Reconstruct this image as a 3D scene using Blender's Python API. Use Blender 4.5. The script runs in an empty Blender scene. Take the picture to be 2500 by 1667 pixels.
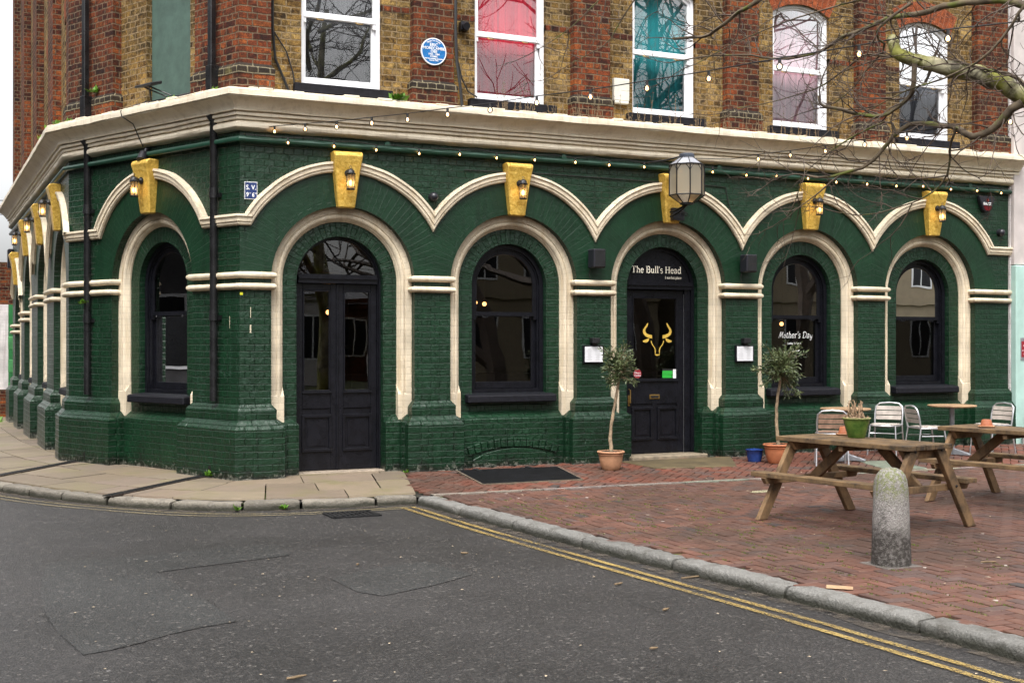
import bpy, bmesh, math, random
from mathutils import Vector, Matrix, noise as mnoise
from math import sin, cos, pi, radians, sqrt, atan2, hypot, acos, asin, degrees
random.seed(7)
sc = bpy.context.scene
COL = sc.collection
rnd = random.uniform

# ------------------------------------------------------------------ objects
def tag(o, label=None, cat=None, group=None, kind=None):
    if label: o['label'] = label
    if cat: o['category'] = cat
    if group: o['group'] = group
    if kind: o['kind'] = kind
    return o

def empty(name, loc=(0, 0, 0), rz=0.0, label=None, cat=None, group=None):
    o = bpy.data.objects.new(name, None)
    o.empty_display_size = .1
    COL.objects.link(o)
    o.location = loc
    o.rotation_euler = (0, 0, rz)
    o['_m'] = 1
    del o['_m']
    return tag(o, label, cat, group)

def mw(o):
    m = Matrix.Translation(o.location) @ o.rotation_euler.to_matrix().to_4x4()
    return mw(o.parent) @ m if o.parent else m

class MB:
    """collects faces in world (or local) metres, built as one mesh object"""
    def __init__(s):
        s.v = []; s.f = []; s.uv = []; s.c = []
    def add(s, vs, fs, uvs=None, col=None):
        b = len(s.v)
        s.v += [tuple(p) for p in vs]
        for i, f in enumerate(fs):
            s.f.append([b + k for k in f])
            s.uv.append(uvs[i] if uvs else None)
            s.c.append(col)
    def quad(s, a, b, c, d, uv=None, col=None):
        s.add([a, b, c, d], [(0, 1, 2, 3)], [uv] if uv else None, col)
    def hexa(s, p, col=None):          # 8 points: bottom 4 ccw, top 4
        s.add(p, [(3, 2, 1, 0), (4, 5, 6, 7), (0, 1, 5, 4), (1, 2, 6, 5), (2, 3, 7, 6), (3, 0, 4, 7)], None, col)
    def box(s, x0, x1, y0, y1, z0, z1, col=None):
        s.hexa([(x0, y0, z0), (x1, y0, z0), (x1, y1, z0), (x0, y1, z0), (x0, y0, z1), (x1, y0, z1), (x1, y1, z1), (x0, y1, z1)], col)
    def bar(s, a, b, w, h, up=(0, 0, 1)):   # beam from a to b, width w, height h
        a = Vector(a); b = Vector(b); d = (b - a).normalized(); up = Vector(up)
        x = d.cross(up)
        if x.length < 1e-4: x = d.cross(Vector((1, 0, 0)))
        x.normalize(); y = x.cross(d).normalized()
        x *= w / 2; y *= h / 2
        s.hexa([a - x - y, a + x - y, b + x - y, b - x - y, a - x + y, a + x + y, b + x + y, b - x + y])
    def tube(s, path, r, n=8, cap=True, closed=False):
        P = [Vector(p) for p in path]; m = len(P)
        R = r if isinstance(r, (list, tuple)) else [r] * m
        vs = []; fs = []
        prev = None
        for i in range(m):
            if closed: t = P[(i + 1) % m] - P[i - 1]
            else: t = P[min(i + 1, m - 1)] - P[max(i - 1, 0)]
            if t.length < 1e-9: t = Vector((0, 0, 1))
            t.normalize()
            if prev is None:
                u = t.cross(Vector((0, 0, 1)))
                if u.length < .1: u = t.cross(Vector((1, 0, 0)))
            else:
                u = prev - t * prev.dot(t)
                if u.length < 1e-6: u = t.cross(Vector((1, 0, 0)))
            u.normalize(); prev = u; w = t.cross(u)
            for k in range(n):
                a = 2 * pi * k / n
                vs.append(P[i] + (u * cos(a) + w * sin(a)) * R[i])
        for i in range(m if closed else m - 1):
            for k in range(n):
                a = i * n + k; b = i * n + (k + 1) % n; j = ((i + 1) % m) * n
                fs.append((a, b, j + (k + 1) % n, j + k))
        if cap and not closed and n > 2:
            fs.append(tuple(range(n))[::-1]); fs.append(tuple((m - 1) * n + k for k in range(n)))
        s.add(vs, fs)
    def lathe(s, c, prof, n=24, axis=None):   # prof: (r, z)
        vs = []; fs = []
        m = len(prof)
        for r, z in prof:
            for k in range(n):
                a = 2 * pi * k / n
                vs.append((c[0] + r * cos(a), c[1] + r * sin(a), c[2] + z))
        for i in range(m - 1):
            for k in range(n):
                fs.append((i * n + k, i * n + (k + 1) % n, (i + 1) * n + (k + 1) % n, (i + 1) * n + k))
        s.add(vs, fs)
    def disc(s, c, r, n=24, z=0):
        s.add([(c[0] + r * cos(2 * pi * k / n), c[1] + r * sin(2 * pi * k / n), c[2] + z) for k in range(n)], [tuple(range(n))])
    def sphere(s, c, r, n=8, sz=1.0):
        prof = [(r * sin(pi * i / n) + 1e-5, -r * sz * cos(pi * i / n)) for i in range(n + 1)]
        s.lathe(c, prof, n + 4)
    def prism(s, pts, vec):                   # polygon pts extruded along vec
        n = len(pts); q = [Vector(p) for p in pts]; e = Vector(vec)
        s.add(q + [p + e for p in q], [tuple(range(n)), tuple(range(2 * n - 1, n - 1, -1))] + [(i, (i + 1) % n, n + (i + 1) % n, n + i) for i in range(n)])

def build(mb, name, mat, parent=None, smooth=None, bevel=0.0, local=False, recalc=True, merge=False, mat2=None, from2=0):
    me = bpy.data.meshes.new(name)
    inv = None
    if parent is not None and not local: inv = mw(parent).inverted()
    vs = mb.v if inv is None else [tuple(inv @ Vector(p)) for p in mb.v]
    me.from_pydata(vs, [], mb.f)
    uvl = me.uv_layers.new(name='UVMap')
    V = mb.v
    li = 0
    data = []
    for f, uv in zip(mb.f, mb.uv):
        if uv is None:
            p0 = Vector(V[f[0]]); n = Vector((0, 0, 0))
            for i in range(1, len(f) - 1):
                n += (Vector(V[f[i]]) - p0).cross(Vector(V[f[i + 1]]) - p0)
            if n.length > 0: n.normalize()
            if abs(n.z) > .75: uv = [(V[k][0], V[k][1]) for k in f]
            else:
                t = Vector((-n.y, n.x, 0))
                if t.length < 1e-6: t = Vector((1, 0, 0))
                t.normalize()
                uv = [(V[k][0] * t.x + V[k][1] * t.y, V[k][2]) for k in f]
        for u in uv: data += [u[0], u[1]]
    uvl.data.foreach_set('uv', data)
    if any(c is not None for c in mb.c):
        ca = me.color_attributes.new('tint', 'FLOAT_COLOR', 'CORNER')
        d = []
        for f, c in zip(mb.f, mb.c):
            c = c or (1, 1, 1)
            for _ in f: d += [c[0], c[1], c[2], 1.0]
        ca.data.foreach_set('color', d)
    if bevel or recalc or merge:
        bm = bmesh.new(); bm.from_mesh(me)
        if merge: bmesh.ops.remove_doubles(bm, verts=bm.verts, dist=1e-5)
        if recalc: bmesh.ops.recalc_face_normals(bm, faces=bm.faces)
        if bevel:
            es = [e for e in bm.edges if len(e.link_faces) == 2 and e.calc_face_angle(0) > .5]
            bmesh.ops.bevel(bm, geom=es, offset=bevel, segments=1, affect='EDGES', clamp_overlap=True)
        bm.to_mesh(me); bm.free()
    if smooth:
        me.polygons.foreach_set('use_smooth', [True] * len(me.polygons))
        me.set_sharp_from_angle(angle=radians(smooth))
    if mat: me.materials.append(mat)
    if mat2:
        me.materials.append(mat2)
        for p in me.polygons: p.material_index = 1 if p.index >= from2 else 0
    o = bpy.data.objects.new(name, me)
    COL.objects.link(o)
    if parent is not None: o.parent = parent
    return o

def thing(mb, name, mat, label, cat, group=None, smooth=None, bevel=0.0, kind=None, base=None):
    """a top-level thing that is a single mesh: its origin is put at its base"""
    if base is None:
        xs = [p[0] for p in mb.v]; ys = [p[1] for p in mb.v]; zs = [p[2] for p in mb.v]
        base = ((min(xs) + max(xs)) / 2, (min(ys) + max(ys)) / 2, min(zs))
    o = build(mb, name, mat, None, smooth, bevel)
    me = o.data
    me.transform(Matrix.Translation((-base[0], -base[1], -base[2])))
    o.location = base
    return tag(o, label, cat, group, kind)

def dup(o, parent=None):
    c = o.copy(); COL.objects.link(c)
    if parent is not None: c.parent = parent
    for ch in [x for x in o.children]:
        dup(ch, c)
    return c

# ------------------------------------------------------------------ materials
class NT:
    def __init__(s, name):
        s.m = bpy.data.materials.new(name); s.m.use_nodes = True
        s.t = s.m.node_tree; s.t.nodes.clear()
        s.out = s.n('ShaderNodeOutputMaterial')
    def n(s, typ, **kw):
        nd = s.t.nodes.new(typ)
        for k, v in kw.items():
            if k.startswith('_'): setattr(nd, k[1:], v)
            else:
                key = k.replace('__', ' ')
                s.set(nd.inputs[key], v)
        return nd
    def set(s, sock, v):
        if isinstance(v, bpy.types.NodeSocket): s.t.links.new(v, sock)
        elif isinstance(v, (tuple, list)) and sock.type == 'RGBA': sock.default_value = (*v[:3], 1)
        else: sock.default_value = v
    def pos(s): return s.n('ShaderNodeNewGeometry').outputs['Position']
    def obj(s): return s.n('ShaderNodeTexCoord').outputs['Object']
    def uv(s): return s.n('ShaderNodeTexCoord').outputs['UV']
    def noise(s, scale, vec=None, detail=4, rough=.55, dist=0.0):
        return s.n('ShaderNodeTexNoise', Vector=vec if vec is not None else s.pos(), Scale=scale, Detail=detail, Roughness=rough, Distortion=dist).outputs['Fac']
    def ramp(s, fac, stops, interp='LINEAR'):
        r = s.n('ShaderNodeValToRGB', Fac=fac); r.color_ramp.interpolation = interp
        e = r.color_ramp.elements
        while len(e) < len(stops): e.new(.5)
        for i, (p, c) in enumerate(stops):
            e[i].position = p
            e[i].color = (c, c, c, 1) if isinstance(c, (int, float)) else (*c[:3], 1)
        return r.outputs['Color']
    def mix(s, fac, a, b, mode='MIX'):
        nd = s.n('ShaderNodeMix', _data_type='RGBA', _blend_type=mode)
        nd.clamp_factor = True
        s.set(nd.inputs[0], fac); s.set(nd.inputs[6], a); s.set(nd.inputs[7], b)
        return nd.outputs[2]
    def math(s, op, a, b=0.0, clamp=False):
        nd = s.n('ShaderNodeMath', _operation=op); nd.use_clamp = clamp
        s.set(nd.inputs[0], a); s.set(nd.inputs[1], b)
        return nd.outputs[0]
    def bump(s, h, strength=.5, dist=.01, nrm=None):
        nd = s.n('ShaderNodeBump', Height=h, Strength=strength, Distance=dist)
        if nrm is not None: s.set(nd.inputs['Normal'], nrm)
        return nd.outputs['Normal']
    def pbr(s, col, rough=.6, nrm=None, metal=0.0, spec=.5, **kw):
        b = s.n('ShaderNodeBsdfPrincipled')
        s.set(b.inputs['Base Color'], col); s.set(b.inputs['Roughness'], rough)
        s.set(b.inputs['Metallic'], metal); s.set(b.inputs['Specular IOR Level'], spec)
        if nrm is not None: s.set(b.inputs['Normal'], nrm)
        for k, v in kw.items(): s.set(b.inputs[k.replace('__', ' ')], v)
        s.t.links.new(b.outputs[0], s.out.inputs['Surface'])
        return s.m
    def surf(s, sh):
        s.t.links.new(sh, s.out.inputs['Surface']); return s.m

def plain(name, col, rough=.5, metal=0.0, var=.15, scale=12.0, bump=.1, spec=.5):
    t = NT(name)
    nz = t.noise(scale); n2 = t.noise(scale * 6)
    c = t.mix(t.ramp(nz, [(.3, 0), (.7, 1)]), tuple(x * (1 - var) for x in col), tuple(min(1, x * (1 + var)) for x in col))
    r = t.math('ADD', t.math('MULTIPLY', n2, .25), rough - .12)
    return t.pbr(c, r, t.bump(n2, bump, .004), metal, spec)

def brickfac(t, bw=.225, rh=.075, mort=.009, wob=.006, smooth=.25, uv=None, off=.5):
    uv = uv if uv is not None else t.uv()
    nz = t.n('ShaderNodeTexNoise', Vector=t.pos(), Scale=9.0, Detail=3.0)
    w = t.n('ShaderNodeVectorMath', _operation='SCALE')
    sub = t.n('ShaderNodeVectorMath', _operation='SUBTRACT'); t.set(sub.inputs[0], nz.outputs['Color']); sub.inputs[1].default_value = (.5, .5, .5)
    t.set(w.inputs[0], sub.outputs[0]); t.set(w.inputs['Scale'], wob * 2)
    add = t.n('ShaderNodeVectorMath', _operation='ADD'); t.set(add.inputs[0], uv); t.set(add.inputs[1], w.outputs[0])
    b = t.n('ShaderNodeTexBrick', Vector=add.outputs[0], Color1=(0, 0, 0), Color2=(1, 1, 1), Mortar=(.5, .5, .5), Scale=1.0)
    b.inputs['Mortar Size'].default_value = mort; b.inputs['Mortar Smooth'].default_value = smooth
    b.inputs['Bias'].default_value = 0.0
    b.inputs['Brick Width'].default_value = bw; b.inputs['Row Height'].default_value = rh
    b.offset = off; b.offset_frequency = 2; b.squash = .5; b.squash_frequency = 2
    return b.outputs['Color'], b.outputs['Fac']

def painted_brick(name, col, worn, rough=.42, bstr=.5, wornamt=.62, stain=(.5, .5, .5), bw=.225, foot=False, mdark=.15, mort=.007, spec=.40):
    t = NT(name)
    tint, fac = brickfac(t, bw=bw, mort=mort, wob=.009, smooth=.9)
    n1 = t.noise(3.0); n2 = t.noise(30, detail=6); n3 = t.noise(90, detail=3)
    c = t.mix(t.ramp(n1, [(.3, 0), (.72, 1)]), tuple(x * .72 for x in col), tuple(x * 1.25 for x in col))
    c = t.mix(t.math('MULTIPLY', tint, .25), c, tuple(x * 1.25 for x in col))
    nw = t.noise(9, detail=9, rough=.78)
    patch = t.ramp(t.noise(.55, detail=5, rough=.6), [(.44, .12), (.60, 1)])
    c = t.mix(t.math('MULTIPLY', t.ramp(nw, [(wornamt, 0), (wornamt + .12, .7)]), patch), c, worn)
    rc = t.ramp(t.noise(1.1, detail=3), [(.46, 0), (.50, 1)])
    c = t.mix(t.math('MULTIPLY', rc, .22), c, tuple(x * .62 for x in col))
    c = t.mix(t.math('MULTIPLY', fac, mdark), c, tuple(x * .55 for x in col))
    # long drip stains
    st = t.n('ShaderNodeMapping', Vector=t.pos()); st.inputs['Scale'].default_value = (14, 14, 1.1)
    ns = t.noise(1.0, st.outputs[0], detail=6)
    c = t.mix(t.ramp(ns, [(.50, 0), (.72, .75)]), c, tuple(x * y for x, y in zip(col, stain)))
    if foot:
        z = t.n('ShaderNodeSeparateXYZ', Vector=t.pos()).outputs[2]
        k = t.math('SUBTRACT', t.math('ADD', t.math('MULTIPLY', t.noise(6, detail=7, rough=.7), 1.0), .22), t.math('MULTIPLY', z, 1.7))
        c = t.mix(t.ramp(k, [(.40, 0), (.62, .85)]), c, (.005, .006, .004))
        c = t.mix(t.ramp(t.math('SUBTRACT', t.math('ADD', t.noise(19, detail=7, rough=.75), .20), t.math('MULTIPLY', z, 1.2)), [(.60, 0), (.70, .7)]), c, (.17, .17, .14))
    h = t.math('SUBTRACT', t.math('ADD', t.math('MULTIPLY', n2, .55), t.math('MULTIPLY', t.noise(11, detail=6), 1.3)), t.math('MULTIPLY', fac, 1.0))
    h = t.math('ADD', t.math('ADD', h, t.math('MULTIPLY', n3, .15)), t.math('MULTIPLY', tint, .35))
    r = t.math('ADD', t.math('MULTIPLY', n2, .3), rough - .12)
    return t.pbr(c, r, t.bump(h, bstr, .014), spec=spec)

def raw_brick(name, stops, mortar, grime, gam=.6, moss=None):
    t = NT(name)
    tint, fac = brickfac(t, mort=.009, wob=.013, smooth=.4)
    n1 = t.noise(18, detail=6, rough=.7); n2 = t.noise(70, detail=4)
    wn = t.n('ShaderNodeTexWhiteNoise', _noise_dimensions='3D')
    k = t.math('ADD', t.math('MULTIPLY', tint, .72), t.math('MULTIPLY', t.ramp(t.noise(24, detail=7, rough=.75), [(.32, 0), (.68, 1)]), .32))
    c = t.ramp(k, stops)
    c = t.mix(t.ramp(n2, [(.38, .0), (.62, .75)]), c, t.mix(1.0, c, (.42, .38, .34), 'MULTIPLY'))
    c = t.mix(t.ramp(t.noise(38, detail=6, rough=.75), [(.60, 0), (.70, .6)]), c, (.03, .022, .018))
    g = t.noise(1.3, detail=7, rough=.7)
    c = t.mix(t.ramp(g, [(gam - .12, 0), (gam + .12, .88)]), c, grime)
    c = t.mix(t.ramp(t.noise(7.5, detail=8, rough=.72), [(.47, 0), (.62, .8)]), c, grime)
    mc = t.mix(t.ramp(t.noise(25, detail=4), [(.45, 0), (.7, 1)]), mortar, tuple(x * .35 for x in mortar))
    c = t.mix(t.ramp(fac, [(.3, 0), (.8, 1)]), c, mc)
    if moss:
        gm = t.noise(4, detail=6, rough=.7)
        c = t.mix(t.ramp(gm, [(.6, 0), (.75, .7)]), c, moss)
    h = t.math('SUBTRACT', t.math('ADD', t.math('MULTIPLY', n1, .5), t.math('MULTIPLY', n2, .35)), t.math('MULTIPLY', fac, .9))
    return t.pbr(c, .9, t.bump(h, 1.0, .018), spec=.2)

GREEN = (.0046, .0265, .0108)
M = {}
M['green'] = painted_brick('green_painted_brick', GREEN, (.045, .085, .065), rough=.36, bstr=.85, wornamt=.54)
M['green_low'] = painted_brick('green_painted_brick_worn', GREEN, (.035, .06, .05), rough=.32, bstr=.9, wornamt=.58, foot=True)
M['green_arch'] = painted_brick('green_painted_voussoirs', GREEN, (.035, .07, .055), rough=.36, bstr=.28, wornamt=.68, bw=.62, mort=.004, mdark=.0)
M['cream'] = painted_brick('cream_painted_brick', (.62, .53, .395), (.36, .29, .20), rough=.55, bstr=.2, wornamt=.70, stain=(.72, .66, .56), bw=.6, mdark=.3)
M['cornice'] = None
def cornice_mat():
    t = NT('cream_painted_cornice')
    n1 = t.noise(2.0, detail=5); n2 = t.noise(40, detail=5)
    st = t.n('ShaderNodeMapping', Vector=t.pos()); st.inputs['Scale'].default_value = (9, 9, .9)
    ns = t.noise(1.0, st.outputs[0], detail=8, rough=.7)
    c = t.mix(t.ramp(n1, [(.3, 0), (.7, 1)]), (.66, .57, .43), (.74, .66, .52))
    c = t.mix(t.ramp(ns, [(.50, 0), (.70, .55)]), c, (.40, .32, .21))
    nk = t.noise(16, detail=9, rough=.8)
    c = t.mix(t.ramp(nk, [(.65, 0), (.72, .7)]), c, (.24, .20, .15))
    return t.pbr(c, .55, t.bump(t.math('ADD', n2, t.noise(9, detail=4)), .35, .012))
M['cornice'] = cornice_mat()
M['yellow'] = raw_brick('yellow_stock_brick', [(0, (.022, .013, .007)), (.15, (.11, .06, .018)), (.33, (.37, .22, .062)), (.52, (.23, .14, .045)), (.70, (.46, .30, .10)), (.86, (.30, .205, .095)), (1, (.085, .036, .017))], (.25, .18, .10), (.014, .010, .006), .54)
M['red'] = raw_brick('red_brick', [(0, (.022, .010, .008)), (.22, (.09, .022, .012)), (.45, (.29, .07, .021)), (.65, (.15, .038, .018)), (.85, (.36, .10, .027)), (1, (.40, .125, .035))], (.15, .105, .065), (.011, .008, .007), .53)
M['orange'] = raw_brick('orange_rubbed_brick', [(0, (.26, .06, .022)), (1, (.38, .10, .035))], (.30, .10, .05), (.06, .025, .015), .72)
M['dark_coping'] = raw_brick('sooty_coping_brick', [(0, (.02, .016, .014)), (1, (.07, .05, .035))], (.20, .17, .11), (.02, .016, .012), .6, moss=(.16, .14, .05))
M['black'] = plain('black_gloss_paint', (.0060, .0062, .0088), .30, var=.35, bump=.12, spec=.28)
M['sillblack'] = plain('black_masonry_paint', (.006, .006, .009), .6, var=.5, scale=20, bump=.6, spec=.2)
M['white'] = plain('white_gloss_paint', (.78, .78, .80), .4, var=.05, bump=.08)
def gold_mat():
    t = NT('gold_painted_render')
    n1 = t.noise(26, detail=6, rough=.65, dist=.6); n2 = t.noise(8, detail=4)
    c = t.mix(t.ramp(n1, [(.32, 0), (.68, 1)]), (.46, .25, .022), (.82, .56, .13))
    c = t.mix(t.ramp(n2, [(.62, 0), (.78, .7)]), c, (.30, .14, .01))
    return t.pbr(c, .38, t.bump(n1, .8, .012), .25)
M['gold'] = gold_mat()
M['iron'] = plain('black_iron', (.012, .012, .013), .45, .2, var=.4, bump=.3)
M['pipe'] = plain('black_pipe_paint', (.010, .010, .011), .3, var=.6, scale=6, bump=.2)
M['slate_pipe'] = plain('blue_grey_pipe_paint', (.045, .055, .075), .35, var=.2, bump=.1)
M['cable'] = plain('black_cable', (.008, .008, .008), .5, var=.1)
M['plastic'] = plain('black_plastic', (.012, .012, .017), .35, var=.1, bump=.05)
M['greenpanel'] = plain('flat_green_render', (.05, .088, .070), .75, var=.25, scale=4, bump=.5)

def glass_mat(name, base=.05, tint=.85, wav=.0):
    t = NT(name)
    tr = t.n('ShaderNodeBsdfTransparent', Color=(tint, tint, tint))
    nrm = None
    gl = t.n('ShaderNodeBsdfGlossy', Color=(1, 1, 1), Roughness=0.0)
    if wav: t.set(gl.inputs['Normal'], t.bump(t.noise(2.2, detail=1), wav, .02))
    fr = t.n('ShaderNodeFresnel', IOR=1.5)
    f = t.math('ADD', fr.outputs[0], base, True)
    mx = t.n('ShaderNodeMixShader', Fac=f)
    t.t.links.new(tr.outputs[0], mx.inputs[1]); t.t.links.new(gl.outputs[0], mx.inputs[2])
    return t.surf(mx.outputs[0])
M['glass'] = glass_mat('window_glass', .022, .8, .03)
M['glass_up'] = glass_mat('upper_window_glass', .035, .97, .02)
M['lglass'] = glass_mat('lantern_glass', .03, .9)

def emit(name, col, s):
    t = NT(name)
    e = t.n('ShaderNodeEmission', Color=col, Strength=s)
    return t.surf(e.outputs[0])
M['bulb'] = emit('warm_bulb', (1, .52, .16), 10)
M['lampbulb'] = emit('warm_lamp_bulb', (1, .56, .20), 11)
M['roombulb'] = emit('room_bulb', (1, .45, .14), 6)
def frosted(name, col, trans=.55, dif=0.0):
    t = NT(name)
    a0 = t.n('ShaderNodeBsdfTranslucent', Color=col); df_ = t.n('ShaderNodeBsdfDiffuse', Color=col); a = t.n('ShaderNodeMixShader', Fac=dif); t.t.links.new(a0.outputs[0], a.inputs[1]); t.t.links.new(df_.outputs[0], a.inputs[2]); b = t.n('ShaderNodeBsdfTransparent', Color=(.95, .92, .85))
    g = t.n('ShaderNodeBsdfGlossy', Color=(1, 1, 1), Roughness=.15)
    m1 = t.n('ShaderNodeMixShader', Fac=trans); t.t.links.new(a.outputs[0], m1.inputs[1]); t.t.links.new(b.outputs[0], m1.inputs[2])
    fr = t.n('ShaderNodeFresnel', IOR=1.45)
    m2 = t.n('ShaderNodeMixShader', Fac=fr.outputs[0]); t.t.links.new(m1.outputs[0], m2.inputs[1]); t.t.links.new(g.outputs[0], m2.inputs[2])
    return t.surf(m2.outputs[0])
M['frost'] = frosted('seeded_lantern_glass', (.85, .78, .62), .42); M['frost2'] = frosted('pale_seeded_glass', (.62, .57, .46), .30, .4)
M['dimbulb'] = emit('dim_lamp_bulb', (1, .62, .28), 7)

# ------------------------------------------------------------------ wall frames
class Wall:
    def __init__(s, o, d):
        s.o = o; s.S = d; s.N = (d[1], -d[0])
        s.rz = atan2(s.N[0], -s.N[1])
    def p(s, a, d, z): return (s.o[0] + s.S[0] * a + s.N[0] * d, s.o[1] + s.S[1] * a + s.N[1] * d, z)
    def box(s, mb, a0, a1, d0, d1, z0, z1):
        mb.hexa([s.p(a0, d1, z0), s.p(a1, d1, z0), s.p(a1, d0, z0), s.p(a0, d0, z0), s.p(a0, d1, z1), s.p(a1, d1, z1), s.p(a1, d0, z1), s.p(a0, d0, z1)])
CX = 3.26
FW = Wall((0, 0), (1, 0))
SD = (-.40115, .91601); SL = 3.69
QX, QY = CX + SD[0] * SL, SD[1] * SL
# the splay and side walls run away from the corner; positive a = away from the front corner
class Wall2(Wall):
    def __init__(s, o, d):
        s.o = o; s.S = d; s.N = (-d[1], d[0])
        s.rz = atan2(s.N[0], -s.N[1])
SW = Wall2((CX, 0), SD)
LW = Wall2((QX, QY), (0, 1))
XR = 15.02
LEND = 11.0

def jit(a): return rnd(-a, a)

def sweep(mb, path, prof, uvs=True, seg=.0, wob=0.0, closed_prof=False, flip=1):
    """path: list of (x,y); outward is to the right of travel (flip=1); prof: list of (out, z) or function of point"""
    P = [Vector((p[0], p[1])) for p in path]
    if seg:
        Q = []
        for i in range(len(P) - 1):
            d = P[i + 1] - P[i]; n = max(1, int(d.length / seg))
            for k in range(n): Q.append((P[i] + d * k / n, k == 0))
        Q.append((P[-1], True))
        P = [q[0] for q in Q]
    m = len(P); N = []
    for i in range(m):
        a = (P[i] - P[i - 1]).normalized() if i > 0 else None
        b = (P[i + 1] - P[i]).normalized() if i < m - 1 else None
        if a is None: a = b
        if b is None: b = a
        na = Vector((a.y, -a.x)) * flip; nb = Vector((b.y, -b.x)) * flip
        t = na + nb
        if t.length < 1e-6: t = na
        t.normalize()
        N.append(t / max(.35, t.dot(na)))
    L = [0]
    for i in range(1, m): L.append(L[-1] + (P[i] - P[i - 1]).length)
    cl = [0]
    for j in range(1, len(prof)): cl.append(cl[-1] + hypot(prof[j][0] - prof[j - 1][0], prof[j][1] - prof[j - 1][1]))
    vs = []
    for i in range(m):
        for j, (o, z) in enumerate(prof):
            w = 0; wz = 0
            if wob:
                w = wob * mnoise.noise((P[i].x * 2.3, P[i].y * 2.3, j * .5)); wz = wob * mnoise.noise((P[i].x * 2.1 + 9, P[i].y * 2.1, j * .4 + 5))
                w += wob * .6 * mnoise.noise((P[i].x * 9, P[i].y * 9, j * .5)); wz += wob * .6 * mnoise.noise((P[i].x * 8, P[i].y * 9, j + 3.))
            q = P[i] + N[i] * (o + w)
            vs.append((q.x, q.y, z + wz))
    k = len(prof); fs = []; uv = []
    for i in range(m - 1):
        for j in range(k - 1):
            fs.append((i * k + j, (i + 1) * k + j, (i + 1) * k + j + 1, i * k + j + 1))
            uv.append([(L[i], prof[0][1] + cl[j]), (L[i + 1], prof[0][1] + cl[j]), (L[i + 1], prof[0][1] + cl[j + 1]), (L[i], prof[0][1] + cl[j + 1])])
    mb.add(vs, fs, uv)
    if closed_prof or True:
        # end caps
        pass
    return vs, k, m

NA = 36
def outline(scx, r, zs, zb, n=NA, ex=1.0):
    L = [(scx - r * ex, zb), (scx - r * ex, (zb + zs) / 2)]
    for i in range(n + 1):
        a = pi - pi * i / n
        L.append((scx + r * ex * cos(a), zs + r * sin(a)))
    L += [(scx + r * ex, (zb + zs) / 2), (scx + r * ex, zb)]
    return L

def arch_strip(mb, W, scx, zs, zb, prof, n=NA):
    """prof: list of (r, d); sweeps it along a stilted arch"""
    O = [outline(scx, r, zs, zb, n) for r, d in prof]
    cl = [0]
    for j in range(1, len(prof)): cl.append(cl[-1] + hypot(prof[j][0] - prof[j - 1][0], prof[j][1] - prof[j - 1][1]))
    r0 = prof[0][0]
    m = len(O[0])
    V = [zb, (zb + zs) / 2] + [zs + r0 * pi * i / n for i in range(n + 1)]
    V += [zs + r0 * pi + zs - (zb + zs) / 2, zs + r0 * pi + zs - zb]
    vs = []
    for i in range(m):
        for j in range(len(prof)):
            s_, z_ = O[j][i]
            vs.append(W.p(s_, prof[j][1], z_))
    k = len(prof); fs = []; uv = []
    for i in range(m - 1):
        for j in range(k - 1):
            fs.append((i * k + j, (i + 1) * k + j, (i + 1) * k + j + 1, i * k + j + 1))
            uv.append([(cl[j], V[i]), (cl[j], V[i + 1]), (cl[j + 1], V[i + 1]), (cl[j + 1], V[i])])
    mb.add(vs, fs, uv)

def arch_panel(mb, W, scx, zs, zb, r, d, thick=.0):
    O = outline(scx, r, zs, zb, 28)
    pts = [W.p(a, d, z) for a, z in O]
    mb.add(pts, [tuple(range(len(pts)))])
# ------------------------------------------------------------------ the pub
PUB = empty('pub_building', (8.5, 4.0, 0), 0, 'green painted corner pub with cream arches under a red and yellow brick upper floor', 'pub')
ZS = 2.32
R1, R2, R3 = .87, .70, .515
BAYS = []
def bay(W, c, a0, a1, kind, zs=ZS, r3=R3, r1=R1, ex=1.0, dz=0.0, flatL=False, flatR=False):
    b = dict(W=W, c=c, a0=a0, a1=a1, kind=kind, zs=zs + dz, r3=r3, r1=r1, ex=ex, dz=dz, fl=flatL, fr=flatR)
    BAYS.append(b); return b
bay(FW, 4.490, CX, 5.591, 'door2', flatL=True, r3=.53)
bay(FW, 6.695, 5.591, 7.821, 'win')
bay(FW, 8.950, 7.821, 10.095, 'door1', r3=.55, r1=.89)
bay(FW, 11.240, 10.095, 12.358, 'win')
bay(FW, 13.476, 12.358, XR, 'win', flatR=True)
bay(SW, 1.777, 0, SL, 'win', flatL=True, flatR=True)
LB = [1.2, 4.0, 6.9, 9.45]
LBND = [0, 2.6, 5.45, 8.2, LEND]
for i in range(4):
    bay(LW, LB[i], LBND[i], LBND[i + 1], 'win', ex=1.1 if i < 3 else 1.0, dz=0 if i < 3 else -.42, flatL=(i == 0), flatR=(i == 3))

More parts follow.
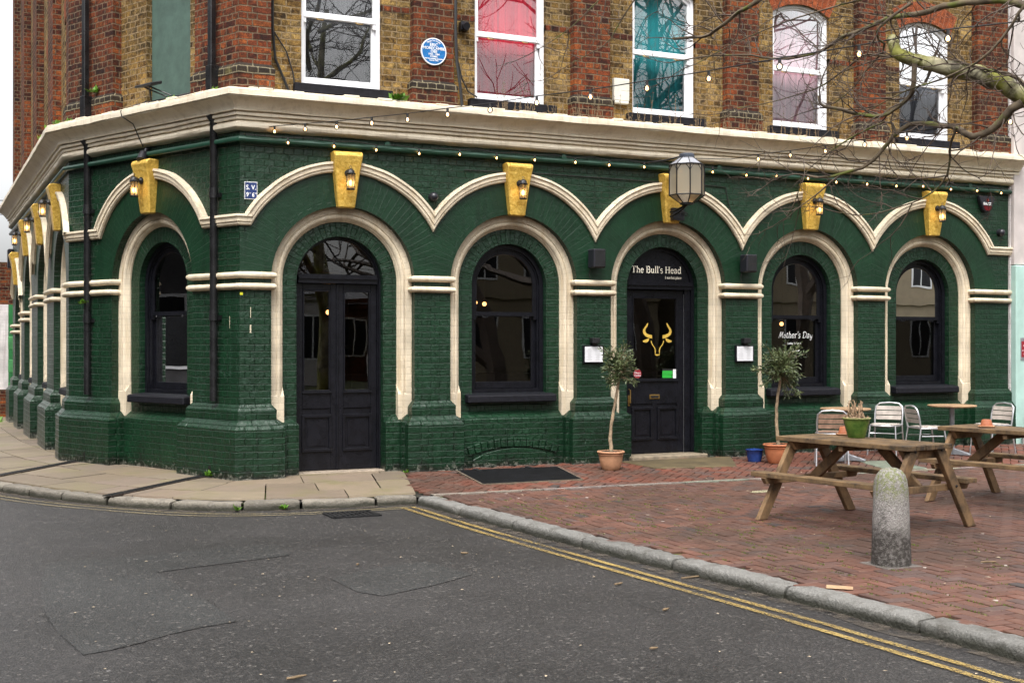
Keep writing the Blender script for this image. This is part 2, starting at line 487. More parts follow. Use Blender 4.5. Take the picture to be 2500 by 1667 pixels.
ZT = 4.03
RV = 1.285
def wall_face(mb, b, ring):
    W, c, zs, r1, ex = b['W'], b['c'], b['zs'], b['r1'], b['ex']
    hl, hr = c - b['a0'], b['a1'] - c
    I = []; O = []
    for i in range(NA + 1):
        a = pi - pi * i / NA
        ix, iz = r1 * cos(a), r1 * sin(a); ox, oz = RV * ex * cos(a), RV * sin(a)
        h = hl if ox < 0 else hr
        if abs(ox) > h:
            t = (h - abs(ix)) / (abs(ox) - abs(ix))
            ox, oz = ix + (ox - ix) * t, iz + (oz - iz) * t
        I.append((c + ix, zs + iz)); O.append((c + ox, zs + oz))
    P = lambda q: W.p(q[0], 0, q[1])
    for i in range(NA):
        v0 = zs + (pi - pi * i / NA) * 1.08; v1 = zs + (pi - pi * (i + 1) / NA) * 1.08
        d0 = hypot(O[i][0] - I[i][0], O[i][1] - I[i][1]); d1 = hypot(O[i + 1][0] - I[i + 1][0], O[i + 1][1] - I[i + 1][1])
        ring.quad(P(I[i]), P(O[i]), P(O[i + 1]), P(I[i + 1]), [(.1, v0), (d0 + .1, v0), (d1 + .1, v1), (.1, v1)])
        if abs(O[i][0] - O[i + 1][0]) > 1e-6:
            q = [O[i], O[i + 1], (O[i + 1][0], ZT), (O[i][0], ZT)]
            mb.quad(*[P(x) for x in q], uv=q)
    def rect(a, e, z0, z1):
        if e - a > 1e-4:
            q = [(a, z0), (e, z0), (e, z1), (a, z1)]
            mb.quad(*[P(x) for x in q], uv=q)
    rect(b['a0'], c - r1, -.3, zs); rect(c + r1, b['a1'], -.3, zs)
    rect(b['a0'], O[0][0], zs, ZT); rect(O[-1][0], b['a1'], zs, ZT)

wf = MB(); crm = None
for b in BAYS:
    rg = MB(); wall_face(wf, b, rg)
    W, c, zs = b['W'], b['c'], b['zs']
    # outer reveal, inner green order
    arch_strip(wf, W, c, zs, -.3, [(b['r1'], 0), (b['r1'], -.20)])
    build(rg, 'arch_ring', M['green_arch'], PUB)
    r2 = b['r1'] - .17
    b['r2'] = r2
    arch_strip(wf, W, c, zs, -.3, [(r2 + .01, -.17), (b['r3'], -.17), (b['r3'], -.30)])
    m = MB(); r1 = b['r1'] - .001
    arch_strip(m, W, c, zs, .60, [(r1, -.095), (r1 - .075, -.095), (r1 - .08, -.106), (r1 - .088, -.106), (r1 - .093, -.094), (r1 - .108, -.088), (r1 - .125, -.092), (r1 - .138, -.104), (r1 - .144, -.122), (r1 - .152, -.124), (r1 - .156, -.135), (r2, -.15), (r2, -.175)])
    for sg in (-1, 1):   # chamfer stop: the square foot of the moulding
        a, e = sorted((c + sg * (r1 - .002), c + sg * (r2 - .004)))
        x = MB(); W.box(x, a, e, -.178, -.090, .60, .98)
        k = c + sg * (r1 - .09)
        m.v += x.v and []; off = len(m.v)
        m.add(x.v, x.f)
        m.add([W.p(a, -.09, .98), W.p(e, -.09, .98), W.p(e, -.17, 1.10), W.p(a, -.17, 1.10), W.p(a, -.17, .98), W.p(e, -.17, .98)], [(0, 1, 2, 3), (0, 3, 4), (1, 5, 2)])
    build(m, 'arch_moulding', M['cream'], PUB, smooth=35)
    # apron wall under the sill
    if b['kind'] == 'win':
        x = MB(); W.box(x, c - r2 - .01, c + r2 + .01, -.34, -.172, -.3, .965 + b['dz'] * 0); wf.add(x.v, x.f)
build(wf, 'ground_floor_wall', M['green'], PUB)

# hood mouldings
HP = [(1.26, 0), (1.26, .03), (1.275, .046), (1.30, .046), (1.305, .06), (1.345, .06), (1.358, .078), (1.385, .072), (1.39, 0)]
for b in BAYS:
    W, c, zs, ex = b['W'], b['c'], b['zs'], b['ex']
    m = MB(); n = 40; k = len(HP); vs = []
    def endang(r, h, flat):
        if flat: return asin((.60 + r - 1.26) / r)
        x = h / (r * ex)
        return acos(x) if x < .999 else asin((.60 + r - 1.26) / r)
    for i in range(n + 1):
        for r, d in HP:
            a0 = pi - endang(r, c - b['a0'], b['fl']); a1 = endang(r, b['a1'] - c, b['fr'])
            a = a0 + (a1 - a0) * i / n
            w = .004 * mnoise.noise((c + i * .31, r * 5, 1.))
            vs.append(W.p(c + (r + w) * ex * cos(a), d + .002, zs + (r + w) * sin(a)))
    m.add(vs, [(i * k + j, (i + 1) * k + j, (i + 1) * k + j + 1, i * k + j + 1) for i in range(n) for j in range(k - 1)])
    if b is BAYS[4]:
        x0 = c + 1.26 * cos(asin(.6 / 1.26))
        sweep(m, [(x0, 0), (15.06, 0)], [(d, 2.92 + r - 1.26) for r, d in HP])
        m.add([(15.06, -d, 2.92 + r - 1.26) for r, d in HP], [tuple(range(len(HP)))])
    if b is BAYS[0]:
        x0 = c - 1.26 * cos(asin(.6 / 1.26)); a0 = 1.777 - 1.108
        sweep(m, [SW.p(a0, 0, 0)[:2], (CX, 0), (x0, 0)], [(d, 2.92 + r - 1.26) for r, d in HP])
    if b is BAYS[5]:
        sweep(m, [LW.p(max(.03, LB[0] - 1.108 * 1.1), 0, 0)[:2], (QX, QY), SW.p(1.777 + 1.108, 0, 0)[:2]], [(d, 2.92 + r - 1.26) for r, d in HP])
    build(m, 'hood_moulding', M['cream'], PUB, smooth=35)

# keystones
def keystone(W, c, dz=0):
    m = MB(); prof = [(0, 3.165), (.085, 3.165), (.095, 3.28), (.11, 3.45), (.13, 3.6), (.155, 3.70), (.17, 3.755), (.165, 3.79), (.13, 3.81), (0, 3.81)]
    vs = []
    for d, z in prof:
        h = .10 + (z - 3.165) / .645 * .078
        for s_ in (-1, 1): vs.append(W.p(c + s_ * h, d + (.004 * mnoise.noise((c, z * 9, s_))), z + dz + jit(.004)))
    n = len(prof)
    fs = [(2 * i, 2 * i + 1, 2 * i + 3, 2 * i + 2) for i in range(n - 1)]
    fs += [tuple(2 * i for i in range(n)), tuple(2 * i + 1 for i in range(n - 1, -1, -1))]
    m.add(vs, fs)
    build(m, 'keystone', M['gold'], PUB, bevel=.012)
for b in BAYS: keystone(b['W'], b['c'], b['dz'])

# piers: plinth and impost bands follow each pier round into its reveals
p2 = lambda W, a, d=0.0: W.p(a, d, 0)[:2]
PIERS = []
def edges(W, lo, hi, cut=-.095):     # path from left to right as seen from the street
    if W is FW: return [p2(W, lo, cut), p2(W, lo), p2(W, hi), p2(W, hi, cut)]
    return [p2(W, hi, cut), p2(W, hi), p2(W, lo), p2(W, lo, cut)]
fb = BAYS[:5]
PIERS.append(('corner', [p2(SW, 1.777 - R1, -.095), p2(SW, 1.777 - R1), (CX, 0), p2(FW, 4.487 - R1), p2(FW, 4.487 - R1, -.095)], 0))
for i in range(4): PIERS.append(('front', edges(FW, fb[i]['c'] + fb[i]['r1'], fb[i + 1]['c'] - fb[i + 1]['r1']), 0))
PIERS.append(('front', edges(FW, fb[4]['c'] + R1, XR), 0))
PIERS.append(('side_corner', [p2(LW, LB[0] - R1, -.095), p2(LW, LB[0] - R1), (QX, QY), p2(SW, 1.777 + R1), p2(SW, 1.777 + R1, -.095)], 0))
for i in range(3): PIERS.append(('side', edges(LW, LB[i] + R1, LB[i + 1] - R1), 0 if i < 2 else -.21))
PIERS.append(('side', edges(LW, LB[3] + R1, LEND), -.42))
def roll(z): return [(0, z), (.03, z + .003), (.05, z + .018), (.056, z + .037), (.05, z + .056), (.03, z + .07), (0, z + .074)]
for nm, path, dz in PIERS:
    m = MB()
    sweep(m, path, roll(2.325 + dz), seg=.12, wob=.005); sweep(m, path, roll(2.198 + dz), seg=.12, wob=.005)
    build(m, 'impost_band', M['cream'], PUB, smooth=50)
    m = MB()
    pth = [path[0]] + path[1:-1] + [path[-1]]
    sweep(m, pth, [(.128, -.3), (.130, .2), (.128, .45), (.128, .62), (.124, .632), (.058, .708), (.052, .715), (.052, .78), (.052, .83), (.046, .842), (-.006, .905)], seg=.09, wob=.007)
    build(m, 'plinth', M['green_low'], PUB)
for b in BAYS:
    W, c, r1, r2, r3 = b['W'], b['c'], b['r1'], b['r2'], b['r3']
    m = MB()
    prof = [(0, -.3), (0, .3), (0, .648), (-.006, .658), (-.10, .735)]
    e = [(-r1, .015), (-r2, .015), (-r2, -.06), (r2, -.06), (r2, .015), (r1, .015)]
    if b['kind'] == 'win': L = [e]
    else: L = [[(-r1, .015), (-r2, .015), (-r2, -.06), (-r3, -.06), (-r3, -.25)], [(r3, -.25), (r3, -.06), (r2, -.06), (r2, .015), (r1, .015)]]
    for q in L:
        if W is not FW: q = [(x, d) for x, d in reversed(q)]
        m = MB(); sweep(m, [p2(W, c + x, d) for x, d in q], prof, seg=.11, wob=.006)
        build(m, 'bay_plinth', M['green_low'], PUB)

# blocked cellar arch under the second bay
m = MB()
pts = [FW.p(6.695 + x, -.045, z) for x, z in [(-.56, .06), (.56, .06), (.56, .16), (.4, .235), (.2, .275), (0, .29), (-.2, .275), (-.4, .235), (-.56, .16)]]
m.prism(pts, (0, -.03 + .012, 0))
for i in range(14):
    a = -1 + 2 * (i + .5) / 14
    x = a * .62; z = .30 + (1 - a * a) * .10 - .04
    t = a * .28
    cx_, cz_ = 6.695 + x, z
    mm = []
    for sx, sz in ((-.04, -.055), (.04, -.055), (.04, .055), (-.04, .055)):
        mm.append((cx_ + sx * cos(t) + sz * sin(t), .035, cz_ - sx * sin(t) + sz * cos(t)))
    m.prism(mm, (0, .03, 0))
build(m, 'cellar_arch', M['green_low'], PUB, bevel=.006)

# cornice
CP = [(0, 3.985), (.03, 3.988), (.062, 4.0), (.085, 4.02), (.092, 4.045), (.084, 4.07), (.055, 4.088), (.04, 4.094), (.04, 4.104), (.078, 4.106), (.082, 4.134), (.065, 4.138), (.065, 4.146), (.106, 4.148), (.110, 4.178), (.088, 4.183), (.088, 4.192), (.132, 4.194), (.134, 4.21), (.15, 4.238), (.185, 4.275), (.235, 4.31), (.27, 4.325), (.272, 4.335), (.292, 4.337), (.294, 4.365), (.292, 4.40), (.27, 4.415), (.12, 4.45), (-.15, 4.47)]
PATH = [(QX, QY + LEND), (QX, QY), (CX, 0), (XR + .12, 0)]
m = MB()
vs, k, n = sweep(m, PATH, CP, seg=.09, wob=.007)
m.add(vs[-k:], [tuple(range(k))])
m.add(vs[:k], [tuple(range(k))])
build(m, 'cornice', M['cornice'], PUB, smooth=28)
# broken brick edge on the cornice ledge
L = 0
x = 3.3
while x < 15.0:
    w = rnd(.10, .24)
    if random.random() < .8:
        z = 4.405 + jit(.004)
        m = MB(); m.box(x, x + w - .01, -.285 + jit(.008), -.17, z, z + rnd(.012, .03)); build(m, 'ledge_brick', M['cornice'], PUB, bevel=.004)
    x += w
a = .1
while a < SL:
    w = rnd(.12, .24)
    q = MB(); SW.box(q, a, a + w - .01, .17, .283 + jit(.008), 4.405, 4.42 + rnd(0, .02)); build(q, 'ledge_brick', M['cornice'], PUB, bevel=.004); a += w
# painted service pipe under the cornice
M['greenpipe'] = plain('green_pipe_paint', (.0125, .05, .03), .35, var=.2, bump=.15)
m = MB()
pp = [LW.p(LEND, .05, 3.885), LW.p(.0, .05, 3.885), SW.p(SL - .02, .05, 3.885), SW.p(.02, .05, 3.885), FW.p(CX - .03, .06, 3.885), FW.p(XR, .05, 3.885)]
m.tube(pp, .032, 8)
for x in (5.0, 7.35, 9.7, 12.1, 14.2):
    m.tube([(x, -.0, 3.935), (x, -.06, 3.935)], .035, 12)
for i in range(11):
    m.box(3.6 + i * 1.1, 3.63 + i * 1.1, -.06, 0, 3.86, 3.91)
build(m, 'service_pipe', M['greenpipe'], PUB, smooth=40)

# ------------------------------------------------------------------ upper floors
UP = 9.6
UD = -.12
def segline(hw, zt, rise, n=10):
    if rise <= 0: return [(-hw, zt), (hw, zt)]
    R = (hw * hw + rise * rise) / (2 * rise); zc = zt + rise - R
    a = asin(hw / R)
    return [(R * sin(-a + 2 * a * i / n), zc + R * cos(-a + 2 * a * i / n)) for i in range(n + 1)]
def upper_face(mb, rv, W, a0, a1, c, hw, zb, zt, rise, d=UD, top=UP, depth=.2):
    P = lambda a, z: W.p(a, d, z)
    def rect(x0, x1, z0, z1):
        if x1 > x0 and z1 > z0:
            q = [(x0, z0), (x1, z0), (x1, z1), (x0, z1)]; mb.quad(*[P(*t) for t in q], uv=q)
    rect(a0, c - hw, 4.3, top); rect(c + hw, a1, 4.3, top); rect(c - hw, c + hw, 4.3, zb)
    S = segline(hw, zt, rise)
    for i in range(len(S) - 1):
        q = [(c + S[i][0], S[i][1]), (c + S[i + 1][0], S[i + 1][1]), (c + S[i + 1][0], top), (c + S[i][0], top)]
        mb.quad(*[P(*t) for t in q], uv=q)
    O = [(-hw, zb)] + S + [(hw, zb)]
    l = 0
    for i in range(len(O) - 1):
        A, B = O[i], O[i + 1]; dl = hypot(B[0] - A[0], B[1] - A[1])
        mb.quad(W.p(c + A[0], d, A[1]), W.p(c + B[0], d, B[1]), W.p(c + B[0], d - depth, B[1]), W.p(c + A[0], d - depth, A[1]), [(0, 4.3 + l), (0, 4.3 + l + dl), (depth, 4.3 + l + dl), (depth, 4.3 + l)])
        l += dl
UW = [(4.495, 'grey'), (6.69, 'red'), (8.945, 'teal'), (11.2, 'pink'), (13.475, 'grey2')]
m = MB()
bounds = [CX, 5.591, 7.821, 10.1, 12.37, XR]
HW, ZB, ZTP, RISE = .49, 4.60, 6.20, .14
def rubbed_arch(W, c, hw, zt, rise, d):
    arch = MB(); S = segline(hw, zt, rise); T = segline(hw * 1.28, zt + .27, rise * 1.2)
    for i in range(len(S) - 1):
        A, B, Cc, D = S[i], S[i + 1], T[i + 1], T[i]
        arch.quad(W.p(c + A[0], d, A[1]), W.p(c + B[0], d, B[1]), W.p(c + Cc[0], d, Cc[1]), W.p(c + D[0], d, D[1]), [(0, i * .1), (0, i * .1 + .1), (.3, i * .1 + .1), (.3, i * .1)])
    build(arch, 'window_arch', M['orange'], PUB)
for i, (c, kind) in enumerate(UW):
    upper_face(m, None, FW, bounds[i], bounds[i + 1], c, HW, ZB, ZTP, RISE)
    rubbed_arch(FW, c, HW, ZTP, RISE, UD + .003)
for i in range(4):
    upper_face(m, None, LW, LBND[i], LBND[i + 1], LB[i], .5, ZB, ZTP, RISE)
    rubbed_arch(LW, LB[i], .5, ZTP, RISE, UD + .003)
upper_face(m, None, SW, 0, SL, 1.59, .465, 4.55, 7.4, .14, depth=.1)
build(m, 'upper_wall', M['yellow'], PUB)
# red string courses between pilasters
for i in range(5):
    for a, e in ((bounds[i] + .3, UW[i][0] - HW), (UW[i][0] + HW, bounds[i + 1] - .2)):
        m = MB(); FW.box(m, a, e, UD - .05, UD + .004, 5.55, 5.625); build(m, 'string_course', M['red'], PUB)

# pilasters
def pil(path, wrap=False):
    m = MB(); sweep(m, path, [(0, 4.3), (0, UP)]); build(m, 'pilaster', M['red'], PUB)
    m = MB(); sweep(m, path, [(.035, 4.3), (.035, 4.63)], seg=.1, wob=.005)
    build(m, 'pilaster_base', M['red'], PUB)
    m = MB(); sweep(m, path, [(.034, 4.63), (.04, 4.632), (.04, 4.70), (.0, 4.755)], seg=.1, wob=.006)
    build(m, 'pilaster_coping', M['dark_coping'], PUB)
pil([p2(SW, .86, UD), p2(SW, .86), (CX, 0), p2(FW, 3.62), p2(FW, 3.62, UD)])
pil([p2(LW, .35, UD), p2(LW, .35), (QX, QY), p2(SW, 2.62), p2(SW, 2.62, UD)])
for a, e in ((5.35, 5.87), (7.53, 8.05), (9.87, 10.39), (12.13, 12.62), (14.40, XR)):
    pil([p2(FW, a, UD), p2(FW, a), p2(FW, e), p2(FW, e, UD)])
for a, e in ((2.2, 3.0), (5.05, 5.85), (7.8, 8.6), (10.5, LEND)):
    pil([p2(LW, e, UD), p2(LW, e), p2(LW, a), p2(LW, a, UD)])
# flat green panel in the blind splay opening, with sill
m = MB(); SW.box(m, 1.59 - .47, 1.59 + .47, UD - .14, UD - .08, 4.5, 7.6)
build(m, 'blind_panel', M['greenpanel'], PUB)
M['flaky'] = painted_brick('flaking_black_sill', (.015, .015, .018), (.5, .46, .38), rough=.55, bstr=.5, wornamt=.5, bw=2.0)
m = MB(); SW.box(m, 1.59 - .62, 1.59 + .62, UD - .05, UD + .10, 4.44, 4.55)
build(m, 'blind_sill', M['flaky'], PUB, bevel=.008)
# roof, rear and flank walls
m = MB()
poly = [(QX, QY + LEND), (QX, QY), (CX, 0), (XR, 0), (XR, QY + LEND)]
m.add([(x, y, UP) for x, y in poly], [tuple(range(5))])
build(m, 'roof', plain('roof_slate', (.06, .065, .075), .6), PUB)
m = MB()
m.quad((XR, .0, -.3), (XR, QY + LEND, -.3), (XR, QY + LEND, UP), (XR, .0, UP)); m.quad((XR, QY + LEND, -.3), (QX, QY + LEND, -.3), (QX, QY + LEND, UP), (XR, QY + LEND, UP))
build(m, 'rear_wall', M['red'], PUB)
# the room inside
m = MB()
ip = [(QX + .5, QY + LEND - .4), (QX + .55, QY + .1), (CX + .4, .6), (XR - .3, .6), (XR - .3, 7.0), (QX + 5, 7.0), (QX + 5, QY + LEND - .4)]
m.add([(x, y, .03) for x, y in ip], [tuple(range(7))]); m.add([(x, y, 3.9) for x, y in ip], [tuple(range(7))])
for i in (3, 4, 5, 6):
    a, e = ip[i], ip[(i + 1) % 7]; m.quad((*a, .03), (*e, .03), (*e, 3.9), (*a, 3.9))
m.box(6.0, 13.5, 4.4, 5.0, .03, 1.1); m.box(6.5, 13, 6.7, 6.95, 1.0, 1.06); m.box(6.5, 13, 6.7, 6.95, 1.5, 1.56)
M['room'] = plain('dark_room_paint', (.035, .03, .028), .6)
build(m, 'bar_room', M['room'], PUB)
# ------------------------------------------------------------------ ground floor windows and doors
FD = -.25
def pane(W, pts, d, parent, mat='glass'):
    m = MB(); m.add([W.p(a, d, z) for a, z in pts], [tuple(range(len(pts)))])
    m.add([W.p(a, d - .004, z) for a, z in pts], [tuple(range(len(pts)))])
    return build(m, 'pane', M[mat], parent, recalc=False)
def arc_pts(c, r, zs, z0, n=24):
    return [(c - r, z0)] + [(c + r * cos(pi - pi * i / n), zs + r * sin(pi - pi * i / n)) for i in range(n + 1)] + [(c + r, z0)]
def window(b, label=None):
    W, c, zs, r = b['W'], b['c'], b['zs'], b['r3']
    z0 = .965; zm = 1.965 + b['dz']
    m = MB()
    arch_strip(m, W, c, zs, z0, [(r + .02, FD), (r - .055, FD), (r - .055, FD - .03), (r - .075, FD - .03), (r - .075, FD - .16), (r + .02, FD - .16)])
    W.box(m, c - r + .05, c + r - .05, FD - .15, FD - .012, z0, z0 + .055)
    fr = build(m, 'window', M['black'], PUB, smooth=40)
    if label: fr['label'] = label
    m = MB(); ro = r - .07
    arch_strip(m, W, c, zs, zm, [(ro, FD - .045), (ro - .05, FD - .045), (ro - .055, FD - .055), (ro - .055, FD - .085), (ro, FD - .085)])
    W.box(m, c - ro, c + ro, FD - .085, FD - .04, zm - .03, zm + .02)
    for sg in (-1, 1):
        a, e = sorted((c + sg * (ro - .002), c + sg * (ro - .045))); W.box(m, a, e, FD - .084, FD - .042, zm - .075, zm - .03)
        q = c + sg * .28
        m.tube([W.p(q - .035, FD - .04, zm - .028), W.p(q - .03, FD - .03, zm - .05), W.p(q + .03, FD - .03, zm - .05), W.p(q + .035, FD - .04, zm - .028)], .005, 5)
    build(m, 'upper_sash', M['black'], fr, smooth=40)
    m = MB(); za = z0 + .056
    for sg in (-1, 1):
        a, e = sorted((c + sg * (ro + .0), c + sg * (ro - .055))); W.box(m, a, e, FD - .13, FD - .088, za, zm)
    W.box(m, c - ro + .055, c + ro - .055, FD - .13, FD - .089, za, za + .085)
    W.box(m, c - ro + .055, c + ro - .055, FD - .13, FD - .089, zm - .04, zm + .01)
    build(m, 'lower_sash', M['black'], fr, bevel=.004)
    pane(W, arc_pts(c, ro - .04, zs, zm), FD - .065, fr)
    pane(W, [(c - ro + .05, za + .08), (c + ro - .05, za + .08), (c + ro - .05, zm - .03), (c - ro + .05, zm - .03)], FD - .11, fr)
    m = MB()
    x0, x1 = c - .61, c + .61
    m.hexa([W.p(x0, -.045, .855), W.p(x1, -.045, .855), W.p(x1, -.24, .855), W.p(x0, -.24, .855), W.p(x0, -.05, .945), W.p(x1, -.05, .945), W.p(x1, -.24, .975), W.p(x0, -.24, .975)])
    build(m, 'sill', M['sillblack'], fr, bevel=.012)
    return fr
WINS = {}
for i, b in enumerate(BAYS):
    if b['kind'] == 'win': WINS[i] = window(b)

def moulded_panel(m, W, a0, a1, z0, z1, d, w=.035, up=.018):
    W.box(m, a0, a1, d, d + .006, z0, z1)
    for (x0, x1, y0, y1) in ((a0, a1, z0, z0 + w), (a0, a1, z1 - w, z1), (a0, a0 + w, z0 + w, z1 - w), (a1 - w, a1, z0 + w, z1 - w)):
        W.box(m, x0, x1, d, d + up, y0, y1)
    W.box(m, a0 + w + .03, a1 - w - .03, d, d + .012, z0 + w + .03, z1 - w - .03)

def glazed_leaf(W, a0, a1, z0, z1, d, name, gz0, st=.085, panels=1, lock=.2, zp=(.22, .66)):
    """a door leaf: glass over raised panels"""
    m = MB()
    W.box(m, a0, a0 + st, d - .045, d, z0, z1); W.box(m, a1 - st, a1, d - .045, d, z0, z1)
    W.box(m, a0 + st, a1 - st, d - .045, d - .001, z1 - st, z1); W.box(m, a0 + st, a1 - st, d - .045, d - .001, gz0 - lock, gz0)
    W.box(m, a0 + st, a1 - st, d - .045, d - .014, z0, gz0 - lock)
    for (x0, x1, y0, y1) in ((a0 + st, a1 - st, gz0, gz0 + .018), (a0 + st, a1 - st, z1 - st - .018, z1 - st), (a0 + st, a0 + st + .018, gz0 + .018, z1 - st - .018), (a1 - st - .018, a1 - st, gz0 + .018, z1 - st - .018)):
        W.box(m, x0, x1, d - .03, d + .012, y0, y1)
    W.box(m, a0 + st - .01, a1 - st + .01, d, d + .02, gz0 - .022, gz0)
    W.box(m, a0, a1, d - .04, d - .003, z0, z0 + zp[0] - .0)
    o = build(m, name, M['black'], PUB, bevel=.004)
    m = MB(); pw = (a1 - a0 - st * (panels + 1)) / panels
    for k in range(panels):
        x = a0 + st + k * (pw + st)
        moulded_panel(m, W, x - .012, x + pw + .012, z0 + zp[0], z0 + zp[1], d - .012, up=.03)
        if k: W.box(m, x - st + .012, x - .012, d - .03, d - .002, z0 + zp[0], gz0 - lock)
    build(m, 'door_panel', M['black'], o, bevel=.006)
    pane(W, [(a0 + st, gz0), (a1 - st, gz0), (a1 - st, z1 - st), (a0 + st, z1 - st)], d - .02, o)
    return o

def door_frame(b, label=None, zt=2.30, w=.05):
    W, c, zs, r = b['W'], b['c'], b['zs'], b['r3']
    m = MB()
    arch_strip(m, W, c, zs, -.05, [(r + .02, FD), (r - w, FD), (r - w, FD - .03), (r - w - .012, FD - .03), (r - w - .012, FD - .12), (r + .02, FD - .12)])
    W.box(m, c - r + .045, c + r - .045, FD - .12, FD + .012, zt, zt + .05); W.box(m, c - r + .045, c + r - .045, FD - .12, FD + .03, zt + .05, zt + .075)
    W.box(m, c - r + .045, c + r - .045, FD - .12, FD + .002, zt + .075, zt + .105)
    return build(m, 'door_frame', M['black'], PUB, smooth=35)
b = BAYS[0]; c = b['c']; r = b['r3']
df = door_frame(b, w=.024)
pane(FW, arc_pts(c, r - .03, b['zs'], 2.41), FD - .05, df)
m = MB(); FW.box(m, c - .13, c + .12, FD - .35, FD - .2, 2.44, 2.78)
for i in range(11): FW.box(m, c - .12, c + .11, FD - .2, FD - .185, 2.46 + i * .028, 2.474 + i * .028)
build(m, 'louvred_box', M['plastic'], df, bevel=.01)
D2 = FD - .05
glazed_leaf(FW, c - r + .036, c - .004, .09, 2.295, D2, 'door_leaf', 1.02, st=.075)
glazed_leaf(FW, c + .004, c + r - .036, .09, 2.295, D2, 'door_leaf', 1.02, st=.075)
m = MB(); FW.box(m, c - .012, c + .012, D2, D2 + .016, .09, 2.295); build(m, 'astragal', M['black'], df, bevel=.004)
m = MB(); FW.box(m, c - r - .05, c + r + .05, -.45, -.1, -.1, .085); build(m, 'threshold', plain('worn_stone_step', (.26, .21, .16), .8, var=.3, bump=.5), df, bevel=.01)

b = BAYS[2]; c = b['c']; r = b['r3']
df = door_frame(b, zt=2.31)
m = MB(); P_ = arc_pts(c, r - .04, b['zs'], 2.40); m.prism([FW.p(a, FD - .02, z) for a, z in P_], (0, .05, 0)); fanp = build(m, 'sign_panel', M['black'], df)
m = MB(); FW.box(m, c - r + .2, c + r, 0, 0, 0, 0)
MD = glazed_leaf(FW, c - r + .06, c + r - .145, .12, 2.30, D2, 'main_door', 1.10, st=.095, panels=2, lock=.32, zp=(.18, .62))
MD['label'] = 'black glazed door with two lower panels'
m = MB(); FW.box(m, c + r - .14, c + r - .05, FD - .1, FD - .02, .1, 2.31); FW.box(m, c + r - .085, c + r - .08, FD - .02, FD - .014, .1, 2.3); build(m, 'jamb_lining', M['black'], df, bevel=.006)
M['steel'] = plain('brushed_metal', (.55, .56, .58), .3, .9, var=.1, bump=.05)
m = MB(); FW.box(m, c + r - .143, c + r - .131, D2, D2 + .012, .12, 2.25); build(m, 'weather_strip', M['steel'], df)
m = MB(); FW.box(m, c - r - .03, c + r + .05, -.4, .02, -.1, .115); build(m, 'threshold', plain('pale_stone_step', (.20, .16, .11), .8, var=.35, bump=.5), df, bevel=.015)
M['brass'] = plain('polished_brass', (.30, .19, .06), .32, .8, var=.25, bump=.1)
dl = c - r + .06
m = MB(); FW.box(m, c - .13, c + .03, D2, D2 + .01, .845, .905); build(m, 'letterbox', M['brass'], MD, bevel=.004)
m = MB(); FW.box(m, c - .11, c + .01, D2 + .01, D2 + .014, .86, .888); build(m, 'letter_flap', M['iron'], MD)
m = MB()
m.tube([FW.p(dl + .045, D2, .98), FW.p(dl + .045, D2 + .04, .97), FW.p(dl + .045, D2 + .042, .80), FW.p(dl + .045, D2, .78)], .008, 8)
FW.box(m, dl + .03, dl + .06, D2, D2 + .005, .76, .90)
build(m, 'door_handle', M['brass'], MD, smooth=40)
m = MB(); m.tube([FW.p(dl + .045, D2 - .001, 1.20), FW.p(dl + .045, D2 + .012, 1.20)], .022, 14); build(m, 'lock_cylinder', M['brass'], MD, smooth=40)

# ------------------------------------------------------------------ lettering
def emark(name, col, rough=.5): return plain(name, col, rough, var=.02, bump=.0)
M['ivory'] = emark('ivory_lettering', (.75, .70, .58)); M['chalk'] = emark('white_lettering', (.8, .8, .8))
M['goldleaf'] = plain('gold_leaf', (.78, .52, .10), .35, .4, var=.25, scale=30, bump=.05)
def text(s, size, W, a, d, z, mat, parent, name='lettering', align='CENTER', shear=0.0, sx=1.0, off=0.0, ext=.0008, space=1.0, rot=0.0):
    cu = bpy.data.curves.new('t', 'FONT'); cu.body = s; cu.size = size; cu.align_x = align; cu.shear = shear; cu.extrude = ext; cu.offset = off; cu.space_character = space
    cu.resolution_u = 3
    ob = bpy.data.objects.new('t', cu); COL.objects.link(ob)
    dg = bpy.context.evaluated_depsgraph_get()
    me = bpy.data.meshes.new_from_object(ob.evaluated_get(dg))
    bpy.data.objects.remove(ob); bpy.data.curves.remove(cu)
    X = Vector((cos(W.rz), sin(W.rz), 0)); N_ = Vector((W.N[0], W.N[1], 0)); o = Vector(W.p(a, d, z))
    cr, sr = cos(rot), sin(rot)
    for v in me.vertices:
        x, y = v.co.x * sx, v.co.y
        x, y = x * cr - y * sr, x * sr + y * cr
        q = o + X * x + Vector((0, 0, 1)) * y + N_ * v.co.z
        v.co = q
    if parent is not None: me.transform(mw(parent).inverted())
    me.name = name; me.materials.clear(); me.materials.append(M[mat])
    ob = bpy.data.objects.new(name, me); COL.objects.link(ob)
    if parent is not None: ob.parent = parent
    return ob
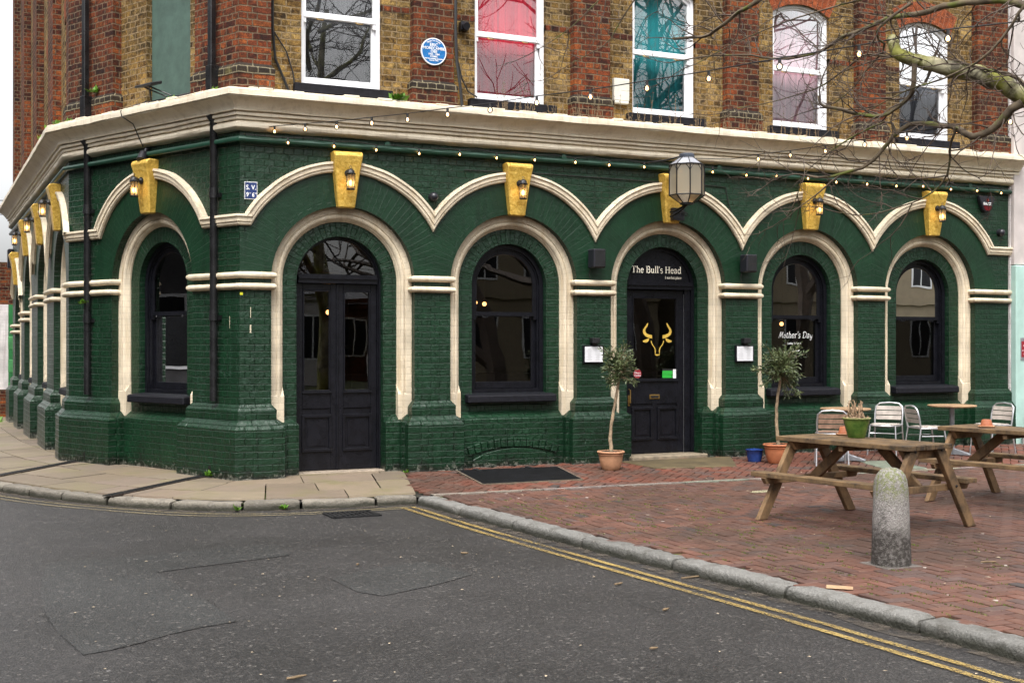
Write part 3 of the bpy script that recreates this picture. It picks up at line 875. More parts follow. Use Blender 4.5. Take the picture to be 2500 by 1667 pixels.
# serif face drawn by hand: strokes on a 100 unit grid (x, y), thick uprights, thin serifs
def arcp(cx, cy, rx, ry, a0, a1, n=10): return [(cx + rx * cos(radians(a0 + (a1 - a0) * i / n)), cy + ry * sin(radians(a0 + (a1 - a0) * i / n))) for i in range(n + 1)]
T_, t_ = 12, 5
GL = {
 'T': (66, [([(33, 0), (33, 70)], T_), ([(4, 67), (62, 67)], t_), ([(5, 67), (5, 52)], t_), ([(61, 67), (61, 52)], t_), ([(20, 2), (46, 2)], t_)]),
 'h': (56, [([(14, 0), (14, 72)], 10), ([(4, 70), (14, 70)], t_), ([(4, 2), (25, 2)], t_), (arcp(28, 28, 15, 16, 180, 20) + [(43, 28), (43, 0)], 9), ([(32, 2), (54, 2)], t_)]),
 'e': (47, [(arcp(24, 23, 18, 22, 5, 320, 18), 8), ([(6, 25), (42, 25)], t_)]),
 'B': (62, [([(16, 0), (16, 70)], T_), ([(4, 68), (34, 68)], t_), ([(4, 2), (36, 2)], t_), (arcp(34, 53, 18, 15, 90, -90), 9), ([(16, 37), (36, 37)], t_), (arcp(36, 19, 21, 18, 90, -90), 10)]),
 'u': (57, [([(14, 45), (14, 16)] + arcp(27, 16, 13, 14, 180, 330), 9), ([(42, 46), (42, 0)], 10), ([(4, 44), (14, 44)], t_), ([(32, 44), (42, 44)], t_), ([(42, 2), (53, 2)], t_)]),
 'l': (28, [([(14, 0), (14, 72)], 10), ([(4, 70), (14, 70)], t_), ([(4, 2), (25, 2)], t_)]),
 "'": (18, [([(9, 70), (9, 64), (5, 54)], 8)]),
 's': (40, [(arcp(21, 34, 13, 11, 30, 250, 10) + arcp(20, 12, 14, 12, 70, -150, 10), 7)]),
 'H': (76, [([(16, 0), (16, 70)], T_), ([(58, 0), (58, 70)], T_), ([(16, 36), (58, 36)], t_)] + [([(x, y), (x + 26, y)], t_) for x in (3, 45) for y in (2, 68)]),
 'a': (48, [(arcp(22, 33, 14, 12, 160, 20, 8) + [(35, 30), (35, 6), (42, 2)], 8), (arcp(20, 13, 14, 12, 60, 330, 10), 7)]),
 'd': (56, [(arcp(25, 22, 17, 22, 40, 320, 14), 9), ([(42, 0), (42, 72)], 10), ([(33, 70), (42, 70)], t_), ([(42, 2), (52, 2)], t_)]),
 'm': (80, [([(13, 0), (13, 44)], 9), ([(4, 44), (13, 44)], t_), ([(3, 2), (23, 2)], t_), (arcp(26, 30, 13, 14, 180, 20, 8) + [(39, 28), (39, 0)], 9), (arcp(52, 30, 13, 14, 180, 20, 8) + [(66, 28), (66, 0)], 9), ([(30, 2), (49, 2)], t_), ([(57, 2), (76, 2)], t_)]),
 'r': (40, [([(13, 0), (13, 44)], 9), ([(4, 44), (13, 44)], t_), ([(3, 2), (25, 2)], t_), (arcp(27, 30, 14, 14, 180, 40, 8), 8)]),
 'k': (54, [([(13, 0), (13, 72)], 9), ([(4, 70), (13, 70)], t_), ([(3, 2), (23, 2)], t_), ([(14, 18), (40, 44)], t_), ([(24, 27), (44, 2)], 9), ([(32, 44), (50, 44)], t_), ([(36, 2), (53, 2)], t_)]),
 't': (36, [([(16, 58), (16, 12)] + arcp(25, 12, 9, 11, 180, 320, 6), 9), ([(4, 44), (32, 44)], t_)]),
 'p': (56, [([(13, 44), (13, -22)], 9), ([(4, 44), (13, 44)], t_), ([(3, -20), (25, -20)], t_), (arcp(28, 22, 17, 22, 140, -140, 14), 8)]),
 'c': (46, [(arcp(25, 22, 18, 22, 45, 320, 16), 8)]),
 '1': (36, [([(18, 0), (18, 68)], 10), ([(8, 60), (18, 66)], t_), ([(6, 2), (30, 2)], t_)]),
 ' ': (26, []),
 'M': (80, [([(8, 0), (26, 60), (34, 68), (32, 60), (34, 10)], 6), ([(34, 10), (60, 66), (66, 66), (62, 20), (66, 2), (74, 6)], 6)]),
 'o': (40, [(arcp(20, 19, 13, 18, 90, 450, 18), 6)]),
 'D': (74, [([(22, 66), (20, 6)], 7), ([(8, 52), (20, 68), (40, 68)] + arcp(38, 34, 28, 33, 80, -80, 14) + [(20, 2), (10, 6)], 6)]),
 'y': (48, [([(8, 38), (12, 10), (24, 4), (36, 16), (40, 38), (36, -10), (24, -26), (12, -18), (22, -6), (46, 10)], 6)]),
}
def strokes(m, s, W, a, d, z, h, shear=0.0, wk=1.0, space=0, scale_x=1.0):
    k = h / 70; x = 0
    X = 1 if W is FW else -1
    tot = sum((GL[c][0] + space) for c in s) * k * scale_x
    for c in s:
        w, st = GL[c]
        for pts, t in st:
            t *= wk
            L = []
            for i in range(len(pts)):
                p0 = Vector(pts[max(i - 1, 0)]); p1 = Vector(pts[min(i + 1, len(pts) - 1)]); tt = (p1 - p0)
                if tt.length < 1e-6: tt = Vector((1, 0))
                tt.normalize(); nn = Vector((-tt.y, tt.x)); q = Vector(pts[i])
                L.append((q + nn * t / 2, q - nn * t / 2))
            for i in range(len(L) - 1):
                qs = [L[i][0], L[i + 1][0], L[i + 1][1], L[i][1]]
                m.add([W.p(a + (x + (p.x * 1.0 + p.y * shear)) * k * scale_x, d, z + p.y * k) for p in qs], [(0, 1, 2, 3)])
        x += w + space
    return tot
TD = FD + .032
m = MB(); w = strokes(MB(), "The Bull's Head", FW, 0, 0, 0, .088)
strokes(m, "The Bull's Head", FW, c - .455, TD, 2.525, .088, scale_x=.78 / w)
build(m, 'lettering', M['ivory'], fanp, recalc=False)
m = MB(); w = strokes(MB(), "1 market place", FW, 0, 0, 0, .036)
strokes(m, "1 market place", FW, c + .325 - .26, TD, 2.45, .036, scale_x=.26 / w, wk=1.2)
build(m, 'lettering', M['ivory'], fanp, recalc=False)
# gold bull's head on the door glass (outline traced in a 1000 unit frame)
GZ = D2 + .004
bc, bz, bs, by_ = c - .005, 1.635, .00044, .00035
def poly(m, L, d=GZ): m.add([FW.p(bc + x * bs, d, bz + y * by_) for x, y in L], [tuple(range(len(L)))])
m = MB()
for sg in (-1, 1):
    f = lambda L: [(sg * x, y) for x, y in L]
    horn = [(175, 95), (180, 170), (290, 190), (390, 240), (440, 330), (430, 410), (360, 520), (335, 580), (350, 650)]
    horn2 = [(365, 590), (440, 510), (500, 400), (510, 310), (470, 210), (390, 130), (280, 75), (190, 50)]
    q = horn + horn2
    n = len(horn)
    inner = [(190, 185), (290, 200), (385, 250), (430, 330), (420, 410), (350, 520), (330, 600), (335, 655)]
    outer = [(185, 50), (300, 70), (410, 130), (485, 215), (515, 315), (495, 410), (425, 520), (340, 660)]
    for i in range(7): poly(m, f([outer[i], outer[i + 1], inner[i + 1], inner[i]]))
    poly(m, f([(285, 35), (330, 60), (430, 5), (520, -30), (500, -80), (440, -105), (370, -95), (320, -50)]))
    a_ = [(225, -20), (235, -80), (195, -190), (120, -290), (95, -380), (85, -520)]; b_ = [(215, -25), (190, -120), (130, -230), (75, -310), (55, -400), (62, -520)]
    for i in range(5): poly(m, f([a_[i], a_[i + 1], b_[i + 1], b_[i]]))
poly(m, [(-95, -545), (95, -545), (70, -590), (0, -610), (-70, -590)])
build(m, 'bull_head_emblem', M['goldleaf'], MD, recalc=False)
M['stred'] = emark('red_sticker', (.25, .01, .02)); M['stgreen'] = emark('green_sticker', (.02, .34, .035)); M['stwhite'] = emark('white_sticker', (.7, .7, .7)); M['ink'] = emark('black_ink', (.01, .01, .01))
gl0, gl1 = dl + .095, c + r - .145 - .095
def flat(name, W, a0, a1, z0, z1, d, mat, parent):
    m = MB(); W.box(m, a0, a1, d - .001, d, z0, z1); return build(m, name, M[mat], parent)
m = MB(); m.add([FW.p(gl0 + .08 + .062 * cos(2 * pi * i / 20), D2 + .003, 1.185 + .062 * sin(2 * pi * i / 20)) for i in range(20)], [tuple(range(20))]); st = build(m, 'round_sticker', M['stred'], MD, recalc=False)
text('Diners\nChoice', .035, FW, gl0 + .08, D2 + .005, 1.185, 'chalk', MD)
flat('rating_sticker', FW, gl1 - .235, gl1 - .075, 1.125, 1.22, D2 + .003, 'stgreen', MD)
flat('rating_header', FW, gl1 - .235, gl1 - .075, 1.22, 1.245, D2 + .003, 'ink', MD)
text('0  1  2  3  4', .022, FW, gl1 - .165, D2 + .005, 1.165, 'ink', MD); text('5', .045, FW, gl1 - .092, D2 + .005, 1.145, 'ink', MD)
flat('notice_sticker', FW, gl1 - .068, gl1 - .008, 1.115, 1.24, D2 + .003, 'stwhite', MD)
# seasonal lettering on the fourth bay window
wb = BAYS[3]; wc = wb['c']; wo = WINS[3]; zz = FD - .085
GD = FD - .105
m = MB(); w = strokes(MB(), "Mother's Day", FW, 0, 0, 0, .09)
for s_, x0 in (("Mother's Day", 0),):
    strokes(m, s_, FW, wc - .26, GD, 1.665, .09, shear=.22, scale_x=.60 / w, wk=.85)
build(m, 'lettering', M['chalk'], wo, recalc=False)
text('Sunday 15 March', .042, FW, wc + .02, GD, 1.575, 'chalk', wo, sx=.82); text('Special dinner', .042, FW, wc + .02, GD, 1.475, 'chalk', wo, sx=.82); text('Times', .042, FW, wc + .02, GD, 1.385, 'chalk', wo, sx=.82)
flat('paint_chip', FW, 0, .001, 0, .001, 0, 'ink', PUB).name = 'x'
bpy.data.objects.remove(bpy.data.objects['x'])

# ------------------------------------------------------------------ upper windows
def fabric(name, col, fold=24):
    t = NT(name)
    mp = t.n('ShaderNodeMapping', Vector=t.pos()); mp.inputs['Scale'].default_value = (fold, 1, .5)
    n1 = t.noise(1.0, mp.outputs[0], detail=2)
    cc = t.mix(t.ramp(n1, [(.35, 0), (.65, 1)]), tuple(x * .75 for x in col), tuple(min(1, x * 1.15) for x in col))
    return t.pbr(cc, .9, t.bump(n1, .6, .03))
CUR = {'grey': fabric('charcoal_blind', (.035, .037, .042)), 'red': fabric('crimson_curtain', (.60, .010, .042)), 'teal': fabric('teal_curtain', (.010, .26, .29)), 'pink': fabric('pale_pink_curtain', (.62, .34, .41)), 'grey2': fabric('grey_net_blind', (.10, .11, .135))}
def seg_ring(m, W, c, hw, zb, zt, rise, d0, w, d1, bot=True):
    """casement ring of width w following a segmental headed opening, from depth d0 (front) to d1"""
    A = [(-hw, zb)] + segline(hw, zt, rise) + [(hw, zb)]
    B = [(-hw + w, zb + (w if bot else 0))] + segline(hw - w, zt - w * .8, rise) + [(hw - w, zb + (w if bot else 0))]
    n = len(A)
    vs = []
    for a, b_ in zip(A, B):
        vs += [W.p(c + a[0], d0, a[1]), W.p(c + b_[0], d0, b_[1]), W.p(c + b_[0], d1, b_[1]), W.p(c + a[0], d1, a[1])]
    fs = [(i * 4 + j, (i + 1) * 4 + j, (i + 1) * 4 + (j + 1) % 4, i * 4 + (j + 1) % 4) for i in range(n - 1) for j in range(4)]
    if bot:
        i = n - 1; fs += [(i * 4 + j, j, (j + 1) % 4, i * 4 + (j + 1) % 4) for j in range(4)]
    m.add(vs, fs)
def upper_window(W, c, hw, kind, detail=True):
    d = UD - .05
    m = MB(); seg_ring(m, W, c, hw, ZB, ZTP, RISE, d, .04, d - .15)
    fr = build(m, 'sash_window', M['white'], PUB, bevel=.003)
    zm = 5.43
    m = MB(); seg_ring(m, W, c, hw - .038, zm, ZTP - .03, RISE, d - .03, .04, d - .07)
    W.box(m, c - hw + .04, c + hw - .04, d - .075, d - .02, zm - .03, zm + .025)
    for sg in (-1, 1):
        x = c + sg * (hw - .06); W.box(m, x - .02, x + .02, d - .07, d - .031, zm - .09, zm - .03)
    build(m, 'upper_sash', M['white'], fr, bevel=.003)
    m = MB(); a0, a1, z0, z1 = c - hw + .04, c + hw - .04, ZB + .04, zm + .0
    W.box(m, a0, a0 + .045, d - .12, d - .076, z0, z1); W.box(m, a1 - .045, a1, d - .12, d - .076, z0, z1); W.box(m, a0 + .045, a1 - .045, d - .12, d - .077, z0, z0 + .07)
    build(m, 'lower_sash', M['white'], fr, bevel=.003)
    S = [(c + x, z) for x, z in segline(hw - .07, ZTP - .06, RISE)]
    pane(W, [(c - hw + .07, zm + .02)] + S + [(c + hw - .07, zm + .02)], d - .05, fr, 'glass_up')
    pane(W, [(a0 + .03, z0 + .06), (a1 - .03, z0 + .06), (a1 - .03, z1 - .02), (a0 + .03, z1 - .02)], d - .1, fr, 'glass_up')
    m = MB(); P_ = [(c - hw - .02, ZB - .02)] + [(c + x, z) for x, z in segline(hw + .02, ZTP + .02, RISE)] + [(c + hw + .02, ZB - .02)]
    m.add([W.p(a, d - .19, z) for a, z in P_], [tuple(range(len(P_)))])
    cu = build(m, 'curtain', CUR[kind], fr)
    m = MB(); W.box(m, c - hw - .10, c + hw + .12, UD - .1, UD + .09, ZB - .115, ZB - .005)
    build(m, 'sill', M['sillblack'], fr, bevel=.008)
    if detail:
        m = MB()
        for q in (-.24, .24):
            m.tube([W.p(c + q - .045, d - .03, zm - .035), W.p(c + q - .03, d - .012, zm - .05), W.p(c + q + .03, d - .012, zm - .05), W.p(c + q + .045, d - .03, zm - .035)], .006, 5)
        build(m, 'sash_lift', M['brass'], fr)
    return fr
for c_, kind in UW: upper_window(FW, c_, HW - .002, kind)
for i in range(4): upper_window(LW, LB[i], .498, 'grey', False)
# ------------------------------------------------------------------ things fixed to the walls
def lampproto():
    r = empty('wall_lantern')
    m = MB(); m.tube([(0, 0, .03), (0, -.022, .03)], .042, 14); m.tube([(0, -.022, .03), (0, -.05, .03)], [.03, .018], 12); build(m, 'backplate', M['iron'], r, smooth=40, local=True)
    m = MB(); m.tube([(0, -.03, .03), (0, -.07, .05), (0, -.11, .045)], .012, 8); build(m, 'arm', M['iron'], r, smooth=40, local=True)
    m = MB(); y = -.11
    m.lathe((0, y, 0), [(.058, .005), (.062, .012), (.05, .02), (.045, .045), (.025, .065), (.004, .07)], 8); m.tube([(0, y, .068), (.012, y, .078), (.012, y, .094), (0, y, .102), (-.012, y, .094), (-.012, y, .078), (0, y, .068)], .003, 5)
    build(m, 'roof', M['iron'], r, smooth=40, local=True)
    m = MB(); h = -.165
    for k in range(6):
        a = 2 * pi * (k + .5) / 6; m.tube([(.05 * cos(a), y + .05 * sin(a), .008), (.044 * cos(a), y + .044 * sin(a), h)], .004, 5)
    m.lathe((0, y, 0), [(.0, h - .012), (.05, h - .01), (.052, h), (.045, h + .006)], 6)
    build(m, 'cage', M['iron'], r, local=True)
    m = MB(); m.lathe((0, y, 0), [(.042, h + .005), (.047, .005)], 6); build(m, 'glass', M['frost'], r, local=True)
    m = MB(); m.sphere((0, y, -.095), .022, 8, 1.5); build(m, 'bulb', M['lampbulb'], r, smooth=60, local=True)
    return r
lamp = lampproto(); first = True
where = {0: 'lit black lantern on gold keystone over the black double doors', 1: 'lit black lantern on gold keystone over the window between both doors',
  3: 'lit black lantern on gold keystone behind twigs, over the window with white lettering', 4: 'lit black lantern on the rightmost gold keystone, nearest the alarm box',
  5: 'lit black lantern on gold keystone between the two drainpipes', 6: 'lit black lantern on side street wall, nearest the corner', 7: 'second lit lantern from the corner on side street wall',
  8: 'third lit lantern from the corner on side street wall'}
for i, b in enumerate(BAYS):
    if i not in where: continue
    o = lamp if first else dup(lamp); first = False
    o.location = b['W'].p(b['c'] - (.0 if i < 5 else .0), .118, 3.53 + b['dz']); o.rotation_euler = (0, 0, b['W'].rz)
    tag(o, where[i], 'lantern', 'small lanterns on the gold keystones')

# large octagonal lantern
BL = empty('hanging_lantern', (8.86, -.55, 3.36), 0, 'large octagonal leaded glass lantern on an iron bracket above the main door', 'lantern')
lx, ly = 8.86, -.55
m = MB(); a8 = [pi / 8 + k * pi / 4 for k in range(8)]
def ringp(r, z): return [(lx + r * cos(a), ly + r * sin(a), z) for a in a8]
zb_, z1_, z2_, zt_ = 3.375, 3.475, 3.86, 3.965
for k in range(8):
    k2 = (k + 1) % 8
    m.tube([ringp(.225, z1_)[k], ringp(.225, z2_)[k]], .009, 5); m.tube([ringp(.085, zb_)[k], ringp(.225, z1_)[k]], .008, 5); m.tube([ringp(.225, z2_)[k], ringp(.085, zt_)[k]], .007, 5)
    m.tube([ringp(.225, z1_)[k], ringp(.225, z1_)[k2]], .009, 5); m.tube([ringp(.225, z2_)[k], ringp(.225, z2_)[k2]], .009, 5); m.tube([ringp(.085, zb_)[k], ringp(.085, zb_)[k2]], .008, 5)
    A = Vector(ringp(.224, z2_)[k]); B = Vector(ringp(.224, z2_)[k2]); C_ = A - Vector((0, 0, .09)); D_ = B - Vector((0, 0, .09))
    m.tube([C_, A.lerp(B, .12) - Vector((0, 0, .05)), A.lerp(B, .35)], .005, 4); m.tube([D_, B.lerp(A, .12) - Vector((0, 0, .05)), B.lerp(A, .35)], .005, 4)
build(m, 'leaded_frame', M['iron'], BL)
m = MB()
for r0, za, r1_, zc in ((.085, zb_, .222, z1_), (.222, z1_, .222, z2_)):
    A = ringp(r0, za); B = ringp(r1_, zc)
    for k in range(8): m.quad(A[k], A[(k + 1) % 8], B[(k + 1) % 8], B[k])
build(m, 'glass', M['frost2'], BL)
m = MB(); A = ringp(.222, z2_ + .002); B = ringp(.085, zt_)
for k in range(8): m.quad(A[k], A[(k + 1) % 8], B[(k + 1) % 8], B[k])
build(m, 'roof', plain('dull_lead_sheet', (.32, .33, .36), .45, .3), BL)
m = MB(); m.lathe((lx, ly, zt_), [(.10, -.005), (.10, .03), (.085, .045), (.0, .05)], 16); build(m, 'cap', M['slate_pipe'], BL, smooth=40)
m = MB(); m.tube([(lx, -.16, 3.30), (lx, -.3, 3.31), (lx, ly, 3.36)], .014, 6); m.tube([(lx, -.16, 3.24), (lx, -.35, 3.27), (lx, ly - .02, 3.36)], .012, 6); build(m, 'bracket', M['iron'], BL); m = MB(); m.tube([(lx - .35, -.02, 3.93), (lx - .15, -.3, 3.95), (lx, ly, 3.99)], .012, 6); build(m, 'stay', M['iron'], BL); m = MB()
m.box(lx + .04, lx + .22, -.16, -.10, 3.20, 3.36)
build(m, 'junction_box', M['plastic'], BL); m = MB(); m.lathe((lx, ly, 3.36), [(.0, -.01), (.09, 0), (.09, .02)], 12); build(m, 'base_plate', M['iron'], BL); m = MB()
for k in range(4): m.tube([(lx + .06, -.3, 3.32), (lx + .09 + .02 * k, -.34, 3.27), (lx + .06 + .03 * k, -.36, 3.23), (lx + .05, -.33, 3.28)], .004, 4)
build(m, 'cable_loop', M['cable'], BL)
m = MB(); m.sphere((lx, ly, 3.435), .035, 8, 1.2); build(m, 'bulb', M['dimbulb'], BL, smooth=60)

# small marks on the painted wall
M['ystick'] = emark('yellow_sticker', (.75, .75, .03)); M['drip'] = emark('cream_paint_drip', (.5, .44, .32)); M['hole'] = emark('black_void', (.003, .003, .003))
def mark(W, a0, a1, z0, z1, mat, name, d=.004):
    m = MB(); n = 5; L = []; R = []
    for i in range(n + 1):
        f = i / n; z = z0 + (z1 - z0) * f; w = (a1 - a0) / 2 * (.5 + .5 * abs(sin(f * 9 + a0 * 7))); L.append(W.p((a0 + a1) / 2 - w, d, z)); R.append(W.p((a0 + a1) / 2 + w, d, z))
    m.add(L + R[::-1], [tuple(range(2 * n + 2))]); build(m, name, M[mat], PUB, recalc=False)
m = MB(); FW.box(m, 3.262, 3.292, -.01, .012, 2.135, 2.165); build(m, 'sticker', M['ystick'], PUB)
mark(FW, 3.378, 3.388, 1.88, 2.0, 'drip', 'paint_drip'); mark(FW, 3.372, 3.392, 1.71, 1.80, 'drip', 'paint_drip'); mark(SW, .177, .186, 1.76, 1.90, 'drip', 'paint_drip')
for a in (.42, 3.12):
    m = MB(); SW.box(m, a - .05, a + .05, .05, .127, .10, .20); build(m, 'drain_hole', M['hole'], PUB)
# drainpipes
def drainpipe(a, label, up_top):
    W = SW
    r = empty('drainpipe', W.p(a, .06, .93), 0, label, 'drainpipe', 'drainpipes on the splayed corner')
    m = MB(); m.tube([W.p(a, .06, .93), W.p(a, .06, 4.12), W.p(a, .12, 4.2)], .043, 12); build(m, 'lower_pipe', M['pipe'], r, smooth=40)
    for z in (1.85, 3.25):
        m = MB(); m.tube([W.p(a, .06, z), W.p(a, .06, z + .07)], .054, 12); m.tube([W.p(a, .06, z + .065), W.p(a, .06, z + .12)], .049, 12); W.box(m, a - .08, a + .08, 0, .03, z + .01, z + .06); build(m, 'collar', M['pipe'], r, smooth=40)
    m = MB(); W.box(m, a - .038, a + .038, .05, .12, 4.75, up_top); build(m, 'upper_pipe', M['pipe'], r, bevel=.008)
    m = MB(); W.box(m, a - .055, a + .055, .02, .135, 4.42, 4.76); build(m, 'pipe_shoe', M['pipe'], r, bevel=.006)
drainpipe(.41, 'black drainpipe right of the arched window on the splayed corner', 9.5)
drainpipe(3.13, 'black drainpipe with a weed sprouting from it, left of the corner window', 9.5)

# blue plaque
BP = empty('blue_plaque', (5.60, -.0, 4.94), 0, 'round blue commemorative plaque with white rim on a red brick pilaster', 'plaque')
def discm(m, W, a, z, r, d0, d1, n=40):
    m.prism([W.p(a + r * cos(2 * pi * k / n), d0, z + r * sin(2 * pi * k / n)) for k in range(n)], (W.N[0] * (d1 - d0), W.N[1] * (d1 - d0), 0))
pa, pz = 5.60, 5.10
m = MB(); discm(m, FW, pa, pz, .163, 0, .022); build(m, 'rim', M['white'], BP)
m = MB(); discm(m, FW, pa, pz, .150, .0, .0235); build(m, 'face', plain('blue_enamel', (.01, .13, .36), .25, var=.08, bump=.02), BP)
for s_, sz, zz_ in (('ERIC', .052, .062), ('MORECAMBE', .048, .022), ('OBE', .046, -.016), ('1926 - 1984', .030, -.043), ('COMIC', .030, -.071), ('held his wedding reception', .0225, -.094), ('here in 1952', .0225, -.115)):
    text(s_, sz, FW, pa, .0255, pz + zz_, 'chalk', BP, off=.0006)
s_ = 'Margate Civic Society'
for i, ch in enumerate(s_):
    a = radians(128 - 76 * i / (len(s_) - 1)); text(ch, .03, FW, pa + .122 * cos(a), .0255, pz + .122 * sin(a), 'chalk', BP, rot=a - pi / 2) if ch != ' ' else None
# enamel depth plate
DP = empty('enamel_plate', (3.385, 0, 3.21), 0, 'small chipped blue enamel sluice valve plate with white lettering', 'sign')
M['enamel'] = plain('navy_enamel', (.012, .03, .12), .3, var=.2)
m = MB(); FW.box(m, 3.31, 3.46, .0, .012, 3.215, 3.415); build(m, 'plate_edge', painted_brick('chipped_white_enamel', (.6, .6, .6), (.25, .1, .04), bw=3.0, wornamt=.55), DP, bevel=.003)
m = MB(); FW.box(m, 3.32, 3.45, .0, .014, 3.225, 3.405); build(m, 'plate_face', M['enamel'], DP)
text('S. V.', .075, FW, 3.385, .0155, 3.325, 'chalk', DP, sx=.85, off=.001); text('9', .07, FW, 3.345, .0155, 3.245, 'chalk', DP, sx=.85, off=.001); text('6', .07, FW, 3.41, .0155, 3.245, 'chalk', DP, sx=.85, off=.001)
text('FT', .022, FW, 3.373, .0155, 3.275, 'chalk', DP); text('IN', .022, FW, 3.437, .0155, 3.275, 'chalk', DP)

# speakers
def speaker(x, label):
    r = empty('loudspeaker', (x, -.05, 2.54), 0, label, 'loudspeaker', 'loudspeakers either side of the main door')
    m = MB(); m.hexa([(x - .085, -.20, 2.545), (x + .085, -.20, 2.545), (x + .095, -.045, 2.545), (x - .095, -.045, 2.545), (x - .085, -.20, 2.785), (x + .085, -.20, 2.785), (x + .095, -.045, 2.785), (x - .095, -.045, 2.785)]); build(m, 'cabinet', M['plastic'], r, bevel=.012)
    m = MB(); m.box(x - .072, x + .072, -.205, -.2, 2.56, 2.77); build(m, 'grille', M['iron'], r, bevel=.004)
    m = MB(); m.bar((x, -.05, 2.665), (x, 0, 2.665), .05, .08); build(m, 'bracket', M['iron'], r); m = MB(); m.tube([(x - .05, -.03, 2.55), (x - .06, -.015, 2.46), (x - .03, -.012, 2.41)], .005, 5); build(m, 'lead', M['cable'], r)
speaker(7.79, 'black loudspeaker left of the main door, above the impost bands'); speaker(10.13, 'black loudspeaker right of the main door, under the twigs')
# menu cases
def menu(x, label):
    r = empty('menu_case', (x, 0, 1.34), 0, label, 'menu case', 'menu cases either side of the main door')
    m = MB(); FW.box(m, x - .15, x + .15, 0, .035, 1.335, 1.565); build(m, 'frame', M['black'], r, bevel=.005)
    m = MB(); FW.box(m, x - .13, x + .13, .035, .037, 1.352, 1.548); build(m, 'menu_sheet', plain('printed_paper', (.62, .62, .64), .5, var=.04), r)
    m = MB()
    random.seed(int(x * 100))
    for cx_ in (-.062, .062):
        for k in range(11):
            w = rnd(.02, .05); FW.box(m, x + cx_ - w, x + cx_ + w * .8, .037, .0375, 1.372 + k * .014, 1.375 + k * .014)
    build(m, 'print_lines', plain('grey_print', (.3, .3, .3), .6), r)
    m = MB(); FW.box(m, x - .045, x + .065, 0, .09, 1.59, 1.66); FW.box(m, x - .02, x + .04, 0, .05, 1.565, 1.60); build(m, 'lamp_hood', M['iron'], r, bevel=.005)
menu(7.79, 'framed menu in black case above the left olive tree'); menu(10.13, 'framed menu in black case between main door and right olive tree')
# alarm
AL = empty('alarm_box', (14.5, 0, 3.55), 0, 'black wedge shaped alarm siren box with red lower lens', 'alarm box')
m = MB(); x = 14.52
pf = [(x - .15, 3.80), (x + .15, 3.80), (x + .145, 3.74), (x + .075, 3.585), (x + .04, 3.565), (x - .04, 3.565), (x - .075, 3.585), (x - .145, 3.74)]
m.prism([(a, -.075, z) for a, z in pf], (0, .075, 0)); build(m, 'casing', M['plastic'], AL, bevel=.01)
m = MB(); m.prism([(a, -.080, z) for a, z in [(x - .085, 3.65), (x + .085, 3.65), (x + .06, 3.6), (x + .03, 3.58), (x - .03, 3.58), (x - .06, 3.6)]], (0, .01, 0)); build(m, 'red_lens', plain('dark_red_lens', (.10, .005, .008), .2), AL)
text('BAUER', .055, FW, x, .077, 3.665, 'chalk', AL, off=.001)
m = MB(); m.add([(x + a, -.0775, 3.725 + z) for a, z in [(-.03, .005), (0, .05), (.03, .005), (.012, -.002), (-.012, -.002)]], [(0, 1, 2, 3, 4)]); m.add([(x + .02 * cos(k * .6), -.0775, 3.735 + .02 * sin(k * .6)) for k in range(10)], [tuple(range(10))]); build(m, 'flame_emblem', plain('red_print', (.5, .05, .04), .5), AL, recalc=False)
# domes
for x, z, lab in ((5.59, 3.35, 'small black dome camera in the spandrel left of the middle window'), (14.83, 3.265, 'small black camera below the alarm box at the right end')):
    m = MB(); m.tube([(x, 0, z), (x, -.03, z)], .055, 14); m.sphere((x, -.05, z), .055, 10)
    thing(m, 'dome_camera', M['plastic'], lab, 'camera', 'dome cameras on the front', smooth=50)
m = MB(); x, z = 8.26, 4.72
m.box(x - .115, x + .115, .06, .12, z + .02, z + .31); m.box(x - .105, x + .105, .055, .12, z - .02, z + .02)
thing(m, 'alarm_cover', plain('yellowed_white_plastic', (.62, .60, .52), .4, var=.12, scale=9), 'cream plastic box beside the teal curtained upper window', 'box', bevel=.008)
m = MB(); x = 6.03; m.box(x - .05, x + .05, .03, .12, 5.42, 5.52); m.tube([(x, .03, 5.47), (x, -.03, 5.45)], .045, 10); thing(m, 'junction_box', M['plastic'], 'black floodlight sensor left of the red curtained window', 'sensor', smooth=40)
# floodlight on the splay sill, gull of black spot over the keystone
FL = empty('floodlight', SW.p(1.62, UD + .05, 4.55), 0, 'black floodlight tilted up on the sill of the blind corner window', 'floodlight')
m = MB(); a = 1.62
m.hexa([SW.p(a - .17, .05, 4.70), SW.p(a + .17, .05, 4.70), SW.p(a + .17, .22, 4.66), SW.p(a - .17, .22, 4.66), SW.p(a - .17, .05, 4.74), SW.p(a + .17, .05, 4.74), SW.p(a + .17, .22, 4.69), SW.p(a - .17, .22, 4.69)])
build(m, 'lamp_head', M['iron'], FL, bevel=.008)
m = MB(); m.tube([SW.p(a, .12, 4.68), SW.p(a - .25, -.02, 4.56)], .01, 6); m.tube([SW.p(a + .1, .12, 4.68), SW.p(a - .15, -.02, 4.56)], .01, 6); m.tube([SW.p(a, .12, 4.68), SW.p(a + .18, -.02, 4.56)], .01, 6); build(m, 'stand', M['iron'], FL)
m = MB(); a = 1.80
m.tube([SW.p(a, .0, 3.96), SW.p(a, .05, 3.95), SW.p(a, .06, 3.86), SW.p(a, .1, 3.83)], .022, 8); m.tube([SW.p(a, .08, 3.90), SW.p(a - .04, .14, 3.80)], [.05, .06], 12)
m.tube([SW.p(a, .05, 3.93), SW.p(a + .09, .05, 3.86), SW.p(a + .12, .04, 3.79), SW.p(a + .11, .12, 3.70)], .006, 5)
thing(m, 'spotlight', M['plastic'], 'black spotlight with loose cable above the corner keystone', 'spotlight', smooth=50)
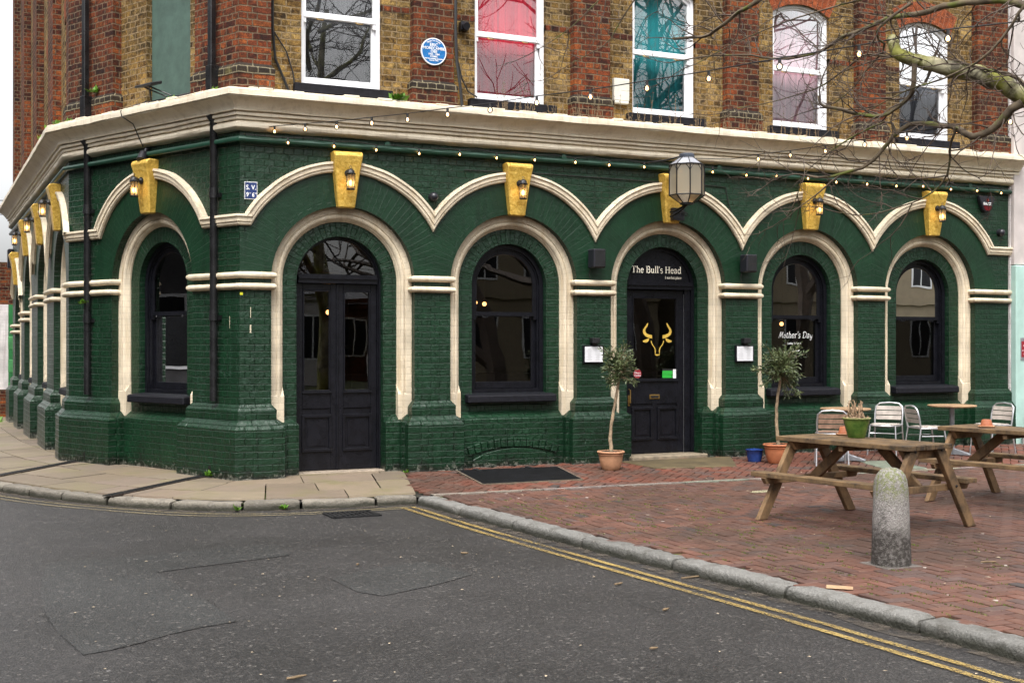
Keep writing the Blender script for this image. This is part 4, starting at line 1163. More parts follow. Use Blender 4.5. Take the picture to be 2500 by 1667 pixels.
def cable(name, pts, r, lab, cat='cable', n=5, grp=None):
    m = MB(); m.tube(pts, r, n); return thing(m, name, M['cable'], lab, cat, grp)
cable('cable', [SW.p(1.9, -.02, 4.56), SW.p(1.93, .12, 4.46), SW.p(1.96, .30, 4.40), SW.p(1.93, .30, 4.33), SW.p(1.84, .20, 4.24), SW.p(1.85, .12, 4.10), SW.p(1.83, .07, 3.98)], .007, 'thin black cable hanging over the cornice below the floodlight')
cable('cable', [FW.p(3.66, UD + .02, 6.5), FW.p(3.66, UD + .02, 5.2), FW.p(3.69, UD + .03, 4.85), FW.p(3.86, UD + .04, 4.46)], .016, 'black cable down the yellow brick beside the corner pilaster')
cable('cable', [FW.p(3.68, UD + .02, 5.16), FW.p(3.82, UD + .03, 4.95), FW.p(3.9, UD + .03, 4.70), FW.p(3.93, UD + .04, 4.42)], .009, 'thin black cable curving left of the dark upper window')
cable('cable', [FW.p(5.885, .02, 6.5), FW.p(5.885, .02, 5.3), FW.p(5.9, .02, 5.0), FW.p(5.93, .04, 4.75), FW.p(5.96, .05, 4.45)], .02, 'thick black cable bundle right of the blue plaque')
cable('cable', [FW.p(5.9, .03, 5.05), FW.p(5.97, .02, 4.80), FW.p(6.06, .0, 4.66), FW.p(6.18, .0, 4.60)], .010, 'black cable curving to the sill of the red curtained window')
cable('wall_cable', [FW.p(6.0, .012, 3.70), FW.p(7.0, .012, 3.715), FW.p(9.6, .012, 3.70), FW.p(9.83, .012, 3.69), FW.p(9.87, .012, 3.5), FW.p(10.08, .012, 2.95)], .006, 'thin dark cable clipped along the wall below the green pipe')
# bird muck and weeds in the ledge
def leafmat(name, a, b_, rough=.5, tr=.25):
    t = NT(name); n = t.noise(7, detail=3); w = t.n('ShaderNodeObjectInfo')
    c_ = t.mix(t.ramp(n, [(.3, 0), (.7, 1)]), a, b_)
    return t.pbr(c_, rough)
M['weed'] = leafmat('fresh_weed', (.06, .16, .012), (.16, .30, .03)); M['dry'] = plain('dry_stalk', (.16, .11, .06), .8, var=.4); M['olive'] = leafmat('olive_leaf', (.022, .042, .012), (.13, .155, .065), .38)
def weed(c, n, size, lab, grp='weeds growing out of the masonry'):
    m = MB(); c = Vector(c)
    for i in range(n):
        a = rnd(0, 2 * pi); e = rnd(.1, 1.3); L = size * rnd(.5, 1.2)
        d = Vector((cos(a) * cos(e), sin(a) * cos(e) - .3, sin(e))).normalized(); b0 = c + Vector((jit(size * .5), jit(size * .2), 0)); s_ = d.cross(Vector((jit(1), jit(1), 1))).normalized() * L * .28
        m.add([b0, b0 + d * L * .5 + s_, b0 + d * L, b0 + d * L * .5 - s_], [(0, 1, 2, 3)])
    return thing(m, 'weed', M['weed'], lab, 'weed', grp)
weed(FW.p(5.06, .24, 4.43), 34, .11, 'leafy green weed on the cornice under the grey upper window')
weed(SW.p(.18, .22, 4.43), 10, .06, 'tiny weed on the cornice at the front corner')
weed(SW.p(1.12, .16, 4.44), 14, .07, 'small weed at right end of the flaking corner sill')
weed(SW.p(3.3, .2, 4.44), 14, .07, 'weed on the cornice below the left drainpipe'); weed(SW.p(3.62, .2, 4.44), 12, .07, 'second weed on the cornice near the left drainpipe')
weed(LW.p(.5, .2, 4.44), 20, .10, 'bushy weed on the side street cornice'); weed(LW.p(1.4, .2, 4.44), 16, .10, 'farther weed on the side street cornice')
weed(SW.p(3.0, .04, 4.80), 22, .09, 'weed growing from the coping beside the left upper drainpipe')
weed(SW.p(3.13, .10, 2.10), 34, .07, 'bright weed sprouting from the left drainpipe under the impost bands')
weed(SW.p(.36, .14, .085), 40, .07, 'bright green weed at the foot of the right corner drainpipe'); weed((5.19, -.17, .065), 16, .05, 'small clover at the foot of the double door pier')
weed((2.86, -1.60, -.07), 16, .06, 'weed in the kerb joint, left of two'); weed((3.30, -1.70, -.07), 16, .06, 'weed in the kerb joint, right of two')
weed((15.3, -.3, .02), 40, .12, 'low green weed under the pale mint shopfront'); weed((1.3, 13.9, -.1), 40, .25, 'green plant at the far end of the side street wall')
def stalks(x0, x1, n, lab):
    m = MB()
    for i in range(n):
        x = rnd(x0, x1); h = rnd(.12, .42); q = [(x, -.14 + jit(.08), 4.42)]
        for k in range(4): p_ = q[-1]; q.append((p_[0] + jit(.012), p_[1] + jit(.012), p_[2] + h / 4))
        m.tube(q, [.0035, .003, .0025, .002, .001], 4)
        for k in range(1, 5):
            for _ in range(2): m.bar(q[k], (q[k][0] + jit(.025), q[k][1] + jit(.02), q[k][2] + rnd(.005, .03)), .003, .003)
    for i in range(n):
        x = rnd(x0, x1); q = Vector((x, -.2 + jit(.05), 4.425))
        for k in range(4): m.add([q, q + Vector((jit(.03), jit(.02), .03)), q + Vector((jit(.03), jit(.02), .012))], [(0, 1, 2)])
    thing(m, 'dry_weeds', M['dry'], lab, 'dry weeds', 'dry stalks standing on the cornice')
stalks(6.25, 7.3, 22, 'dry stalks on the cornice in front of the red curtained window'); stalks(7.45, 9.5, 34, 'dry stalks on the cornice in front of the teal curtained window'); stalks(9.6, 12.5, 40, 'dry stalks on the cornice in front of the pink curtained window')

# string lights
def stringlights(pts, bulbs, lab, r=.022, drop=.035):
    e = empty('string_lights', pts[0], 0, lab, 'string lights', 'festoon lights along the front')
    m = MB(); m.tube(pts, .005, 5)
    for b_ in bulbs: m.tube([b_, (b_[0], b_[1], b_[2] - drop)], .012, 6)
    cb = build(m, 'cable', M['cable'], e)
    p0 = None
    for b_ in bulbs:
        if p0 is None:
            mm = MB(); mm.sphere((0, 0, .0), r * .5, 6, 1.25); nf = len(mm.f); mm.sphere((0, 0, 0), r, 8, 1.15); p0 = build(mm, 'bulb', M['bulb'], e, smooth=60, local=True, mat2=M['lglass'], from2=nf); o = p0
        else: o = p0.copy(); COL.objects.link(o)
        o.location = Vector((b_[0], b_[1], b_[2] - drop - r)) - Vector(pts[0])
    return e
random.seed(3)
wx = [3.80 + .523 * i + jit(.03) for i in range(22)]
wb_ = [(x, -.115, 3.915 + jit(.015)) for x in wx]
stringlights([(3.3, -.1, 3.93)] + [q for x, y, z in wb_ for q in ((x, y, z), (x + .26, y + .02, z + .012 + rnd(0, .02)))], wb_, 'row of glowing bulbs strung along the green pipe under the cornice')
A_ = [(3.63, -.11, 3.99), (3.82, -.69, 3.94), (4.00, -1.26, 3.89), (4.19, -1.85, 3.85), (4.37, -2.41, 3.81), (4.56, -2.99, 3.78), (4.74, -3.58, 3.74), (4.93, -4.16, 3.72), (5.13, -4.78, 3.68), (5.32, -5.38, 3.66), (5.51, -5.98, 3.64), (5.71, -6.60, 3.63), (5.91, -7.23, 3.61), (6.11, -7.86, 3.60)]
A_ = [(x, y, z + .055) for x, y, z in A_]
stringlights([(3.4, -.02, 4.0)] + A_ + [(6.55, -8.4, 3.66)], A_[:], 'festoon of clear bulbs running from the pub corner out to the street tree', r=.026)
B_ = [(9.64, -1.00, 3.94), (9.57, -1.74, 3.88), (9.50, -2.48, 3.83), (9.43, -3.23, 3.79), (9.36, -3.96, 3.75), (9.29, -4.72, 3.70), (9.22, -5.47, 3.67)]
B_ = [(x, y, z + .05) for x, y, z in B_]
stringlights([(9.1, -.3, 4.0), (9.70, -.32, 4.02)] + B_ + [(8.9, -7.0, 3.7), (8.2, -8.2, 3.8), (7.0, -8.7, 4.0)], B_, 'shorter festoon of bulbs running from the large lantern towards the tree', r=.027)
# ------------------------------------------------------------------ ground
ZR = -.09
POLYW = [(QX, QY + 40), (QX, QY), (CX, 0), (60, 0)]
def dwall(x, y):
    p = Vector((x, y)); best = 99
    for i in range(3):
        a = Vector(POLYW[i]); b_ = Vector(POLYW[i + 1]); ab = b_ - a
        t = max(0, min(1, (p - a).dot(ab) / ab.length_squared)); best = min(best, (p - a - ab * t).length)
    return best
def zg(x, y):
    inside = (y > 0 and x > 3.6)
    d = 0 if inside else dwall(x, y)
    return .07 * max(0, 1 - d / 1.9) - .009 * max(0, y - 2.5) + .004 * mnoise.noise((x * .8, y * .8, 0))
def asphalt(name, base, warm=(1, .97, .95), gloss=.5, dark=.5):
    t = NT(name)
    v = t.n('ShaderNodeTexVoronoi', Vector=t.pos(), Scale=70.0)
    v2 = t.n('ShaderNodeTexVoronoi', Vector=t.pos(), Scale=55.0)
    big = t.noise(.42, detail=7, rough=.62); mid = t.noise(4, detail=5); fine = t.noise(130, detail=5, rough=.7)
    col = tuple(base * w for w in warm)
    c = t.mix(t.ramp(big, [(.34, 0), (.66, 1)]), tuple(x * dark * .8 for x in col), tuple(x * 1.75 for x in col))
    c = t.mix(t.ramp(mid, [(.4, 0), (.75, .5)]), c, tuple(x * .6 for x in col))
    c = t.mix(t.ramp(t.n('ShaderNodeSeparateColor', Color=v.outputs['Color']).outputs[0], [(.45, 0), (.97, .75)]), c, (.066, .060, .056))
    c = t.mix(t.ramp(t.n('ShaderNodeSeparateColor', Color=v2.outputs['Color']).outputs[1], [(.965, 0), (.985, .7)]), c, (.17, .155, .14))
    c = t.mix(t.ramp(fine, [(.36, .85), (.52, 0)]), c, (.004, .004, .004))
    c = t.mix(t.ramp(fine, [(.56, 0), (.70, .6)]), c, (.085, .077, .072))
    g = t.n('ShaderNodeTexVoronoi', Vector=t.pos(), Scale=2.4)
    gs = t.math('MULTIPLY', t.math('LESS_THAN', g.outputs['Distance'], .035), t.math('GREATER_THAN', t.n('ShaderNodeSeparateColor', Color=g.outputs['Color']).outputs[2], .55))
    c = t.mix(t.math('MULTIPLY', gs, .5), c, (.25, .235, .23))
    h = t.math('ADD', t.math('MULTIPLY', v.outputs['Distance'], .9), t.math('MULTIPLY', fine, .8))
    r = t.math('ADD', t.math('MULTIPLY', t.ramp(big, [(.35, 0), (.65, 1)]), .22), gloss)
    return t.pbr(c, r, t.bump(h, .9, .011), spec=.5)
M['asphalt'] = asphalt('asphalt', .0175, (1.08, .97, .95), .38); M['asphalt2'] = asphalt('asphalt_patch', .020, (.96, 1.0, .98), .40, .7); M['asphalt3'] = asphalt('asphalt_gutter', .055, (1.08, 1.0, .86), .6, .6)
def sheet(pts, z, name, mat, n=1, tri=False, kind='structure', label=None):
    m = MB(); m.add([(x, y, z) for x, y in pts], [tuple(range(len(pts)))])
    o = build(m, name, M[mat]); return tag(o, label, None, None, kind)
M['farground'] = plain('far_ground', (.10, .095, .085), .9, var=.3, scale=.5)
sheet([(-300, -300), (300, -300), (300, 300), (-300, 300)], -.16, 'ground', 'farground')
sheet([(-60, -60), (60, -60), (60, 60), (-60, 60)], ZR, 'road', 'asphalt')
def crack(path, w, name='road_crack'):
    m = MB(); Q = []
    for i in range(len(path) - 1):
        a = Vector((*path[i], 0)); b_ = Vector((*path[i + 1], 0)); n = max(2, int((b_ - a).length / .07))
        for k in range(n): Q.append(a.lerp(b_, k / n))
    Q.append(Vector((*path[-1], 0)))
    for i in range(1, len(Q) - 1): Q[i] = Q[i] + Vector((jit(.026), jit(.026), 0))
    for i in range(len(Q) - 1):
        t = (Q[i + 1] - Q[i]).normalized(); nn = Vector((-t.y, t.x, 0))
        w0 = w * max(0, .30 + 2.0 * mnoise.noise(Q[i] * 2.3)); w1 = w * max(0, .30 + 2.0 * mnoise.noise(Q[i + 1] * 2.3))
        z = ZR + .0065
        if w0 + w1 < 1e-5: continue
        m.add([(*(Q[i] + nn * w0)[:2], z), (*(Q[i] - nn * w0)[:2], z), (*(Q[i + 1] - nn * w1)[:2], z), (*(Q[i + 1] + nn * w1)[:2], z)], [(0, 1, 2, 3)])
    tag(build(m, name, M['crackmat']), None, None, None, 'structure')
M['crackmat'] = plain('dark_crack', (.011, .0105, .0095), .9)
RP = [[(0.88, -3.86), (0.74, -5.05), (0.70, -5.72), (0.73, -6.38), (0.80, -6.97), (0.96, -6.92), (1.14, -6.81), (1.31, -6.68), (1.53, -6.57), (1.74, -6.51), (1.70, -5.86), (1.65, -5.48), (1.61, -5.12), (1.58, -4.64), (1.88, -4.54), (2.38, -4.41), (2.66, -4.32), (2.70, -3.74), (2.13, -3.78), (1.54, -3.85)], [(2.66, -5.43), (3.04, -5.18), (3.54, -5.04), (3.64, -5.71), (3.23, -5.97), (2.79, -6.16), (2.68, -5.96)], [(3.65, -3.31), (3.64, -3.86), (3.70, -4.15), (4.47, -4.08)], [(4.18, -6.88), (4.21, -7.51), (4.15, -8.07), (3.98, -8.92)], [(1.74, -6.51), (2.01, -6.54), (2.68, -6.65)]]
sheet(RP[0], ZR + .004, 'road_patch', 'asphalt2'); sheet(RP[1], ZR + .004, 'road_patch', 'asphalt2')
crack(RP[0][5:11], .0024); crack(RP[0][1:5], .0014); crack(RP[0][10:13], .0016); crack(RP[2], .002); crack(RP[3], .002); crack(RP[4], .002)

KL = [(-.35, 34), (-.35, 9), (-.05, 4.6), (.40, 2.3), (.82, 1.2), (1.26, .26), (1.74, -.55), (2.09, -.98), (2.46, -1.32), (2.85, -1.55), (3.3, -1.67), (3.77, -1.75), (4.33, -1.79), (4.70, -1.80)]
KR = [(4.70, -1.80), (4.74, -2.6), (4.80, -3.6), (4.93, -5.3), (5.06, -6.45), (5.14, -7.4), (5.21, -8.2), (5.27, -9.3), (5.36, -11.5), (5.45, -17), (5.6, -40)]
def along(P, step):
    out = []; 
    for i in range(len(P) - 1):
        a = Vector(P[i]); b_ = Vector(P[i + 1]); n = max(1, int((b_ - a).length / step))
        for k in range(n): out.append(a.lerp(b_, k / n))
    out.append(Vector(P[-1])); return out
def smoothp(P, it=2):
    for _ in range(it):
        Q = [P[0]]
        for i in range(len(P) - 1):
            a, b_ = P[i], P[i + 1]
            Q += [(a[0] * .75 + b_[0] * .25, a[1] * .75 + b_[1] * .25), (a[0] * .25 + b_[0] * .75, a[1] * .25 + b_[1] * .75)]
        Q.append(P[-1]); P = Q
    return P
def normals(P, side):
    N = []
    for i in range(len(P)):
        t = (P[min(i + 1, len(P) - 1)] - P[max(i - 1, 0)]).normalized(); N.append(Vector((-t.y, t.x)) * side)
    return N
def kerb(P, side, name, col, maxlen, lo, hi, wid, lab):
    pts = along(smoothp(P), .05); N = normals(pts, side)
    m = MB(); i = 0; acc = 0
    prof = [(.0, -.3), (-.004, -.055), (.0, -.022), (.012, -.004), (.035, .003), (wid, .0), (wid, -.2)]
    while i < len(pts) - 2:
        L = rnd(lo, hi); j = i
        d = 0
        while j < len(pts) - 1 and d < L: d += (pts[j + 1] - pts[j]).length; j += 1
        tint = rnd(.75, 1.2); cc = tuple(x * tint for x in col)
        vs = []; rows = 0; dz = jit(.005)
        idx = list(range(i, j + 1))
        for n_, k in enumerate(idx):
            q = pts[k]
            if n_ == 0 and k < len(pts) - 1: q = pts[k].lerp(pts[k + 1], .5)
            e = 1.0 if 0 < n_ < len(idx) - 1 else .0
            for o, z in prof:
                w = .009 * mnoise.noise((q.x * 5, q.y * 5, z * 20 + o * 10)) + .006 * mnoise.noise((q.x * 17, q.y * 17, z * 30))
                oo = o + w + (0 if e else (.012 if o < .05 else 0)); zz_ = z + w + dz - (0 if e or z < -.03 else .012)
                v = q + N[k] * oo
                vs.append((v.x, v.y, zz_ - .009 * max(0, v.y - 2.5)))
            rows += 1
        kp = len(prof)
        fs = [(a * kp + b_, (a + 1) * kp + b_, (a + 1) * kp + b_ + 1, a * kp + b_ + 1) for a in range(rows - 1) for b_ in range(kp - 1)]
        fs += [tuple(range(kp)), tuple((rows - 1) * kp + b_ for b_ in range(kp))]
        m.add(vs, fs, None, cc); i = j
        if pts[min(i, len(pts) - 1)].y < -20: break
    o = build(m, name, M['granite'], smooth=50)
    tag(o, None, None, None, 'structure')
def granite():
    t = NT('weathered_kerb_stone')
    at = t.n('ShaderNodeAttribute', _attribute_name='tint').outputs['Color']
    v = t.n('ShaderNodeTexVoronoi', Vector=t.pos(), Scale=160.0)
    n1 = t.noise(5, detail=7, rough=.7); n2 = t.noise(45, detail=5)
    c = t.mix(t.math('MULTIPLY', t.n('ShaderNodeSeparateColor', Color=v.outputs['Color']).outputs[0], .55), at, (.10, .095, .085))
    c = t.mix(t.ramp(n1, [(.48, 0), (.68, .75)]), c, (.055, .05, .04))
    c = t.mix(t.ramp(n2, [(.55, 0), (.75, .5)]), c, (.27, .255, .235))
    z = t.n('ShaderNodeSeparateXYZ', Vector=t.pos()).outputs[2]
    c = t.mix(t.math('MULTIPLY', t.ramp(t.math('ADD', t.math('MULTIPLY', z, 7), t.math('MULTIPLY', n1, .9)), [(0, 1), (.36, 0)]), .92), c, (.022, .022, .014))
    return t.pbr(c, .8, t.bump(t.math('ADD', n2, t.math('MULTIPLY', n1, .8)), .7, .02), spec=.3)
M['granite'] = granite()
random.seed(11)
kerb(KL, 1, 'kerb', (.20, .175, .14), 9, .55, .85, .15, None)
kerb(KR, 1, 'kerb', (.17, .166, .155), 9, .85, 1.2, .17, None)

# bedding under the flags and pavers
def bedmat():
    t = NT('mossy_joint_bed')
    n1 = t.noise(.9, detail=5, rough=.7); n2 = t.noise(9, detail=4)
    k = t.math('ADD', t.math('MULTIPLY', n1, .6), t.math('MULTIPLY', n2, .4))
    c = t.mix(t.ramp(k, [(.50, 0), (.60, 1)]), (.014, .011, .008), (.11, .15, .010))
    return t.pbr(c, .95, t.bump(n2, .6, .02))
M['bed'] = bedmat()
inner = [Vector((p[0] + .05, p[1])) for p in smoothp(KL)]
m = MB()
kl = [(p[0] + .06, p[1] + .03) for p in smoothp(KL)]; kr = [(p[0] + .08, p[1]) for p in smoothp(KR)]
XS = [kl, kr]
pts = kl + kr[1:] + [(60, -40), (60, .6), (4.2, .6), (2.4, 3.6), (2.4, 34)]
m.add([(x, y, -.022 - .009 * max(0, y - 2.5)) for x, y in pts], [tuple(range(len(pts)))])
tag(build(m, 'pavement_bed', M['bed'], recalc=False), None, None, None, 'structure')

def flagmat():
    t = NT('worn_stone_flags')
    at = t.n('ShaderNodeAttribute', _attribute_name='tint').outputs['Color']
    n1 = t.noise(1.5, detail=7, rough=.65); n2 = t.noise(60, detail=4)
    c = t.mix(t.ramp(n1, [(.45, 0), (.75, .6)]), at, (.12, .10, .07))
    c = t.mix(t.ramp(t.noise(2.1, detail=6), [(.52, 0), (.70, .7)]), c, (.15, .135, .05))
    c = t.mix(t.math('MULTIPLY', n2, .25), c, (.08, .07, .06))
    g = t.n('ShaderNodeTexVoronoi', Vector=t.pos(), Scale=4.5)
    gs = t.math('MULTIPLY', t.math('LESS_THAN', g.outputs['Distance'], .11), t.math('GREATER_THAN', t.n('ShaderNodeSeparateColor', Color=g.outputs['Color']).outputs[2], .5))
    c = t.mix(t.math('MULTIPLY', gs, .6), c, (.40, .38, .35))
    return t.pbr(c, t.math('ADD', t.math('MULTIPLY', n1, .3), .42), t.bump(t.math('ADD', n2, t.math('MULTIPLY', t.noise(8, detail=4), 1.2)), .35, .008), spec=.45)
M['flag'] = flagmat()
random.seed(5)
pts = along(smoothp(KL), .06); N = normals(pts, 1)
for i in range(len(pts)):                      # swing the last normals to the slanted edge of the flags
    k = len(pts) - 1 - i
    if i < 26:
        f = 1 - i / 26; N[k] = (N[k] * (1 - f) + Vector((.283, .985)) * f)
m = MB()
rows = [.153, .60, 1.18, 1.72, 2.30, 2.85, 3.4]
for r_ in range(len(rows) - 1):
    o0, o1 = rows[r_] + .004, rows[r_ + 1] - .004; i = 0
    while i < len(pts) - 3:
        L = rnd(.45, 1.0); j = i; d = 0
        while j < len(pts) - 1 and d < L:
            mid = (o0 + o1) / 2
            d += ((pts[j + 1] + N[j + 1] * mid) - (pts[j] + N[j] * mid)).length; j += 1
            if j - i > 40: break
        t_ = rnd(.8, 1.15); cc = (.19 * t_, .148 * t_ * rnd(.96, 1.03), .104 * t_ * rnd(.92, 1.06)); dz = jit(.003)
        idx = list(range(i, j + 1)); vs = []
        for n_, k in enumerate(idx):
            q, nn = pts[k], N[k]
            if n_ == 0: q = pts[k].lerp(pts[k + 1], .14); nn = N[k].lerp(N[k + 1], .14)
            for o, zz_ in ((o0, -.02), (o0 + .004, 0), (o1 - .004, 0), (o1, -.02)):
                v = q + nn * o; vs.append((v.x, v.y, zg(v.x, v.y) + zz_ + dz))
        n_ = len(idx)
        fs = [(a * 4 + b_, (a + 1) * 4 + b_, (a + 1) * 4 + b_ + 1, a * 4 + b_ + 1) for a in range(n_ - 1) for b_ in range(3)]
        m.add(vs, fs, None, cc); i = j
tag(build(m, 'stone_pavement', M['flag'], recalc=False), None, None, None, 'structure')

def pavermat():
    t = NT('clay_pavers')
    at = t.n('ShaderNodeAttribute', _attribute_name='tint').outputs['Color']
    n1 = t.noise(.55, detail=7, rough=.62); n2 = t.noise(70, detail=4); n3 = t.noise(14, detail=5)
    c = t.mix(t.math('MULTIPLY', n2, .45), at, (.045, .03, .024))
    c = t.mix(t.ramp(n1, [(.43, 0), (.62, .72)]), c, (.045, .027, .019))
    c = t.mix(t.ramp(n3, [(.56, 0), (.72, .45)]), c, (.19, .13, .10))
    g = t.n('ShaderNodeTexVoronoi', Vector=t.pos(), Scale=4.0)
    gs = t.math('MULTIPLY', t.math('LESS_THAN', g.outputs['Distance'], .07), t.math('GREATER_THAN', t.n('ShaderNodeSeparateColor', Color=g.outputs['Color']).outputs[2], .6))
    c = t.mix(t.math('MULTIPLY', gs, .8), c, (.42, .38, .34))
    return t.pbr(c, t.math('ADD', t.math('MULTIPLY', n1, .3), .45), t.bump(t.math('ADD', n2, n3), .45, .008), spec=.4)
M['paver'] = pavermat()
PC = [(.175, .074, .050), (.19, .080, .054), (.155, .068, .048), (.135, .066, .053), (.12, .073, .063), (.19, .090, .062), (.17, .072, .047), (.15, .075, .057)]
def kx(y):      # inner edge of the right hand kerb
    P = KR
    for i in range(len(P) - 1):
        if P[i][1] >= y >= P[i + 1][1]:
            f = (P[i][1] - y) / (P[i][1] - P[i + 1][1]); return P[i][0] + (P[i + 1][0] - P[i][0]) * f + .172
    return 4.9
def sepy(x): return -1.80 - .045 * (x - 4.9) if x < 9 else -1.985 - .02 * (x - 9)
def herringbone(name, inside, box, ang, seed, red=0.0):
    random.seed(seed); m = MB(); ca, sa = cos(ang), sin(ang); u = .103; g = .0062
    x0, x1, y0, y1 = box; cx_, cy_ = (x0 + x1) / 2, (y0 + y1) / 2; R = int(hypot(x1 - x0, y1 - y0) / 2 / u) + 3
    for i in range(-R, R):
        for j in range(-R, R):
            k = (i - j) % 4
            if k == 0: a0, b0, a1, b1 = i, j, i + 2, j + 1
            elif k == 3: a0, b0, a1, b1 = i, j, i + 1, j + 2
            else: continue

            c_ = ((a0 + a1) / 2 * u, (b0 + b1) / 2 * u)
            wx_, wy_ = cx_ + c_[0] * ca - c_[1] * sa, cy_ + c_[0] * sa + c_[1] * ca
            if not (x0 < wx_ < x1 and y0 < wy_ < y1): continue
            corners = [(a0 * u + g, b0 * u + g), (a1 * u - g, b0 * u + g), (a1 * u - g, b1 * u - g), (a0 * u + g, b1 * u - g)]
            W_ = [(cx_ + p * ca - q * sa, cy_ + p * sa + q * ca) for p, q in corners]
            ins = [inside(*w) for w in W_]
            if not any(ins): continue
            if not all(ins) and not inside(wx_, wy_): continue
            cc = random.choice(PC); t_ = rnd(.66, .90)
            if red and random.random() < red: cc = (.21, .06, .034)
            if random.random() < .015: cc = (.05, .042, .042); t_ = 1
            cc = tuple(c * t_ for c in cc)
            dz = jit(.0025); tx, ty = jit(.012), jit(.012)
            vs = []
            for s_, zz_ in ((0, -.02), (0, -.003), (.0045, 0)):
                for p, q in corners:
                    mx, my = c_; p2_ = p + (s_ if p < mx else -s_); q2 = q + (s_ if q < my else -s_)
                    wx2, wy2 = cx_ + p2_ * ca - q2 * sa, cy_ + p2_ * sa + q2 * ca
                    vs.append((wx2, wy2, zg(wx2, wy2) + zz_ + dz + (p - mx) * tx + (q - my) * ty))
            fs = [(8, 9, 10, 11)] + [(a + b_, a + (b_ + 1) % 4, a + 4 + (b_ + 1) % 4, a + 4 + b_) for a in (0, 4) for b_ in range(4)]
            m.add(vs, fs, None, cc)
    tag(build(m, name, M['paver'], recalc=False), None, None, None, 'structure')
HATCH = [(5.83, -.20), (7.13, -.30), (6.90, -1.36), (5.67, -1.32)]
def inpoly(x, y, P):
    c = False; j = len(P) - 1
    for i in range(len(P)):
        if (P[i][1] > y) != (P[j][1] > y) and x < (P[j][0] - P[i][0]) * (y - P[i][1]) / (P[j][1] - P[i][1]) + P[i][0]: c = not c
        j = i
    return c
SLAB = [(8.15, -.10), (9.85, -.10), (9.35, -.95), (8.25, -.80)]
herringbone('brick_paving', lambda x, y: kx(y) < x < 1.09 * (y + 14.1) + 3.2 and y < sepy(x) - .06, (4.6, 17, -12.5, -1.7), radians(-2.5), 21)
herringbone('brick_footway', lambda x, y: x > 4.70 + (y + 1.80) * .285 + .012 and sepy(x) + .055 < y < .0 and not inpoly(x, y, HATCH) and not inpoly(x, y, SLAB), (4.6, 18, -2.4, .1), radians(44), 22, .55)
m = MB(); x = 4.86                      # pale edging stones between the two
while x < 17:
    L = rnd(.6, 1.0); n = 6; vs = []; cc = tuple(c * rnd(.85, 1.1) for c in (.24, .22, .185))
    for k in range(n + 1):
        xx = x + .006 + (L - .012) * k / n
        for o, zz_ in ((-.05, -.03), (-.048, .003), (.048, .003), (.05, -.03)): vs.append((xx, sepy(xx) + o + .006 * mnoise.noise((xx * 3, o * 20, 2)), zz_ + .002))
    m.add(vs, [(a * 4 + b_, (a + 1) * 4 + b_, (a + 1) * 4 + b_ + 1, a * 4 + b_ + 1) for a in range(n) for b_ in range(3)], None, cc); x += L
tag(build(m, 'edging_stones', M['granite'], recalc=False), None, None, None, 'structure')
# grit and silt gathered in the gutters
def siltmat():
    t = NT('gutter_silt'); n1 = t.noise(9, detail=7, rough=.75); n2 = t.noise(120, detail=4)
    at = t.n('ShaderNodeAttribute', _attribute_name='tint').outputs['Fac']
    p = t.n('ShaderNodeBsdfPrincipled'); t.set(p.inputs['Base Color'], t.mix(n2, (.03, .024, .017), (.13, .105, .08))); t.set(p.inputs['Roughness'], .95); t.set(p.inputs['Normal'], t.bump(n2, .8, .01))
    tr = t.n('ShaderNodeBsdfTransparent'); mx = t.n('ShaderNodeMixShader', Fac=t.ramp(n1, [(.42, 0), (.62, .85)]))
    t.t.links.new(tr.outputs[0], mx.inputs[1]); t.t.links.new(p.outputs[0], mx.inputs[2]); return t.surf(mx.outputs[0])
M['silt'] = siltmat()
m = MB()
for P_ in (KL, KR):
    Q = along(smoothp(P_), .1); N_ = normals(Q, -1); vs = []
    for q, nn in zip(Q, N_):
        w = .13 + .07 * mnoise.noise((q.x * 1.5, q.y * 1.5, 8)); b_ = q + nn * w; a = q - nn * .02; vs += [(a.x, a.y, ZR + .007), (b_.x, b_.y, ZR + .006)]
    m.add(vs, [(2 * i, 2 * i + 1, 2 * i + 3, 2 * i + 2) for i in range(len(Q) - 1)])
tag(build(m, 'gutter_silt', M['silt'], recalc=False), None, None, None, 'structure')
# yellow lines
def linemat():
    t = NT('worn_yellow_line_paint')
    n1 = t.noise(60, detail=6, rough=.75); n2 = t.noise(1.6, detail=4)
    k = t.math('ADD', n1, t.math('MULTIPLY', n2, .28))
    at = t.n('ShaderNodeAttribute', _attribute_name='tint').outputs['Color']
    c = t.mix(t.ramp(t.noise(9, detail=4), [(.35, 0), (.7, 1)]), at, t.mix(1.0, at, (.75, .7, .6), 'MULTIPLY'))
    p = t.n('ShaderNodeBsdfPrincipled'); t.set(p.inputs['Base Color'], c); t.set(p.inputs['Roughness'], .7)
    tr = t.n('ShaderNodeBsdfTransparent'); mx = t.n('ShaderNodeMixShader', Fac=t.ramp(k, [(.58, 1), (.70, 0)]))
    t.t.links.new(tr.outputs[0], mx.inputs[1]); t.t.links.new(p.outputs[0], mx.inputs[2])
    return t.surf(mx.outputs[0])
M['yline'] = linemat()
def strip(m, P, w, z, cc):
    Q = along(smoothp(P), .08); N_ = normals(Q, 1); vs = []
    for q, nn in zip(Q, N_):
        j_ = .006 * mnoise.noise((q.x * 6, q.y * 6, 3))
        a = q + nn * (w / 2 + j_); b_ = q - nn * (w / 2 - j_); vs += [(a.x, a.y, z), (b_.x, b_.y, z)]
    m.add(vs, [(2 * i, 2 * i + 1, 2 * i + 3, 2 * i + 2) for i in range(len(Q) - 1)], None, cc)
m = MB(); Y1 = (.34, .24, .075); Y2 = (.23, .19, .10)
